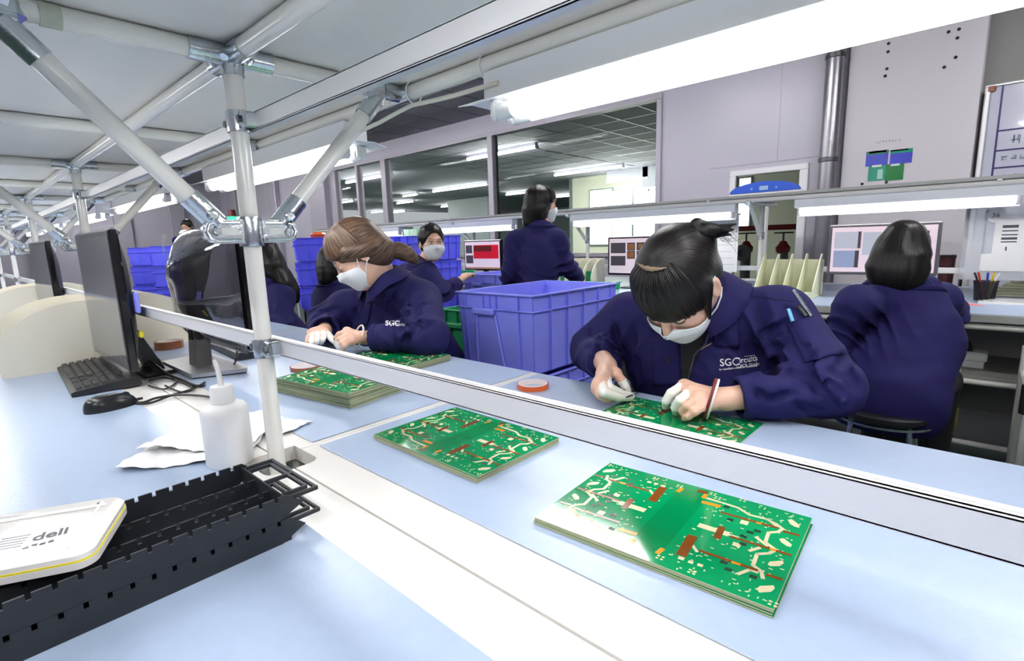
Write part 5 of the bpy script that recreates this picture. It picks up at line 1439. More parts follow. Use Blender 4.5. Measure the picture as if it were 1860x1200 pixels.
def text_decal(sdf, body, size, c_px, right_px, m, parent, bold=0.0, align='LEFT'):
    """lettering laid on the cloth: c_px start, right_px a point along the baseline"""
    tb_ = text_mb(body, 1.0, 0.0, align, bold)
    if not tb_.v: return
    p0 = np.array(c_px, float); d = np.array(right_px, float)-p0; L = np.linalg.norm(d); d /= L; n = np.array((d[1], -d[0]))
    D = np.array([A3(ray(*(p0+d*v[0]*size+n*v[1]*size))) for v in tb_.v])
    H = sdf.trace(np.tile(A3(CAM), (len(D), 1)), D, 6.0); H = H+sdf.grad(H)*0.0016
    b = MB(); b.v = [tuple(p) for p in H]; b.f = tb_.f
    return b.build('lettering', m, parent, world=True, smooth=False, fix=False)

M_skin = mat('skin', srgb(230, 186, 162), 0.42, noise=(60, 0.05), bump=(300, 0.03))
_b = M_skin.node_tree.nodes['Principled BSDF']; _b.inputs['Subsurface Weight'].default_value = 0.12; _b.inputs['Subsurface Radius'].default_value = (0.012, 0.005, 0.003)
M_navyc = mat('navy_twill', srgb(33, 31, 84), 0.8, noise=(25, 0.12), bump=(900, 0.10), spec=0.25)
M_navyd = mat('navy_seam', srgb(22, 21, 58), 0.8, noise=(25, 0.10))
M_shirt = mat('black_shirt', srgb(18, 18, 22), 0.8, noise=(40, 0.15), bump=(500, 0.1))
M_trous = mat('black_trousers', srgb(20, 20, 26), 0.8, noise=(30, 0.15))
M_mask = mat('mask_white', srgb(232, 236, 240), 0.7, noise=(60, 0.02), bump=(800, 0.05))
M_cot = mat('latex_white', srgb(244, 240, 232), 0.5, noise=(60, 0.02), bump=(200, 0.06))
M_eye = mat('eye_dark', srgb(24, 16, 14), 0.2, noise=(40, 0.1)); M_sclera = mat('eye_white', srgb(236, 230, 226), 0.25, noise=(40, 0.02))
M_thread = mat('logo_white', srgb(240, 240, 246), 0.6, noise=(60, 0.02))
def hair_mat(name, c, c2, rough=0.32):
    m = mat(name, srgb(*c), rough, bump=(1, 0.0))
    nt = m.node_tree; b = nt.nodes['Principled BSDF']
    tc = nt.nodes.new('ShaderNodeTexCoord'); wv = nt.nodes.new('ShaderNodeAttribute'); wv.attribute_name = 'flow'
    ns = nt.nodes.new('ShaderNodeTexNoise'); ns.inputs['Scale'].default_value = 1.0; ns.inputs['Detail'].default_value = 3
    nt.links.new(wv.outputs['Vector'], ns.inputs['Vector'])
    mx = nt.nodes.new('ShaderNodeMix'); mx.data_type = 'RGBA'; mx.inputs[6].default_value = srgb(*c); mx.inputs[7].default_value = srgb(*c2)
    rp = nt.nodes.new('ShaderNodeValToRGB'); rp.color_ramp.elements[0].position = 0.38; rp.color_ramp.elements[1].position = 0.66
    nt.links.new(ns.outputs['Fac'], rp.inputs[0]); nt.links.new(rp.outputs[0], mx.inputs[0]); nt.links.new(mx.outputs[2], b.inputs['Base Color'])
    bp = nt.nodes.new('ShaderNodeBump'); bp.inputs['Strength'].default_value = 0.35; bp.inputs['Distance'].default_value = 0.003
    b.inputs['Specular IOR Level'].default_value = 0.32
    nt.links.new(ns.outputs['Fac'], bp.inputs['Height']); nt.links.new(bp.outputs[0], b.inputs['Normal'])
    return m
M_hairb = hair_mat('hair_black', (9, 8, 8), (30, 26, 25), 0.40)
M_hairbr = hair_mat('hair_brown', (58, 42, 33), (118, 95, 78), 0.38)
def flow_attr(o, pole, axis, scale=90.0):
    """store strand coordinates (angle round the pole axis) so that streaks run with the hair"""
    me = o.data; n = len(me.vertices); co = np.empty(n*3, np.float32); me.vertices.foreach_get('co', co); co = co.reshape(-1, 3)
    M = np.array(o.parent.matrix_basis) if o.parent else np.eye(4)
    P = co@M[:3, :3].T+M[:3, 3]-A3(pole)
    ax = A3(axis); ax = ax/np.linalg.norm(ax); a = np.cross(ax, (0.31, 0.9, 0.2)); a /= np.linalg.norm(a); b = np.cross(ax, a)
    z = P@ax; x, y = P@a, P@b; r = np.sqrt(x*x+y*y)+1e-6
    vec = np.stack([x/r*scale*0.22, y/r*scale*0.22, (np.arctan2(r, z))*1.6], 1).astype(np.float32)
    at = me.attributes.new('flow', 'FLOAT_VECTOR', 'POINT'); at.data.foreach_set('vector', vec.ravel())

def frame_from(f, up=(0, 0, 1), roll=0.0):
    f = A3(f); f /= np.linalg.norm(f); up = A3(up)
    x = np.cross(f, up); x /= np.linalg.norm(x); u = np.cross(x, f)
    c, s_ = math.cos(roll), math.sin(roll)
    x, u = x*c+u*s_, u*c-x*s_
    return np.stack([x, f, u], 1)          # columns: right-hand side, forward, up
class Head:
    def __init__(s, C, f, roll=0.0, k=1.0, up=(0, 0, 1)):
        s.C = A3(C); s.R = frame_from(f, up, roll); s.k = k
    def W(s, p): return s.C+s.R@(np.array(p, float)*s.k)
    def e(s, S, c, r, k=0.015, op=1): S.ell(s.W(c), np.array(r)*s.k, s.R, k, op)
    def prims(s, S):
        k = s.k
        s.e(S, (0, -0.012, 0.035), (0.073, 0.092, 0.086), 0.02)
        s.e(S, (0, 0.028, -0.020), (0.061, 0.060, 0.084), 0.025)
        s.e(S, (0, 0.040, -0.068), (0.045, 0.044, 0.044), 0.02)
        s.e(S, (0, 0.064, -0.098), (0.018, 0.017, 0.014), 0.015)
        for q in (-1, 1):
            s.e(S, (q*0.034, 0.053, -0.030), (0.027, 0.027, 0.030), 0.02)
        s.e(S, (0, 0.079, 0.028), (0.046, 0.012, 0.010), 0.015)
        for q in (-1, 1): s.e(S, (q*0.031, 0.094, 0.008), (0.019, 0.013, 0.011), 0.010, -1)
        for q in (-1, 1): s.e(S, (q*0.031, 0.0745, 0.007), (0.0145, 0.0135, 0.0115), 0.004)
        S.cap(s.W((0, 0.088, 0.010)), s.W((0, 0.105, -0.026)), 0.0065*k, 0.0100*k, 0.010)
        for q in (-1, 1): S.cap(s.W((q*0.010, 0.094, -0.029)), s.W((q*0.008, 0.098, -0.028)), 0.0065*k, None, 0.006)
        for q in (-1, 1):
            s.e(S, (q*0.076, -0.010, -0.006), (0.007, 0.019, 0.031), 0.008)
            s.e(S, (q*0.083, -0.004, -0.004), (0.005, 0.010, 0.018), 0.006, -1)
    def eyes(s, parent, closed=True):
        for q in (-1, 1):
            if closed:
                P = [s.W((q*(0.019+0.024*t), 0.0895-0.004*abs(2*t-1)**2-0.004*t, 0.001-0.0025*math.sin(PI*t))) for t in np.linspace(0, 1, 8)]
                MB().tube([tuple(p) for p in P], 0.0013*s.k, n=6).build('eyelashes', M_eye, parent, world=True)
            else:
                P = s.W((q*0.031, 0.0775, 0.006))
                b = MB(); b.lathe([(0, -0.0125)]+[(0.0125*math.sin(PI*i/10), -0.0125*math.cos(PI*i/10)) for i in range(1, 10)]+[(0, 0.0125)], tuple(P), n=16); b.build('eyeball', M_sclera, parent, world=True)
                P = s.W((q*0.030, 0.0875, 0.006)); b = MB(); b.lathe([(0, -0.005)]+[(0.0052*math.sin(PI*i/8), -0.0052*math.cos(PI*i/8)) for i in range(1, 8)]+[(0, 0.005)], tuple(P), n=12); b.build('iris', M_eye, parent, world=True)
                P = [s.W((q*(0.016+0.030*t), 0.0905-0.006*t, 0.0125+0.003*math.sin(PI*t))) for t in np.linspace(0, 1, 8)]
                MB().tube([tuple(p) for p in P], 0.0022*s.k, n=6).build('eyelashes', M_eye, parent, world=True)
            P = [s.W((q*(0.014+0.036*t), 0.0915-0.010*t, 0.027+0.006*math.sin(PI*t*0.8))) for t in np.linspace(0, 1, 8)]
            MB().tube([tuple(p) for p in P], [0.002*s.k*(1-0.5*abs(2*t-1)) for t in np.linspace(0, 1, 8)], n=6).build('eyebrow', M_hairb, parent, world=True)
    def mask(s, S, parent, nu=31, nv=19, straps=True, top=0.0, slip=0.0):
        O, D = [], []
        for i in range(nu):
            th = (i/(nu-1)*2-1)*math.radians(74)
            e = abs(i/(nu-1)*2-1)
            zt = -0.004+top-0.026*e**1.6; zb = -0.118+0.052*e**1.3
            for j in range(nv):
                z = zt+(zb-zt)*j/(nv-1)
                d = np.array((math.sin(th), math.cos(th), 0.0))
                # lower part looks up at the chin
                tilt = -0.5*max(0.0, (j/(nv-1)-0.6))*2*(1-e)
                d3 = np.array((d[0], d[1], tilt)); d3 /= np.linalg.norm(d3)
                o = np.array((0, 0.012, z))+d3*0.25
                O.append(s.W(o)); D.append(-(s.R@d3))
        O, D = np.array(O), np.array(D)
        H = S.trace(O, D, 0.30*s.k)
        L = ((H-s.C)@s.R).reshape(nu, nv, 3)/s.k
        # taut sheet: bridge the hollows round the nose, then pleat
        for _ in range(14):
            A = L.copy()
            A[1:-1, 1:-1] = (L[2:, 1:-1]+L[:-2, 1:-1]+L[1:-1, 2:]+L[1:-1, :-2])/4
            better = (A[..., 1] > L[..., 1])
            L[1:-1, 1:-1] = np.where(better[1:-1, 1:-1, None], A[1:-1, 1:-1], 0.75*L[1:-1, 1:-1]+0.25*A[1:-1, 1:-1])
        for i in range(nu):
            th = (i/(nu-1)*2-1)*math.radians(74); e = abs(i/(nu-1)*2-1)
            for j in range(nv):
                v = j/(nv-1)
                o = 0.0050+0.010*math.sin(PI*min(1, v*0.9+0.12))*(1-e**2)
                o += 0.0014*((v*4.0) % 1.0)*(1-e)*(0.15 < v < 0.85)
                L[i, j] += np.array((math.sin(th), math.cos(th), 0))*o
        H = np.array([s.W(p) for p in L.reshape(-1, 3)])
        o = arr_obj('face_mask', H, gridF(nu, nv), M_mask, parent, 0.0016)
        if straps:
            for q, i in ((-1, 0), (1, nu-1)):
                for j, ez in ((1, 0.022), (nv-2, -0.034)):
                    a = L[i, j]
                    pts = [a, a*0.5+np.array((q*0.078, 0.004, ez))*0.5+np.array((q*0.005, 0, 0)), (q*0.081, -0.004, ez), (q*0.079, -0.022, ez*0.8)]
                    MB().tube([tuple(s.W(p)) for p in pts], 0.0018*s.k, n=6).build('ear_loop', M_mask, parent, world=True).parent = o
        return o
    def strands(s, pts_fn, n, name, m, parent, r=0.0006, seed=1):
        rr = random.Random(seed); b = MB()
        for _ in range(n):
            P = pts_fn(rr); b.tube([tuple(s.W(p)) for p in P], [r*1.2]+[r]*(len(P)-2)+[r*0.3], n=3, cap=False)
        o = b.build(name, m, parent, world=True, fix=False); stuff(o)
        flow_attr(o, s.W((0, -0.02, 0.1)), s.R@np.array((0, 0.3, 1)))
        return o

def noise_fold(amp, freq, seed, centers=(), lines=()):
    r = np.random.RandomState(seed)
    K = r.randn(5, 3); K /= np.linalg.norm(K, axis=1, keepdims=True); ph = r.rand(5)*6
    C = [(A3(c), rad, a, A3(dr)/np.linalg.norm(A3(dr)), fr) for c, rad, a, dr, fr in centers]
    def f(P):
        w = np.sin(P@K[0]*freq+ph[0]+1.3*np.sin(P@K[1]*freq*0.7+ph[1]))
        v = np.sin(P@K[2]*freq*1.9+ph[2]+1.1*np.sin(P@K[3]*freq*1.2+ph[3]))
        d = amp*0.6*w+amp*0.4*v
        for c, rad, a, dr, fr in C:
            q = P-c; g = np.exp(-(q*q).sum(1)/(rad*rad))
            s1 = np.sin(q@dr*fr+0.8*np.sin(P@K[4]*18+ph[4])+0.5*w)
            d = d+a*1.9*g*(0.75-1.35*np.sqrt(np.abs(s1)+0.02))*-1.0
        return d
    return f
def creases(J, lines, depth=0.011, r=0.0105, k=0.006, ridge=0.005):
    """press fold valleys into the cloth along lines followed on the photograph"""
    todo, rid = [], []
    for pts in lines:
        Q = []
        for a, b in zip(pts[:-1], pts[1:]):
            for t_ in (0.0, 0.5): Q.append((a[0]+(b[0]-a[0])*t_, a[1]+(b[1]-a[1])*t_))
        Q.append(pts[-1])
        D = np.array([A3(ray(*q)) for q in Q]); H = J.trace(np.tile(A3(CAM), (len(D), 1)), D, 6.0); N = J.grad(H)
        n = len(Q)
        T = H[-1]-H[0]; T /= np.linalg.norm(T)+1e-9
        for i in range(n-1):
            sd = np.cross(N[i], T); sd /= np.linalg.norm(sd)+1e-9
            if sd[2] < 0: sd = -sd
            q0, q1 = H[i]+sd*0.016+N[i]*(ridge-0.012), H[i+1]+sd*0.016+N[i+1]*(ridge-0.012)
            if 0 < i < n-2 or n < 5: rid.append((q0, q1, 0, 0))
            e0 = math.sin(PI*(i+0.25)/(n-0.5)); e1 = math.sin(PI*(i+1.25)/(n-0.5))
            todo.append((H[i]+N[i]*(r-depth*max(e0, 0.1)), H[i+1]+N[i+1]*(r-depth*max(e1, 0.1))))
    for a, b, c, d in rid: J.cap(a, b, 0.012, None, 0.014)
    for a, b in todo: J.cap(a, b, r, None, k, -1)
def seg_pts(*q): return [A3(p) for p in q]

def hand(S, wrist, fingers, r0=0.0105, palm=0.0135, cots=None, kpalm=0.012):
    """fingers: list of joint lists (knuckle .. tip); returns tubes for the finger cots"""
    W_ = A3(wrist); out = []
    kn = [A3(f[0]) for f in fingers[:4]]
    for a in kn: S.cap(W_, a, palm*1.15, palm*0.92, kpalm)
    for a, b in zip(kn[:-1], kn[1:]): S.cap(a, b, palm*0.92, None, kpalm)
    S.cap(W_*0.6+kn[1]*0.4, W_*0.6+kn[2]*0.4, palm*1.2, None, kpalm)
    for i, f in enumerate(fingers):
        sc = (1.0, 1.04, 0.98, 0.84, 1.12)[i]
        P = [A3(p) for p in f]; rs = [r0*1.0*sc, r0*0.93*sc, r0*0.84*sc, r0*0.70*sc]
        if i == 4: S.cap(W_*0.65+P[0]*0.35, P[0], palm*1.05, rs[0]*1.1, kpalm)
        for j in range(len(P)-1): S.cap(P[j], P[j+1], rs[j], rs[j+1], 0.0035 if j else 0.006)
        if cots and i in cots:
            out.append((P, rs))
    return out
def cot_mesh(P, rs, start, parent):
    """latex sleeve over the outer part of a finger"""
    S = SDF(); n = len(P)
    q = P[start[0]]+(P[start[0]+1]-P[start[0]])*start[1]; r_ = rs[start[0]]+(rs[start[0]+1]-rs[start[0]])*start[1]
    S.flat(q, P[start[0]+1], r_+0.0013, rs[start[0]+1]+0.0011, 0.001)
    S.cap(P[start[0]+1], P[start[0]+1], rs[start[0]+1]+0.0011, None, 0.001)
    for j in range(start[0]+1, n-1): S.cap(P[j], P[j+1], rs[j]+0.0011, rs[j+1]+0.0011, 0.001)
    d = (P[start[0]+1]-q); d /= np.linalg.norm(d)
    S.flat(q-d*0.0, q+d*0.0028, r_+0.0022, r_+0.0022, 0.0012)
    return sdf_obj('finger_cot', S, 0.0016, M_cot, parent)
def collar_mesh(J, neck, axis, fwd, parent, r=0.060, h=0.034, out=0.040, gap=38, drop=0.035):
    """stand-and-fall collar pushed clear of the jacket"""
    n = A3(axis); n /= np.linalg.norm(n); f = A3(fwd); f = f-n*(f@n); f /= np.linalg.norm(f); x = np.cross(f, n)
    prof = [(0.0, -0.005), (0.003, 0.4*h), (0.004, 0.85*h), (0.009, h), (0.018, 0.82*h), (0.6*out, 0.35*h), (out, -0.12*h)]
    V = []; nu = 40
    for i in range(nu):
        a = math.radians(gap+(360-2*gap)*i/(nu-1)); fr = max(0.0, math.cos(a))
        for d, z in prof:
            rr = r+d*(1+0.25*fr)
            V.append(A3(neck)+x*math.sin(a)*rr*1.05+f*math.cos(a)*rr*0.95+n*(z-drop*fr**1.5*(0.6+d*8)))
    V = np.array(V)
    for _ in range(3):
        d = J.ev(V); g = J.grad(V); V = V+g*np.maximum(0, 0.0035-d)[:, None]
    return arr_obj('collar', V, gridF(nu, len(prof)), M_navyc, parent, 0.003)
def legs_seated(S, pelvis, fwd, k=1.0, spread=0.09, knee_h=0.48):
    p = A3(pelvis); f = A3(fwd); f[2] = 0; f /= np.linalg.norm(f); x = np.cross(f, (0, 0, 1))
    for q in (-1, 1):
        hip = p+x*q*spread+np.array((0, 0, -0.02)); kn = p+f*0.40+x*q*(spread+0.03); kn[2] = knee_h; an = kn+f*0.02; an[2] = 0.09
        S.cap(hip, kn, 0.085, 0.062, 0.03); S.cap(kn, an, 0.060, 0.044, 0.02)
        S.cap(an, an+f*0.13+np.array((0, 0, -0.045)), 0.045, 0.034, 0.02)
def stool(x, y, z, label, m=M_black):
    t = thing('round_stool', label, 'stool', (x, y, 0), 0, 'round stools')
    MB().lathe([(0.0, z-0.035), (0.15, z-0.035), (0.165, z-0.02), (0.165, z-0.006), (0.15, z), (0.0, z)], n=32).build('seat', m, t)
    MB().lathe([(0.160, z-0.045), (0.168, z-0.045), (0.168, z-0.036), (0.160, z-0.036)], n=32, closed=True).build('seat_ring', M_chrome, t)
    for k in range(4):
        a = PI/4+PI/2*k
        MB().tube([(0.13*math.cos(a), 0.13*math.sin(a), z-0.04), (0.15*math.cos(a), 0.15*math.sin(a), z*0.5), (0.18*math.cos(a), 0.18*math.sin(a), 0.0)], 0.010, n=10).build('leg', M_chrome, t)
    r_ = MB(); r_.tube([(0.155*math.cos(a), 0.155*math.sin(a), 0.17) for a in [2*PI*k/24 for k in range(25)]], 0.007, n=8); r_.build('foot_ring', M_chrome, t)
# ------------------------------------------------------------------ worker A: bent over the single board
def pz(*q): return [A3(at_z(*p)) for p in q]
def hair_cap(Hd, S, grow=0.0):
    Hd.e(S, (0, -0.016, 0.040), (0.082+grow, 0.102+grow, 0.093+grow), 0.01)
    Hd.e(S, (0, -0.050, -0.015), (0.070+grow, 0.062+grow, 0.060), 0.03)
def hair_face_cut(Hd, S, zc=-0.045, r=(0.066, 0.075, 0.085), yc=0.085): Hd.e(S, (0, yc, zc), r, 0.012, -1)
def fringe(Hd, parent, m, az=(-62, 62), el=(86, -6), rad=(0.087, 0.107, 0.100), c=(0, -0.012, 0.036), jag=4.0, seed=2, side=0.0, n=64, nv=22, name='fringe', edge=None):
    rr = random.Random(seed); V = []
    for i in range(n):
        a = math.radians(az[0]+(az[1]-az[0])*i/(n-1)); t_ = abs(2*i/(n-1)-1)
        e1 = el[1]-rr.uniform(0, jag)-side*t_**3
        if edge: e1 += edge(2*i/(n-1)-1)
        for j in range(nv):
            e = math.radians(el[0]+(e1-el[0])*j/(nv-1))
            k = (1.0+0.006*math.sin(i*1.9)+0.004*math.sin(i*0.7+j*0.15))*(1-0.10*max(0.0, 1-j/(nv*0.35))**1.5)
            if e < 0: k += 0.02*(-e)
            V.append(Hd.W((c[0]+rad[0]*k*math.cos(e)*math.sin(a), c[1]+rad[1]*k*math.cos(e)*math.cos(a), c[2]+rad[2]*k*math.sin(e))))
    o = arr_obj(name, np.array(V), gridF(n, nv), m, parent, 0.006)
    flow_attr(o, Hd.W((c[0], c[1], c[2])), Hd.R@np.array((0, 0, 1.0)), 140)
    return o

pa = thing('person', 'worker with a black hair bun and white mask bent over a single circuit board', 'person', (-0.52, 1.40, 0), 0)
HA = Head(at_d(1234, 521, 1.13), (-0.06, -0.585, -0.81), math.radians(2))
HC = HA.C
shL, shR = A3((-0.335, 1.275, 0.940)), A3((-0.725, 1.285, 0.905))
elL, elR = A3((-0.206, 1.180, 0.818)), A3((-0.818, 1.235, 0.808))
wrL, wrR = A3(at_z(1322, 724, 0.797)), A3(at_z(1103, 664, 0.818))
neckA = A3((-0.515, 1.215, 0.972))
pelv = A3((-0.53, 1.46, 0.50))
# body skin: head, neck, chest, arms, hands in one surface
SA = SDF(); HA.prims(SA)
SA.cap(HA.W((0, -0.028, -0.055)), neckA+np.array((0, 0.02, -0.01)), 0.052, 0.056, 0.03)
SA.ecap(pelv, A3((-0.525, 1.285, 0.86)), 0.125, 0.135, (0.0, 1, 0.2), 0.62, 0.04)
SA.cap(neckA+np.array((0, 0.03, -0.03)), shL+np.array((-0.03, 0, -0.02)), 0.045, 0.05, 0.03); SA.cap(neckA+np.array((0, 0.03, -0.03)), shR+np.array((0.03, 0, -0.02)), 0.045, 0.05, 0.03)
for sh, el, wr in ((shL, elL, wrL), (shR, elR, wrR)):
    SA.cap(sh, el, 0.043, 0.036, 0.02); SA.cap(el, wr, 0.036, 0.024, 0.02)
fL = [pz((1243, 700, 0.806), (1219, 714, 0.800), (1210, 728, 0.782), (1209, 738, 0.764)),
      pz((1255, 712, 0.804), (1235, 727, 0.797), (1227, 740, 0.778), (1228, 748, 0.763)),
      pz((1270, 724, 0.799), (1249, 737, 0.791), (1240, 747, 0.775), (1240, 753, 0.763)),
      pz((1284, 735, 0.791), (1262, 748, 0.783), (1250, 756, 0.772), (1243, 760, 0.763)),
      pz((1290, 722, 0.778), (1262, 728, 0.773), (1240, 734, 0.768), (1226, 738, 0.764))]
cotL = hand(SA, wrL, fL, 0.0100, 0.0135, (0, 1))
fR = [pz((1100, 683, 0.812), (1106, 703, 0.800), (1128, 714, 0.780), (1147, 719, 0.766)),
      pz((1092, 692, 0.808), (1096, 712, 0.796), (1122, 721, 0.776), (1144, 722, 0.764)),
      pz((1087, 700, 0.801), (1089, 716, 0.789), (1104, 723, 0.775), (1118, 724, 0.765)),
      pz((1086, 707, 0.793), (1089, 719, 0.782), (1100, 725, 0.772), (1110, 727, 0.764)),
      pz((1120, 677, 0.812), (1129, 690, 0.800), (1136, 702, 0.785), (1140, 709, 0.775))]
cotR = hand(SA, wrR, fR, 0.0098, 0.0130, (0, 1, 4))
sdf_obj('body', SA, 0.0027, M_skin, pa, zmin=0.55)
for P, rs in cotL: cot_mesh(P, rs, (0, 0.30), pa)
for P, rs in cotR[:2]: cot_mesh(P, rs, (0, 0.35), pa)
cot_mesh(cotR[2][0], cotR[2][1], (1, 0.1), pa)
# tweezers in the right hand
tw = MB(); a = fR[0][3]; b_ = fR[4][3]
tip = A3(at_z(1162, 712, 0.757))
for q in (a+np.array((0.004, 0, 0.004)), b_):
    tw.tube([tuple(q-(tip-q)*0.9), tuple(q), tuple(tip)], [0.0016, 0.002, 0.0007], n=6)
t = thing('tweezers', 'fine dark tweezers held in the right hand of the worker with the bun', 'tweezers', tuple(tip))
tw.build('blades', M_steel, t, world=True)
# wrist strap
def ring_strap(c, axis, r, tilt, parent, m1, m2):
    ax = A3(axis); ax /= np.linalg.norm(ax); u = np.cross(ax, (0, 0, 1)); u /= np.linalg.norm(u); v = np.cross(u, ax)
    for o_, m_, rr in ((-0.0028, m1, 0.0030), (0.0028, m2, 0.0026)):
        if m_ is None: continue
        b = MB(); b.tube([tuple(A3(c)+ax*(o_+tilt*math.sin(t_))+u*r*math.cos(t_)+v*r*math.sin(t_)) for t_ in [2*PI*k/36 for k in range(37)]], rr, n=8)
        b.build('wrist_strap', m_, parent, world=True)
ring_strap(at_z(1292, 724, 0.797), wrL-fL[1][0], 0.041, 0.006, pa, mat('strap_red', srgb(120, 30, 34), 0.5, noise=(40, 0.1)), mat('strap_white', srgb(236, 230, 226), 0.5, noise=(40, 0.03)))

# jacket
JA = SDF()
JA.ecap(pelv+np.array((0, -0.03, -0.03)), A3((-0.525, 1.290, 0.80)), 0.175, 0.185, (0.0, 1, 0.25), 0.66, 0.05)
JA.ecap(A3((-0.525, 1.285, 0.80)), A3((-0.515, 1.265, 0.900)), 0.185, 0.120, (0.0, 1, 0.2), 0.70, 0.06)
for sh, s_ in ((shL, 1), (shR, -1)):
    JA.cap(A3((-0.52, 1.275, 0.945)), sh, 0.066, 0.064, 0.045)
JA.cap(A3((-0.505, 1.30, 0.955)), A3((-0.52, 1.34, 0.85)), 0.075, 0.10, 0.06)
JA.cap(shL, elL, 0.070, 0.062, 0.03); JA.cap(elL, elL*0.45+wrL*0.55, 0.060, 0.050, 0.02)
cfL = wrL+(elL-wrL)*0.10; JA.flat(elL*0.6+wrL*0.4, cfL, 0.052, 0.042, 0.018)
JA.cap(shR, elR, 0.072, 0.062, 0.03); JA.cap(elR, elR*0.45+wrR*0.55, 0.060, 0.050, 0.02)
cfR = wrR+(elR-wrR)*0.06; JA.flat(elR*0.6+wrR*0.4, cfR, 0.052, 0.045, 0.018)
for el, cf, rr in ((elL, cfL, 0.036), (elR, cfR, 0.039)):
    d_ = (cf-el)/np.linalg.norm(cf-el); JA.flat(cf-d_*0.03, cf+d_*0.02, rr, rr, 0.003, -1)
JA.cap(neckA+np.array((0, -0.02, 0.02)), neckA+np.array((0, -0.07, 0.05)), 0.052, 0.06, 0.02, -1)
JA.fold = noise_fold(0.0028, 26, 4, [(elL+np.array((-0.02, -0.02, 0.05)), 0.085, 0.0085, (0.75, -0.3, 0.75), 62), (elL*0.5+wrL*0.5, 0.06, 0.003, (1, 0.4, 0.2), 75),
    (elR+np.array((0.02, -0.03, 0.03)), 0.075, 0.0070, (0.6, 0.3, -0.8), 66), (shL*0.8+np.array((-0.105, 0.22, 0.16)), 0.07, 0.0090, (0.9, 0.1, 0.35), 58),
    (A3((-0.42, 1.16, 0.84)), 0.075, 0.0065, (0.85, 0.0, 0.45), 55), (A3((-0.66, 1.17, 0.83)), 0.08, 0.0065, (0.7, 0.0, -0.6), 58), (shL*0.4+elL*0.6, 0.07, 0.004, (0.6, 0.2, -0.9), 60), (A3((-0.53, 1.17, 0.80)), 0.08, 0.004, (0.3, 0, 1), 50)])
creases(JA, [[(1400, 681), (1446, 677), (1487, 689), (1525, 712)], [(1500, 676), (1537, 678), (1560, 708)], [(1471, 694), (1508, 718), (1521, 746)], [(1383, 622), (1404, 648), (1407, 680)], [(1420, 618), (1406, 660)],
  [(1383, 612), (1432, 588)], [(1540, 645), (1522, 672)], [(1067, 604), (1096, 622), (1128, 640)], [(1064, 628), (1092, 640), (1120, 652)], [(1113, 585), (1134, 640)], [(1150, 590), (1156, 660), (1166, 710)], [(1342, 634), (1383, 645), (1392, 680)], [(1365, 712), (1400, 722), (1440, 716)], [(1300, 610), (1318, 632)], [(1440, 735), (1480, 745)]])
JA.cap(A3(at_d(1400, 640, 1.085)), A3(at_d(1404, 676, 1.07)), 0.016, 0.012, 0.012, -1)
jacket = sdf_obj('jacket', JA, 0.0045, M_navyc, pa, zmin=0.40)
LG = SDF(); legs_seated(LG, pelv, (0, -1, 0)); sdf_obj('trousers', LG, 0.010, M_trous, pa)
collar_mesh(JA, neckA+np.array((0.0, 0.012, 0.0)), (0.0, -0.35, 0.94), (0, -1, -0.3), pa, 0.066, 0.036, 0.050, 32, 0.045)
decal('shirt_front', JA, [(1236, 590), (1290, 585), (1250, 694), (1240, 694)], M_shirt, pa, 0.0022, 10, 14, 0.001)
seam('zip', JA, [(1293, 588), (1282, 624), (1262, 644), (1250, 690), (1245, 720)], M_steel, pa, 0.0018, 0.003)
for k, (a, b) in enumerate((((1292, 622), (1265, 640)),)):
    seam('zip_teeth', JA, [a, b], M_chrome, pa, 0.0022, 0.0035)
decal('lapel', JA, [(1294, 584), (1342, 560), (1340, 632), (1296, 628)], M_navyc, pa, 0.0035, 10, 10, 0.003)
decal('placket', JA, [(1184, 612), (1232, 606), (1236, 700), (1186, 700)], M_navyc, pa, 0.0022, 8, 14, 0.002)
decal('button', JA, [(1211, 650), (1219, 650), (1219, 658), (1211, 658)], M_navyd, pa, 0.0035, 4, 4, 0.002)
seam('yoke_seam', JA, [(1335, 536), (1390, 540), (1440, 548)], M_navyd, pa, 0.0011)
seam('sleeve_seam', JA, [(1378, 560), (1380, 610), (1384, 650)], M_navyd, pa, 0.0011)
seam('cuff_seam', JA, [(1348, 693), (1352, 727), (1356, 757)], M_navyd, pa, 0.0011)
decal('sleeve_pocket', JA, [(1430, 588), (1478, 572), (1532, 640), (1462, 660)], M_navyc, pa, 0.003, 12, 12, 0.003)
text_decal(JA, 'SGC', 19, (1307, 659), (1340, 657), M_thread, pa, 0.012)
text_decal(JA, 'ircuits', 13.5, (1342, 655), (1380, 650), M_thread, pa, 0.008)
text_decal(JA, 'PCB Group', 7.5, (1344, 665), (1370, 661), M_thread, pa, 0.006)
text_decal(JA, 'for excellent customer solutions', 5.2, (1306, 671), (1370, 664), M_thread, pa, 0.012)
seam('logo_line', JA, [(1338, 665), (1343, 668), (1345, 664)], M_thread, pa, 0.0005, 0.001)
seam('logo_line', JA, [(1352, 648), (1370, 645), (1375, 664), (1366, 664)], M_thread, pa, 0.0005, 0.001)
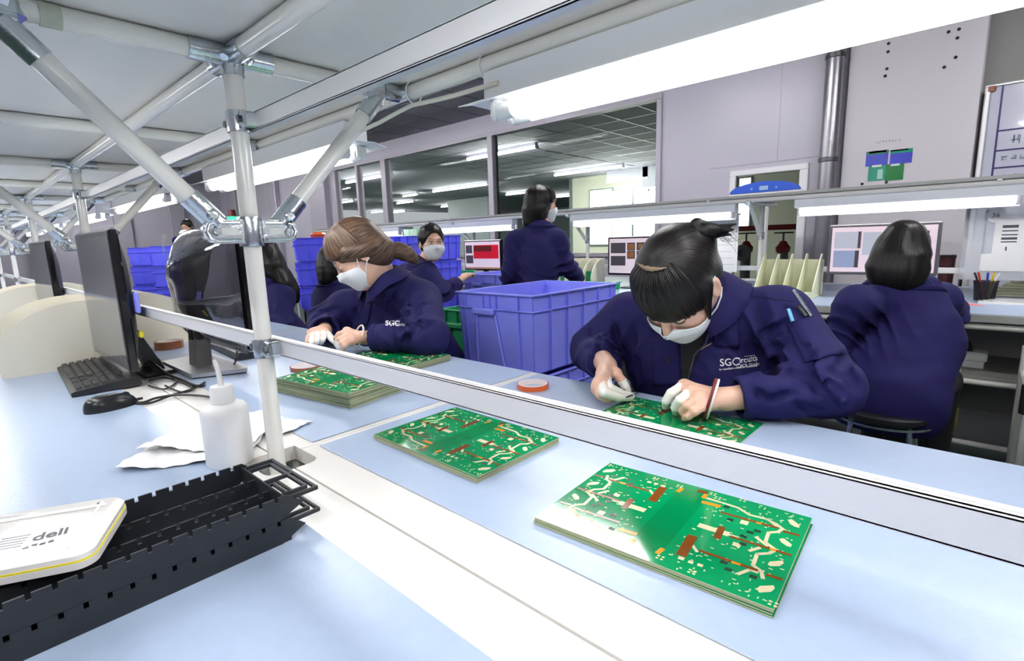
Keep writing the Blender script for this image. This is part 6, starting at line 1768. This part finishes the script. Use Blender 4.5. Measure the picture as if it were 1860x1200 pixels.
# pens in the sleeve pocket
def sleeve_pen(p_top, p_bot, m, label, r=0.0042, clip=True):
    D = np.array([A3(ray(*p_bot))]); hb = JA.trace(np.array([A3(CAM)]), D, 4.0)[0]; hb = hb+JA.grad(hb[None])[0]*0.0055
    dist = np.linalg.norm(hb-A3(CAM)); rt = A3(ray(*p_top)); rt = A3(CAM)+rt*((hb-A3(CAM))@A3(CF))*1.01
    t = thing('pen', label, 'pen', tuple(hb), 0, 'pens in the sleeve pocket')
    MB().cyl(tuple(hb), tuple(rt), r, r*0.9, n=14).build('barrel', m, t, world=True)
    if clip:
        ax = (rt-hb)/np.linalg.norm(rt-hb); sd = np.array((0.5, -0.85, 0.1))*0.005
        MB().cyl(tuple(rt-ax*0.002+sd), tuple(rt-ax*0.04+sd), 0.0012, n=6).build('clip', M_chrome, t, world=True)
sleeve_pen((1441, 526), (1470, 576), M_chrome, 'silver pen sticking up from the sleeve pocket', 0.0040)
sleeve_pen((1450, 556), (1462, 577), M_black, 'black pen tucked in the sleeve pocket', 0.0046, False)
sleeve_pen((1432, 561), (1444, 583), mat('pen_lightblue', srgb(110, 185, 235), 0.3, noise=(30, 0.05)), 'light blue pen in the sleeve pocket', 0.0042, False)
# hair, mask
HS = SDF(); hair_cap(HA, HS)
hair_face_cut(HA, HS)
for q in (-1, 1): HS.cap(HA.W((q*0.077, 0.012, 0.035)), HA.W((q*0.070, 0.048, -0.040)), 0.014, 0.004, 0.02)
HS.cap(HA.W((0.0, -0.07, 0.04)), HA.W((-0.042, -0.094, 0.055)), 0.045, 0.022, 0.04)
hh = sdf_obj('hair', HS, 0.003, M_hairb, pa); flow_attr(hh, HA.W((0.0, 0.01, 0.05)), HA.R@np.array((0, 0.1, 1.0)), 120)
fringe(HA, pa, M_hairb, az=(-62, 62), el=(66, -13), jag=6, seed=4, side=9, n=110)
BN = SDF()
bc = np.array((-0.048, -0.104, 0.058))
for k in range(10):
    a0, a1 = 0.72*k, 0.72*(k+1)
    p = lambda a: HA.W(bc+np.array((0.020*math.cos(a)*(1-0.03*a), 0.013*math.sin(a*0.9), 0.020*math.sin(a)+0.002*a)))
    BN.cap(p(a0), p(a1), 0.0135, 0.0135, 0.006)
for k in range(7):
    e_ = bc+np.array((-0.045-0.004*k, -0.004+0.005*(k % 3), -0.016+0.006*k)); BN.cap(HA.W(bc+np.array((-0.015, 0, 0.002*k-0.005))), HA.W(e_), 0.010, 0.0018, 0.004)
bo = sdf_obj('hair_bun', BN, 0.0022, M_hairb, pa); flow_attr(bo, HA.W(bc), HA.R@np.array((1, 0, 0.3)), 120)
HA.strands(lambda r_: [bc+np.array((-0.02+r_.uniform(-.01, .01), r_.uniform(-.01, .01), r_.uniform(-.02, .02))), bc+np.array((-0.045+r_.uniform(-.01, .01), r_.uniform(-.02, .02), r_.uniform(-.03, .03))), bc+np.array((-0.062+r_.uniform(-.02, .015), r_.uniform(-.03, .03), r_.uniform(-.05, .03)))], 26, 'loose_strands', M_hairb, pa, 0.0004, 5)
# pale scalp showing at the parting
sp = []
for i in range(41):
    u = i/40*2-1
    for j in range(3):
        p = HA.W((0.036*u+0.002, 0.034-0.012*u*u-0.004*u+(j-1)*(0.0032+rnd.uniform(0, 0.0022))*(1-u*u*0.9), 0.20))
        sp.append(p)
FH = SDF(); FH.ell(HA.W((0, -0.012, 0.036)), (0.0875, 0.1075, 0.1005), HA.R, 0.01)
sp = FH.trace(np.array(sp), np.tile(-(HA.R@np.array((0, 0, 1.0))), (len(sp), 1)), 0.3)
arr_obj('scalp_parting', sp, gridF(41, 3), mat('scalp', srgb(128, 108, 88), 0.6, noise=(300, 0.25)), pa, 0.001)
HA.eyes(pa, True)
HO = SDF(); HA.prims(HO); HA.mask(HO, pa, top=-0.010)
stool(-0.53, 1.47, 0.43, 'round stool under the worker with the bun')

# ------------------------------------------------------------------ worker B: brown ponytail, three-quarter view
pb = thing('person', 'worker with a brown ponytail and white mask picking at a circuit board stack', 'person', (-1.62, 1.36, 0), 0)
HB = Head(at_d(652, 463, 1.80), (-0.36, -0.69, -0.63), math.radians(-4), 0.95)
shL, shR = A3(at_d(765, 548, 1.93)), A3(at_d(632, 560, 2.06))
elL, wrL = A3(at_z(778, 612, 0.822)), A3(at_z(664, 613, 0.815))
elR, wrR = A3(at_d(588, 583, 2.12)), A3(at_z(590, 600, 0.826))
neckB = A3(at_d(695, 505, 1.89)); 
pelv = A3((-1.71, 1.45, 0.50)); chest = (shL+shR)/2+np.array((0.03, 0.05, -0.07))
SB = SDF(); HB.prims(SB)
SB.cap(HB.W((0, -0.030, -0.055)), neckB, 0.047, 0.050, 0.03)
SB.ecap(pelv, chest+np.array((0.02, 0.04, -0.02)), 0.10, 0.10, (-0.4, 0.9, 0.2), 0.62, 0.04)
for sh in (shL, shR): SB.cap(neckB+np.array((0.01, 0.03, -0.05)), sh+np.array((0, 0.01, -0.03)), 0.040, 0.040, 0.03)
for sh, el, wr in ((shL, elL, wrL), (shR, elR, wrR)):
    SB.cap(sh, el, 0.043, 0.036, 0.02); SB.cap(el, wr, 0.036, 0.024, 0.02)
gL = [pz((630, 601, 0.838), (616, 607, 0.835), (610, 614, 0.822), (612, 620, 0.806)),
      pz((632, 608, 0.832), (617, 616, 0.829), (612, 624, 0.813), (614, 629, 0.800)),
      pz((635, 614, 0.826), (621, 623, 0.821), (616, 630, 0.806), (619, 633, 0.795)),
      pz((639, 619, 0.818), (626, 628, 0.813), (622, 633, 0.802), (624, 636, 0.793)),
      pz((640, 604, 0.822), (624, 611, 0.818), (613, 616, 0.812), (606, 619, 0.806))]
cl = hand(SB, wrL, gL, 0.0105, 0.0140, (1, 2))
gR = [pz((586, 600, 0.832), (588, 609, 0.823), (586, 617, 0.810), (583, 622, 0.797)),
      pz((578, 601, 0.830), (577, 611, 0.821), (575, 620, 0.808), (572, 626, 0.796)),
      pz((570, 603, 0.827), (567, 613, 0.819), (565, 622, 0.807), (563, 627, 0.796)),
      pz((563, 606, 0.822), (559, 614, 0.815), (557, 621, 0.806), (556, 626, 0.797)),
      pz((593, 604, 0.824), (598, 610, 0.816), (603, 616, 0.810), (607, 620, 0.806))]
cr_ = hand(SB, wrR, gR, 0.0105, 0.0135, (0, 1, 2, 4))
sdf_obj('body', SB, 0.0032, M_skin, pb, zmin=0.55)
for P, rs in cl: cot_mesh(P, rs, (1, 0.2), pb)
for P, rs in cr_: cot_mesh(P, rs, (0, 0.55), pb)
JB = SDF(); ax = (-0.4, 0.9, 0.2)
JB.ecap(pelv+np.array((0, -0.02, -0.03)), chest+np.array((0.0, 0.0, -0.06)), 0.175, 0.185, ax, 0.66, 0.05)
JB.ecap(chest+np.array((0, 0, -0.05)), (neckB+chest)/2+np.array((0.01, 0.03, 0.0)), 0.18, 0.115, ax, 0.7, 0.06)
for sh in (shL, shR): JB.cap((neckB*0.6+chest*0.4)+np.array((0.01, 0.03, -0.005)), sh, 0.068, 0.066, 0.045)
JB.cap(shL, elL, 0.078, 0.070, 0.03); JB.cap(elL, elL*0.45+wrL*0.55, 0.066, 0.053, 0.02)
cfL = wrL+(elL-wrL)*0.13; JB.flat(elL*0.6+wrL*0.4, cfL, 0.054, 0.046, 0.018)
JB.cap(shR, elR, 0.074, 0.066, 0.03); JB.cap(elR, elR*0.4+wrR*0.6, 0.064, 0.055, 0.02)
cfR = wrR+(elR-wrR)*0.02; JB.flat(elR*0.7+wrR*0.3, cfR, 0.058, 0.050, 0.018)
for el, cf, rr in ((elL, cfL, 0.040), (elR, cfR, 0.043)):
    d_ = (cf-el)/np.linalg.norm(cf-el); JB.flat(cf-d_*0.03, cf+d_*0.02, rr, rr, 0.003, -1)
JB.cap(neckB+np.array((0.015, 0.035, -0.035)), neckB+np.array((0.02, 0.03, -0.05)), 0.066, 0.07, 0.03)
JB.cap(neckB+np.array((-0.02, -0.03, 0.02)), neckB+np.array((-0.04, -0.07, 0.06)), 0.050, 0.06, 0.02, -1)
JB.fold = noise_fold(0.0030, 25, 8, [(elL+np.array((-0.05, -0.03, 0.05)), 0.09, 0.0085, (0.75, 0.3, 0.7), 60), (elL*0.5+wrL*0.5, 0.07, 0.006, (1, 0.5, 0.1), 70), (elR+np.array((0.02, -0.04, 0.02)), 0.09, 0.007, (0.5, 0.3, -0.8), 62),
    (shL+np.array((-0.09, -0.06, -0.07)), 0.09, 0.0085, (0.8, 0.3, 0.5), 55), (chest+np.array((-0.04, -0.12, -0.03)), 0.10, 0.006, (0.8, 0.3, 0.2), 52)])
creases(JB, [[(760, 540), (737, 567), (724, 590)], [(782, 550), (752, 560), (734, 578)], [(725, 592), (750, 593), (772, 584)], [(645, 528), (650, 555), (640, 582)], [(565, 582), (585, 566), (616, 560)], [(596, 578), (603, 597)], [(760, 605), (775, 590), (790, 585)], [(715, 530), (712, 560)], [(735, 620), (750, 606)]], 0.0085, 0.012, 0.008, 0.006)
sdf_obj('jacket', JB, 0.0055, M_navyc, pb, zmin=0.40)
LG = SDF(); legs_seated(LG, pelv, (-0.2, -1, 0)); sdf_obj('trousers', LG, 0.010, M_trous, pb)
collar_mesh(JB, neckB+np.array((0.0, 0.0, -0.012)), (-0.12, -0.30, 0.94), (-0.36, -0.9, -0.2), pb, 0.064, 0.036, 0.050, 30, 0.050)
decal('shirt_front', JB, [(672, 520), (690, 520), (672, 556), (664, 556)], M_shirt, pb, 0.0025, 8, 10, 0.001)
decal('lapel', JB, [(690, 520), (722, 522), (708, 546), (678, 546)], M_navyc, pb, 0.006, 8, 8, 0.003)
decal('placket', JB, [(662, 555), (676, 552), (668, 590), (650, 592)], M_navyc, pb, 0.003, 6, 8, 0.002)
seam('sleeve_seam', JB, [(745, 520), (738, 560), (736, 590)], M_navyd, pb, 0.0011)
seam('placket_seam', JB, [(668, 556), (662, 575), (645, 596)], M_navyd, pb, 0.0012)
text_decal(JB, 'SGC', 13.5, (700, 587), (720, 588), M_thread, pb, 0.03)
text_decal(JB, 'ircuits', 8.0, (717, 588), (732, 590), M_thread, pb, 0.008)
ring_strap(at_z(652, 612, 0.818), wrL-gL[1][0], 0.042, 0.005, pb, mat('strap_white', srgb(236, 230, 226), 0.5), None)
HS = SDF(); hair_cap(HB, HS, 0.003); hair_face_cut(HB, HS, -0.048, (0.064, 0.070, 0.080), 0.090)
for q in (-1, 1): HS.cap(HB.W((q*0.080, 0.030, 0.030)), HB.W((q*0.078, -0.045, -0.012)), 0.016, 0.020, 0.03)
HS.cap(HB.W((0.0, -0.07, -0.02)), HB.W((0.0, -0.102, -0.054)), 0.045, 0.020, 0.03)
HB.e(HS, (0, -0.060, -0.040), (0.074, 0.056, 0.058), 0.03)
hh = sdf_obj('hair', HS, 0.0035, M_hairbr, pb); flow_attr(hh, HB.W((0, -0.03, 0.0)), HB.R@np.array((0.0, -1.0, -0.1)), 110)
fringe(HB, pb, M_hairbr, az=(-98, 98), el=(84, 5), rad=(0.090, 0.110, 0.102), c=(0, -0.014, 0.037), jag=1.5, seed=6, side=0, edge=lambda u: -14*abs(u)**1.5+6*math.cos(u*3))
PT = SDF(); pr = [(0.0, -0.094, -0.064), (-0.002, -0.118, -0.084), (-0.004, -0.132, -0.110), (-0.006, -0.138, -0.134), (-0.004, -0.142, -0.150)]
for k, (a, b) in enumerate(zip(pr[:-1], pr[1:])): PT.cap(HB.W(a), HB.W(b), (0.020, 0.030, 0.026, 0.018)[k], (0.030, 0.026, 0.018, 0.008)[k], 0.015)
PT.fold = noise_fold(0.004, 90, 3)
po = sdf_obj('ponytail', PT, 0.003, M_hairbr, pb); flow_attr(po, HB.W((0, -0.09, -0.05)), HB.R@np.array((0, -1.0, -0.6)), 110)
b = MB(); b.tube([tuple(HB.W((0.022*math.cos(t_), -0.106+0.012*math.sin(t_), -0.056+0.018*math.sin(t_)))) for t_ in [2*PI*k/20 for k in range(21)]], 0.006, n=8); b.build('hair_tie', M_rubber, pb, world=True)
HB.strands(lambda r_: [(r_.uniform(-.02, .02), -0.12+r_.uniform(-.01, .01), -0.09+r_.uniform(-.02, .02)), (r_.uniform(-.025, .025), -0.138+r_.uniform(-.015, .015), -0.12+r_.uniform(-.02, .02)), (r_.uniform(-.03, .03), -0.155+r_.uniform(-.02, .02), -0.15+r_.uniform(-.03, .02))], 70, 'loose_strands', M_hairbr, pb, 0.0007, 9)
HB.eyes(pb, True); HO = SDF(); HB.prims(HO); HB.mask(HO, pb)
stool(-1.71, 1.46, 0.43, 'round stool under the ponytail worker')
# ------------------------------------------------------------------ the other workers
def worker(label, C, f, neck, shL, shR, elL, wrL, elR, wrR, pelvis, hair='bob', hm=None, mask=True, standing=False, h=0.0075, body_f=(0, 1, 0), roll=0.0, bulk=1.0, ears=True, eyes=None, waist=0.165):
    pelvis, neck = A3(pelvis), A3(neck); shL, shR, elL, elR, wrL, wrR = (A3(q) for q in (shL, shR, elL, elR, wrL, wrR))
    t = thing('person', label, 'person', (pelvis[0], pelvis[1], 0), 0)
    H = Head(C, f, roll); S = SDF(); H.prims(S); ax = A3(body_f)
    HO = SDF(); H.prims(HO)
    chest = (shL+shR)/2+np.array((0, 0, -0.08))
    S.cap(H.W((0, -0.030, -0.055)), neck, 0.048, 0.054, 0.03)
    S.ecap(pelvis, chest, 0.12, 0.13, ax, 0.62, 0.04)
    for sh in (shL, shR): S.cap(neck+np.array((0, 0, -0.04)), sh, 0.045, 0.05, 0.03)
    fw = A3(body_f); fw /= np.linalg.norm(fw)
    for sh, el, wr in ((shL, elL, wrL), (shR, elR, wrR)):
        S.cap(sh, el, 0.042, 0.035, 0.02); S.cap(el, wr, 0.035, 0.023, 0.02)
        d = (wr-el)/np.linalg.norm(wr-el); sd = np.cross(d, (0, 0, 1)); sd /= np.linalg.norm(sd)+1e-6; dn = np.array((0, 0, -1.0))
        kn = [wr+d*0.075+sd*o for o in (-0.028, -0.009, 0.010, 0.027)]
        fg = [[k_, k_+d*0.034+dn*0.006, k_+d*0.052+dn*0.020, k_+d*0.062+dn*0.036] for k_ in kn]
        fg.append([wr+d*0.03-sd*0.03, wr+d*0.055-sd*0.042+dn*0.008, wr+d*0.075-sd*0.042+dn*0.018, wr+d*0.088-sd*0.036+dn*0.026])
        hand(S, wr, fg, 0.0098, 0.0135)
    sdf_obj('body', S, h*0.72, M_skin, t, zmin=0.4)
    J = SDF(); b = bulk
    lo = pelvis+np.array((0, 0, -0.05 if not standing else -0.03))
    J.ecap(lo, chest+np.array((0, 0, -0.05)), waist*b, (waist+0.012)*b, ax, 0.68, 0.05)
    J.ecap(chest+np.array((0, 0, -0.05)), neck*0.55+chest*0.45, 0.185*b, 0.13*b, ax, 0.62, 0.07)
    for sh, el, wr in ((shL, elL, wrL), (shR, elR, wrR)):
        J.cap(neck+np.array((0, 0, -0.045)), sh, 0.064*b, 0.066*b, 0.06)
        J.cap(sh, el, 0.070*b, 0.062*b, 0.05); J.cap(el, el*0.4+wr*0.6, 0.062*b, 0.052*b, 0.02); J.flat(el*0.6+wr*0.4, wr+(el-wr)*0.08, 0.052*b, 0.045*b, 0.018)
    J.fold = noise_fold(0.004, 22, int(abs(C[0])*100) % 97, [(elL, 0.10, 0.015, (0.5, 0.3, 0.8), 60), (elR, 0.10, 0.015, (0.5, -0.3, 0.8), 50), (chest+np.array((0, 0, -0.15)), 0.14, 0.011, (0.3, 0.1, 1), 40), (shL+np.array((0.05, 0, -0.08)), 0.1, 0.012, (0.8, 0, 0.6), 52)])
    sdf_obj('jacket', J, h, M_navyc, t, zmin=0.35)
    collar_mesh(J, neck+np.array((0, 0, -0.02)), np.array((0, 0, 0.95))+fw*0.2, fw, t, 0.062, 0.034, 0.046, 30, 0.04)
    L = SDF()
    if standing:
        x = np.cross(fw, (0, 0, 1))
        for q in (-1, 1):
            hip = pelvis+x*q*0.085+np.array((0, 0, -0.02)); kn = hip*1.0; kn[2] = pelvis[2]*0.53; kn = kn+fw*0.02; an = hip*1.0; an[2] = 0.09
            L.cap(hip, kn, 0.085, 0.060, 0.03); L.cap(kn, an, 0.058, 0.044, 0.02); L.cap(an, an+fw*0.13+np.array((0, 0, -0.045)), 0.045, 0.034, 0.02)
        L.ecap(pelvis+np.array((0, 0, 0.05)), pelvis+np.array((0, 0, -0.05)), 0.14, 0.15, ax, 0.7, 0.04)
    else: legs_seated(L, pelvis, body_f)
    sdf_obj('trousers', L, 0.014, M_trous, t)
    hm = hm or M_hairb
    HS = SDF(); hair_cap(H, HS, 0.004)
    if hair == 'bob':
        H.e(HS, (0, -0.030, -0.030), (0.092, 0.088, 0.095), 0.03); HS.cap(H.W((0, -0.05, -0.06)), H.W((0, -0.055, -0.095)), 0.075, 0.070, 0.03)
    if hair == 'long':
        H.e(HS, (0, -0.035, -0.030), (0.095, 0.085, 0.10), 0.03)
        HS.ecap(H.W((0, -0.062, -0.06)), H.W((0.0, -0.085, -0.20)), 0.092, 0.096, H.R@np.array((0, 1.0, 0)), 0.55, 0.04)
        HS.ecap(H.W((0, -0.085, -0.18)), H.W((0.01, -0.095, -0.245)), 0.094, 0.060, H.R@np.array((0, 1.0, 0)), 0.40, 0.04)
    if hair == 'shoulder':
        H.e(HS, (0, -0.035, -0.030), (0.095, 0.085, 0.10), 0.03)
        HS.ecap(H.W((0, -0.050, -0.02)), H.W((0, -0.068, -0.060)), 0.094, 0.108, H.R@np.array((0, 1.0, 0)), 0.60, 0.03)
    if hair == 'tied':
        HS.cap(H.W((0, -0.10, 0.0)), H.W((0, -0.125, -0.06)), 0.030, 0.026, 0.02); HS.cap(H.W((0, -0.125, -0.06)), H.W((0, -0.12, -0.13)), 0.024, 0.010, 0.01)
    hair_face_cut(H, HS, {'short': -0.02, 'tied': -0.014}.get(hair, -0.045), (0.064, 0.075, 0.084), 0.092)
    HS.fold = noise_fold(0.0022, 70, 5)
    o = sdf_obj('hair', HS, h*0.72, hm, t); flow_attr(o, H.W((0, -0.01, 0.06)), H.R@np.array((0, 0.05, 1.0)), 110)
    if hair in ('bob', 'long', 'shoulder'): fringe(H, t, hm, az=(-60, 60), el=(84, 2), rad=(0.090, 0.110, 0.102), jag=4, n=40, nv=12, side=10)
    if eyes is not None: H.eyes(t, not eyes)
    if mask: H.mask(HO, t)
    return t, H, J
# worker looking back over her shoulder
worker('worker looking back at the camera over a white mask from the second row', at_d(784, 442, 3.4), (0.92, -0.38, -0.03), at_d(768, 482, 3.45), at_d(742, 497, 3.62), at_d(776, 500, 3.36), at_d(770, 545, 3.75), at_d(825, 520, 3.75), at_d(806, 532, 3.28), at_d(834, 510, 3.38), (-2.86, 2.28, 0.50), 'tied', None, True, False, 0.0070, (0.55, 0.83, 0), eyes=True)
stool(-2.86, 2.28, 0.43, 'round stool under the worker looking back')
# standing worker seen from behind
worker('standing worker with a dark bob seen from behind in a navy jacket', at_d(983, 374, 3.42), (0.55, 0.83, -0.06), at_d(983, 412, 3.42), at_d(936, 440, 3.45), at_d(1010, 436, 3.36), at_d(924, 500, 3.42), at_d(940, 520, 3.80), at_d(1030, 482, 3.36), at_d(1054, 510, 3.55), (-2.20, 2.64, 0.80), 'bob', None, True, True, 0.0070, (0.25, 0.97, 0), waist=0.170)
# seated worker at the right, seen from behind
worker('seated worker with long dark hair seen from behind at the right', at_d(1640, 462, 2.10), (0.10, 0.97, -0.18), at_d(1640, 522, 2.12), at_d(1556, 556, 2.05), at_d(1702, 548, 2.18), at_d(1522, 612, 2.12), at_d(1548, 580, 2.50), at_d(1722, 572, 2.32), at_d(1738, 556, 2.62), (-0.24, 2.46, 0.50), 'shoulder', None, False, False, 0.0065, (0.1, 1, 0), bulk=1.08, waist=0.185)
stool(-0.24, 2.44, 0.435, 'round black stool with chrome legs under the right-hand worker')
# worker half hidden by the near post
worker('worker with long dark hair half hidden by the near post', at_d(474, 472, 3.10), (-0.55, -0.80, -0.30), at_d(486, 512, 3.16), at_d(512, 540, 3.05), at_d(452, 538, 3.28), at_d(512, 588, 2.95), at_d(470, 592, 2.75), at_d(440, 585, 3.15), at_d(440, 595, 2.85), (-3.20, 1.50, 0.50), 'long', None, True, False, 0.0085, (-0.3, -1, 0))
stool(-3.20, 1.50, 0.43, 'round stool under the worker behind the near post')
# dark figure behind the ponytail worker
dG = 3.55
worker('dark seated figure behind the face of the ponytail worker', at_d(606, 480, dG), (-0.35, 0.93, -0.1), at_d(604, 516, dG), at_d(588, 540, dG+0.1), at_d(628, 540, dG-0.1), at_d(584, 580, dG+0.15), at_d(587, 570, dG+0.35), at_d(638, 582, dG-0.1), at_d(640, 572, dG+0.1), A3(at_d(606, 590, dG))*np.array((1, 1, 0))+np.array((0, 0, 0.50)), 'bob', None, False, False, 0.0095, (-0.3, 0.95, 0))
_p = at_d(606, 590, dG); stool(_p.x, _p.y, 0.43, 'round stool under the dark seated figure')
# man far away at the left
q = A3(at_d(340, 412, 9.0)); z = lambda dx, dy, dz: q+np.array((dx, dy, dz))
worker('distant worker with short black hair above the film-wrapped monitor', tuple(q), (0.6, -0.75, -0.25), z(0, 0.02, -0.16), z(-0.05, 0.2, -0.24), z(0.05, -0.19, -0.24), z(0.05, 0.25, -0.50), z(0.25, 0.2, -0.5), z(0.1, -0.24, -0.5), z(0.3, -0.15, -0.5), (q[0], q[1], 0.86), 'short', None, False, True, 0.012, (1, -0.2, 0))
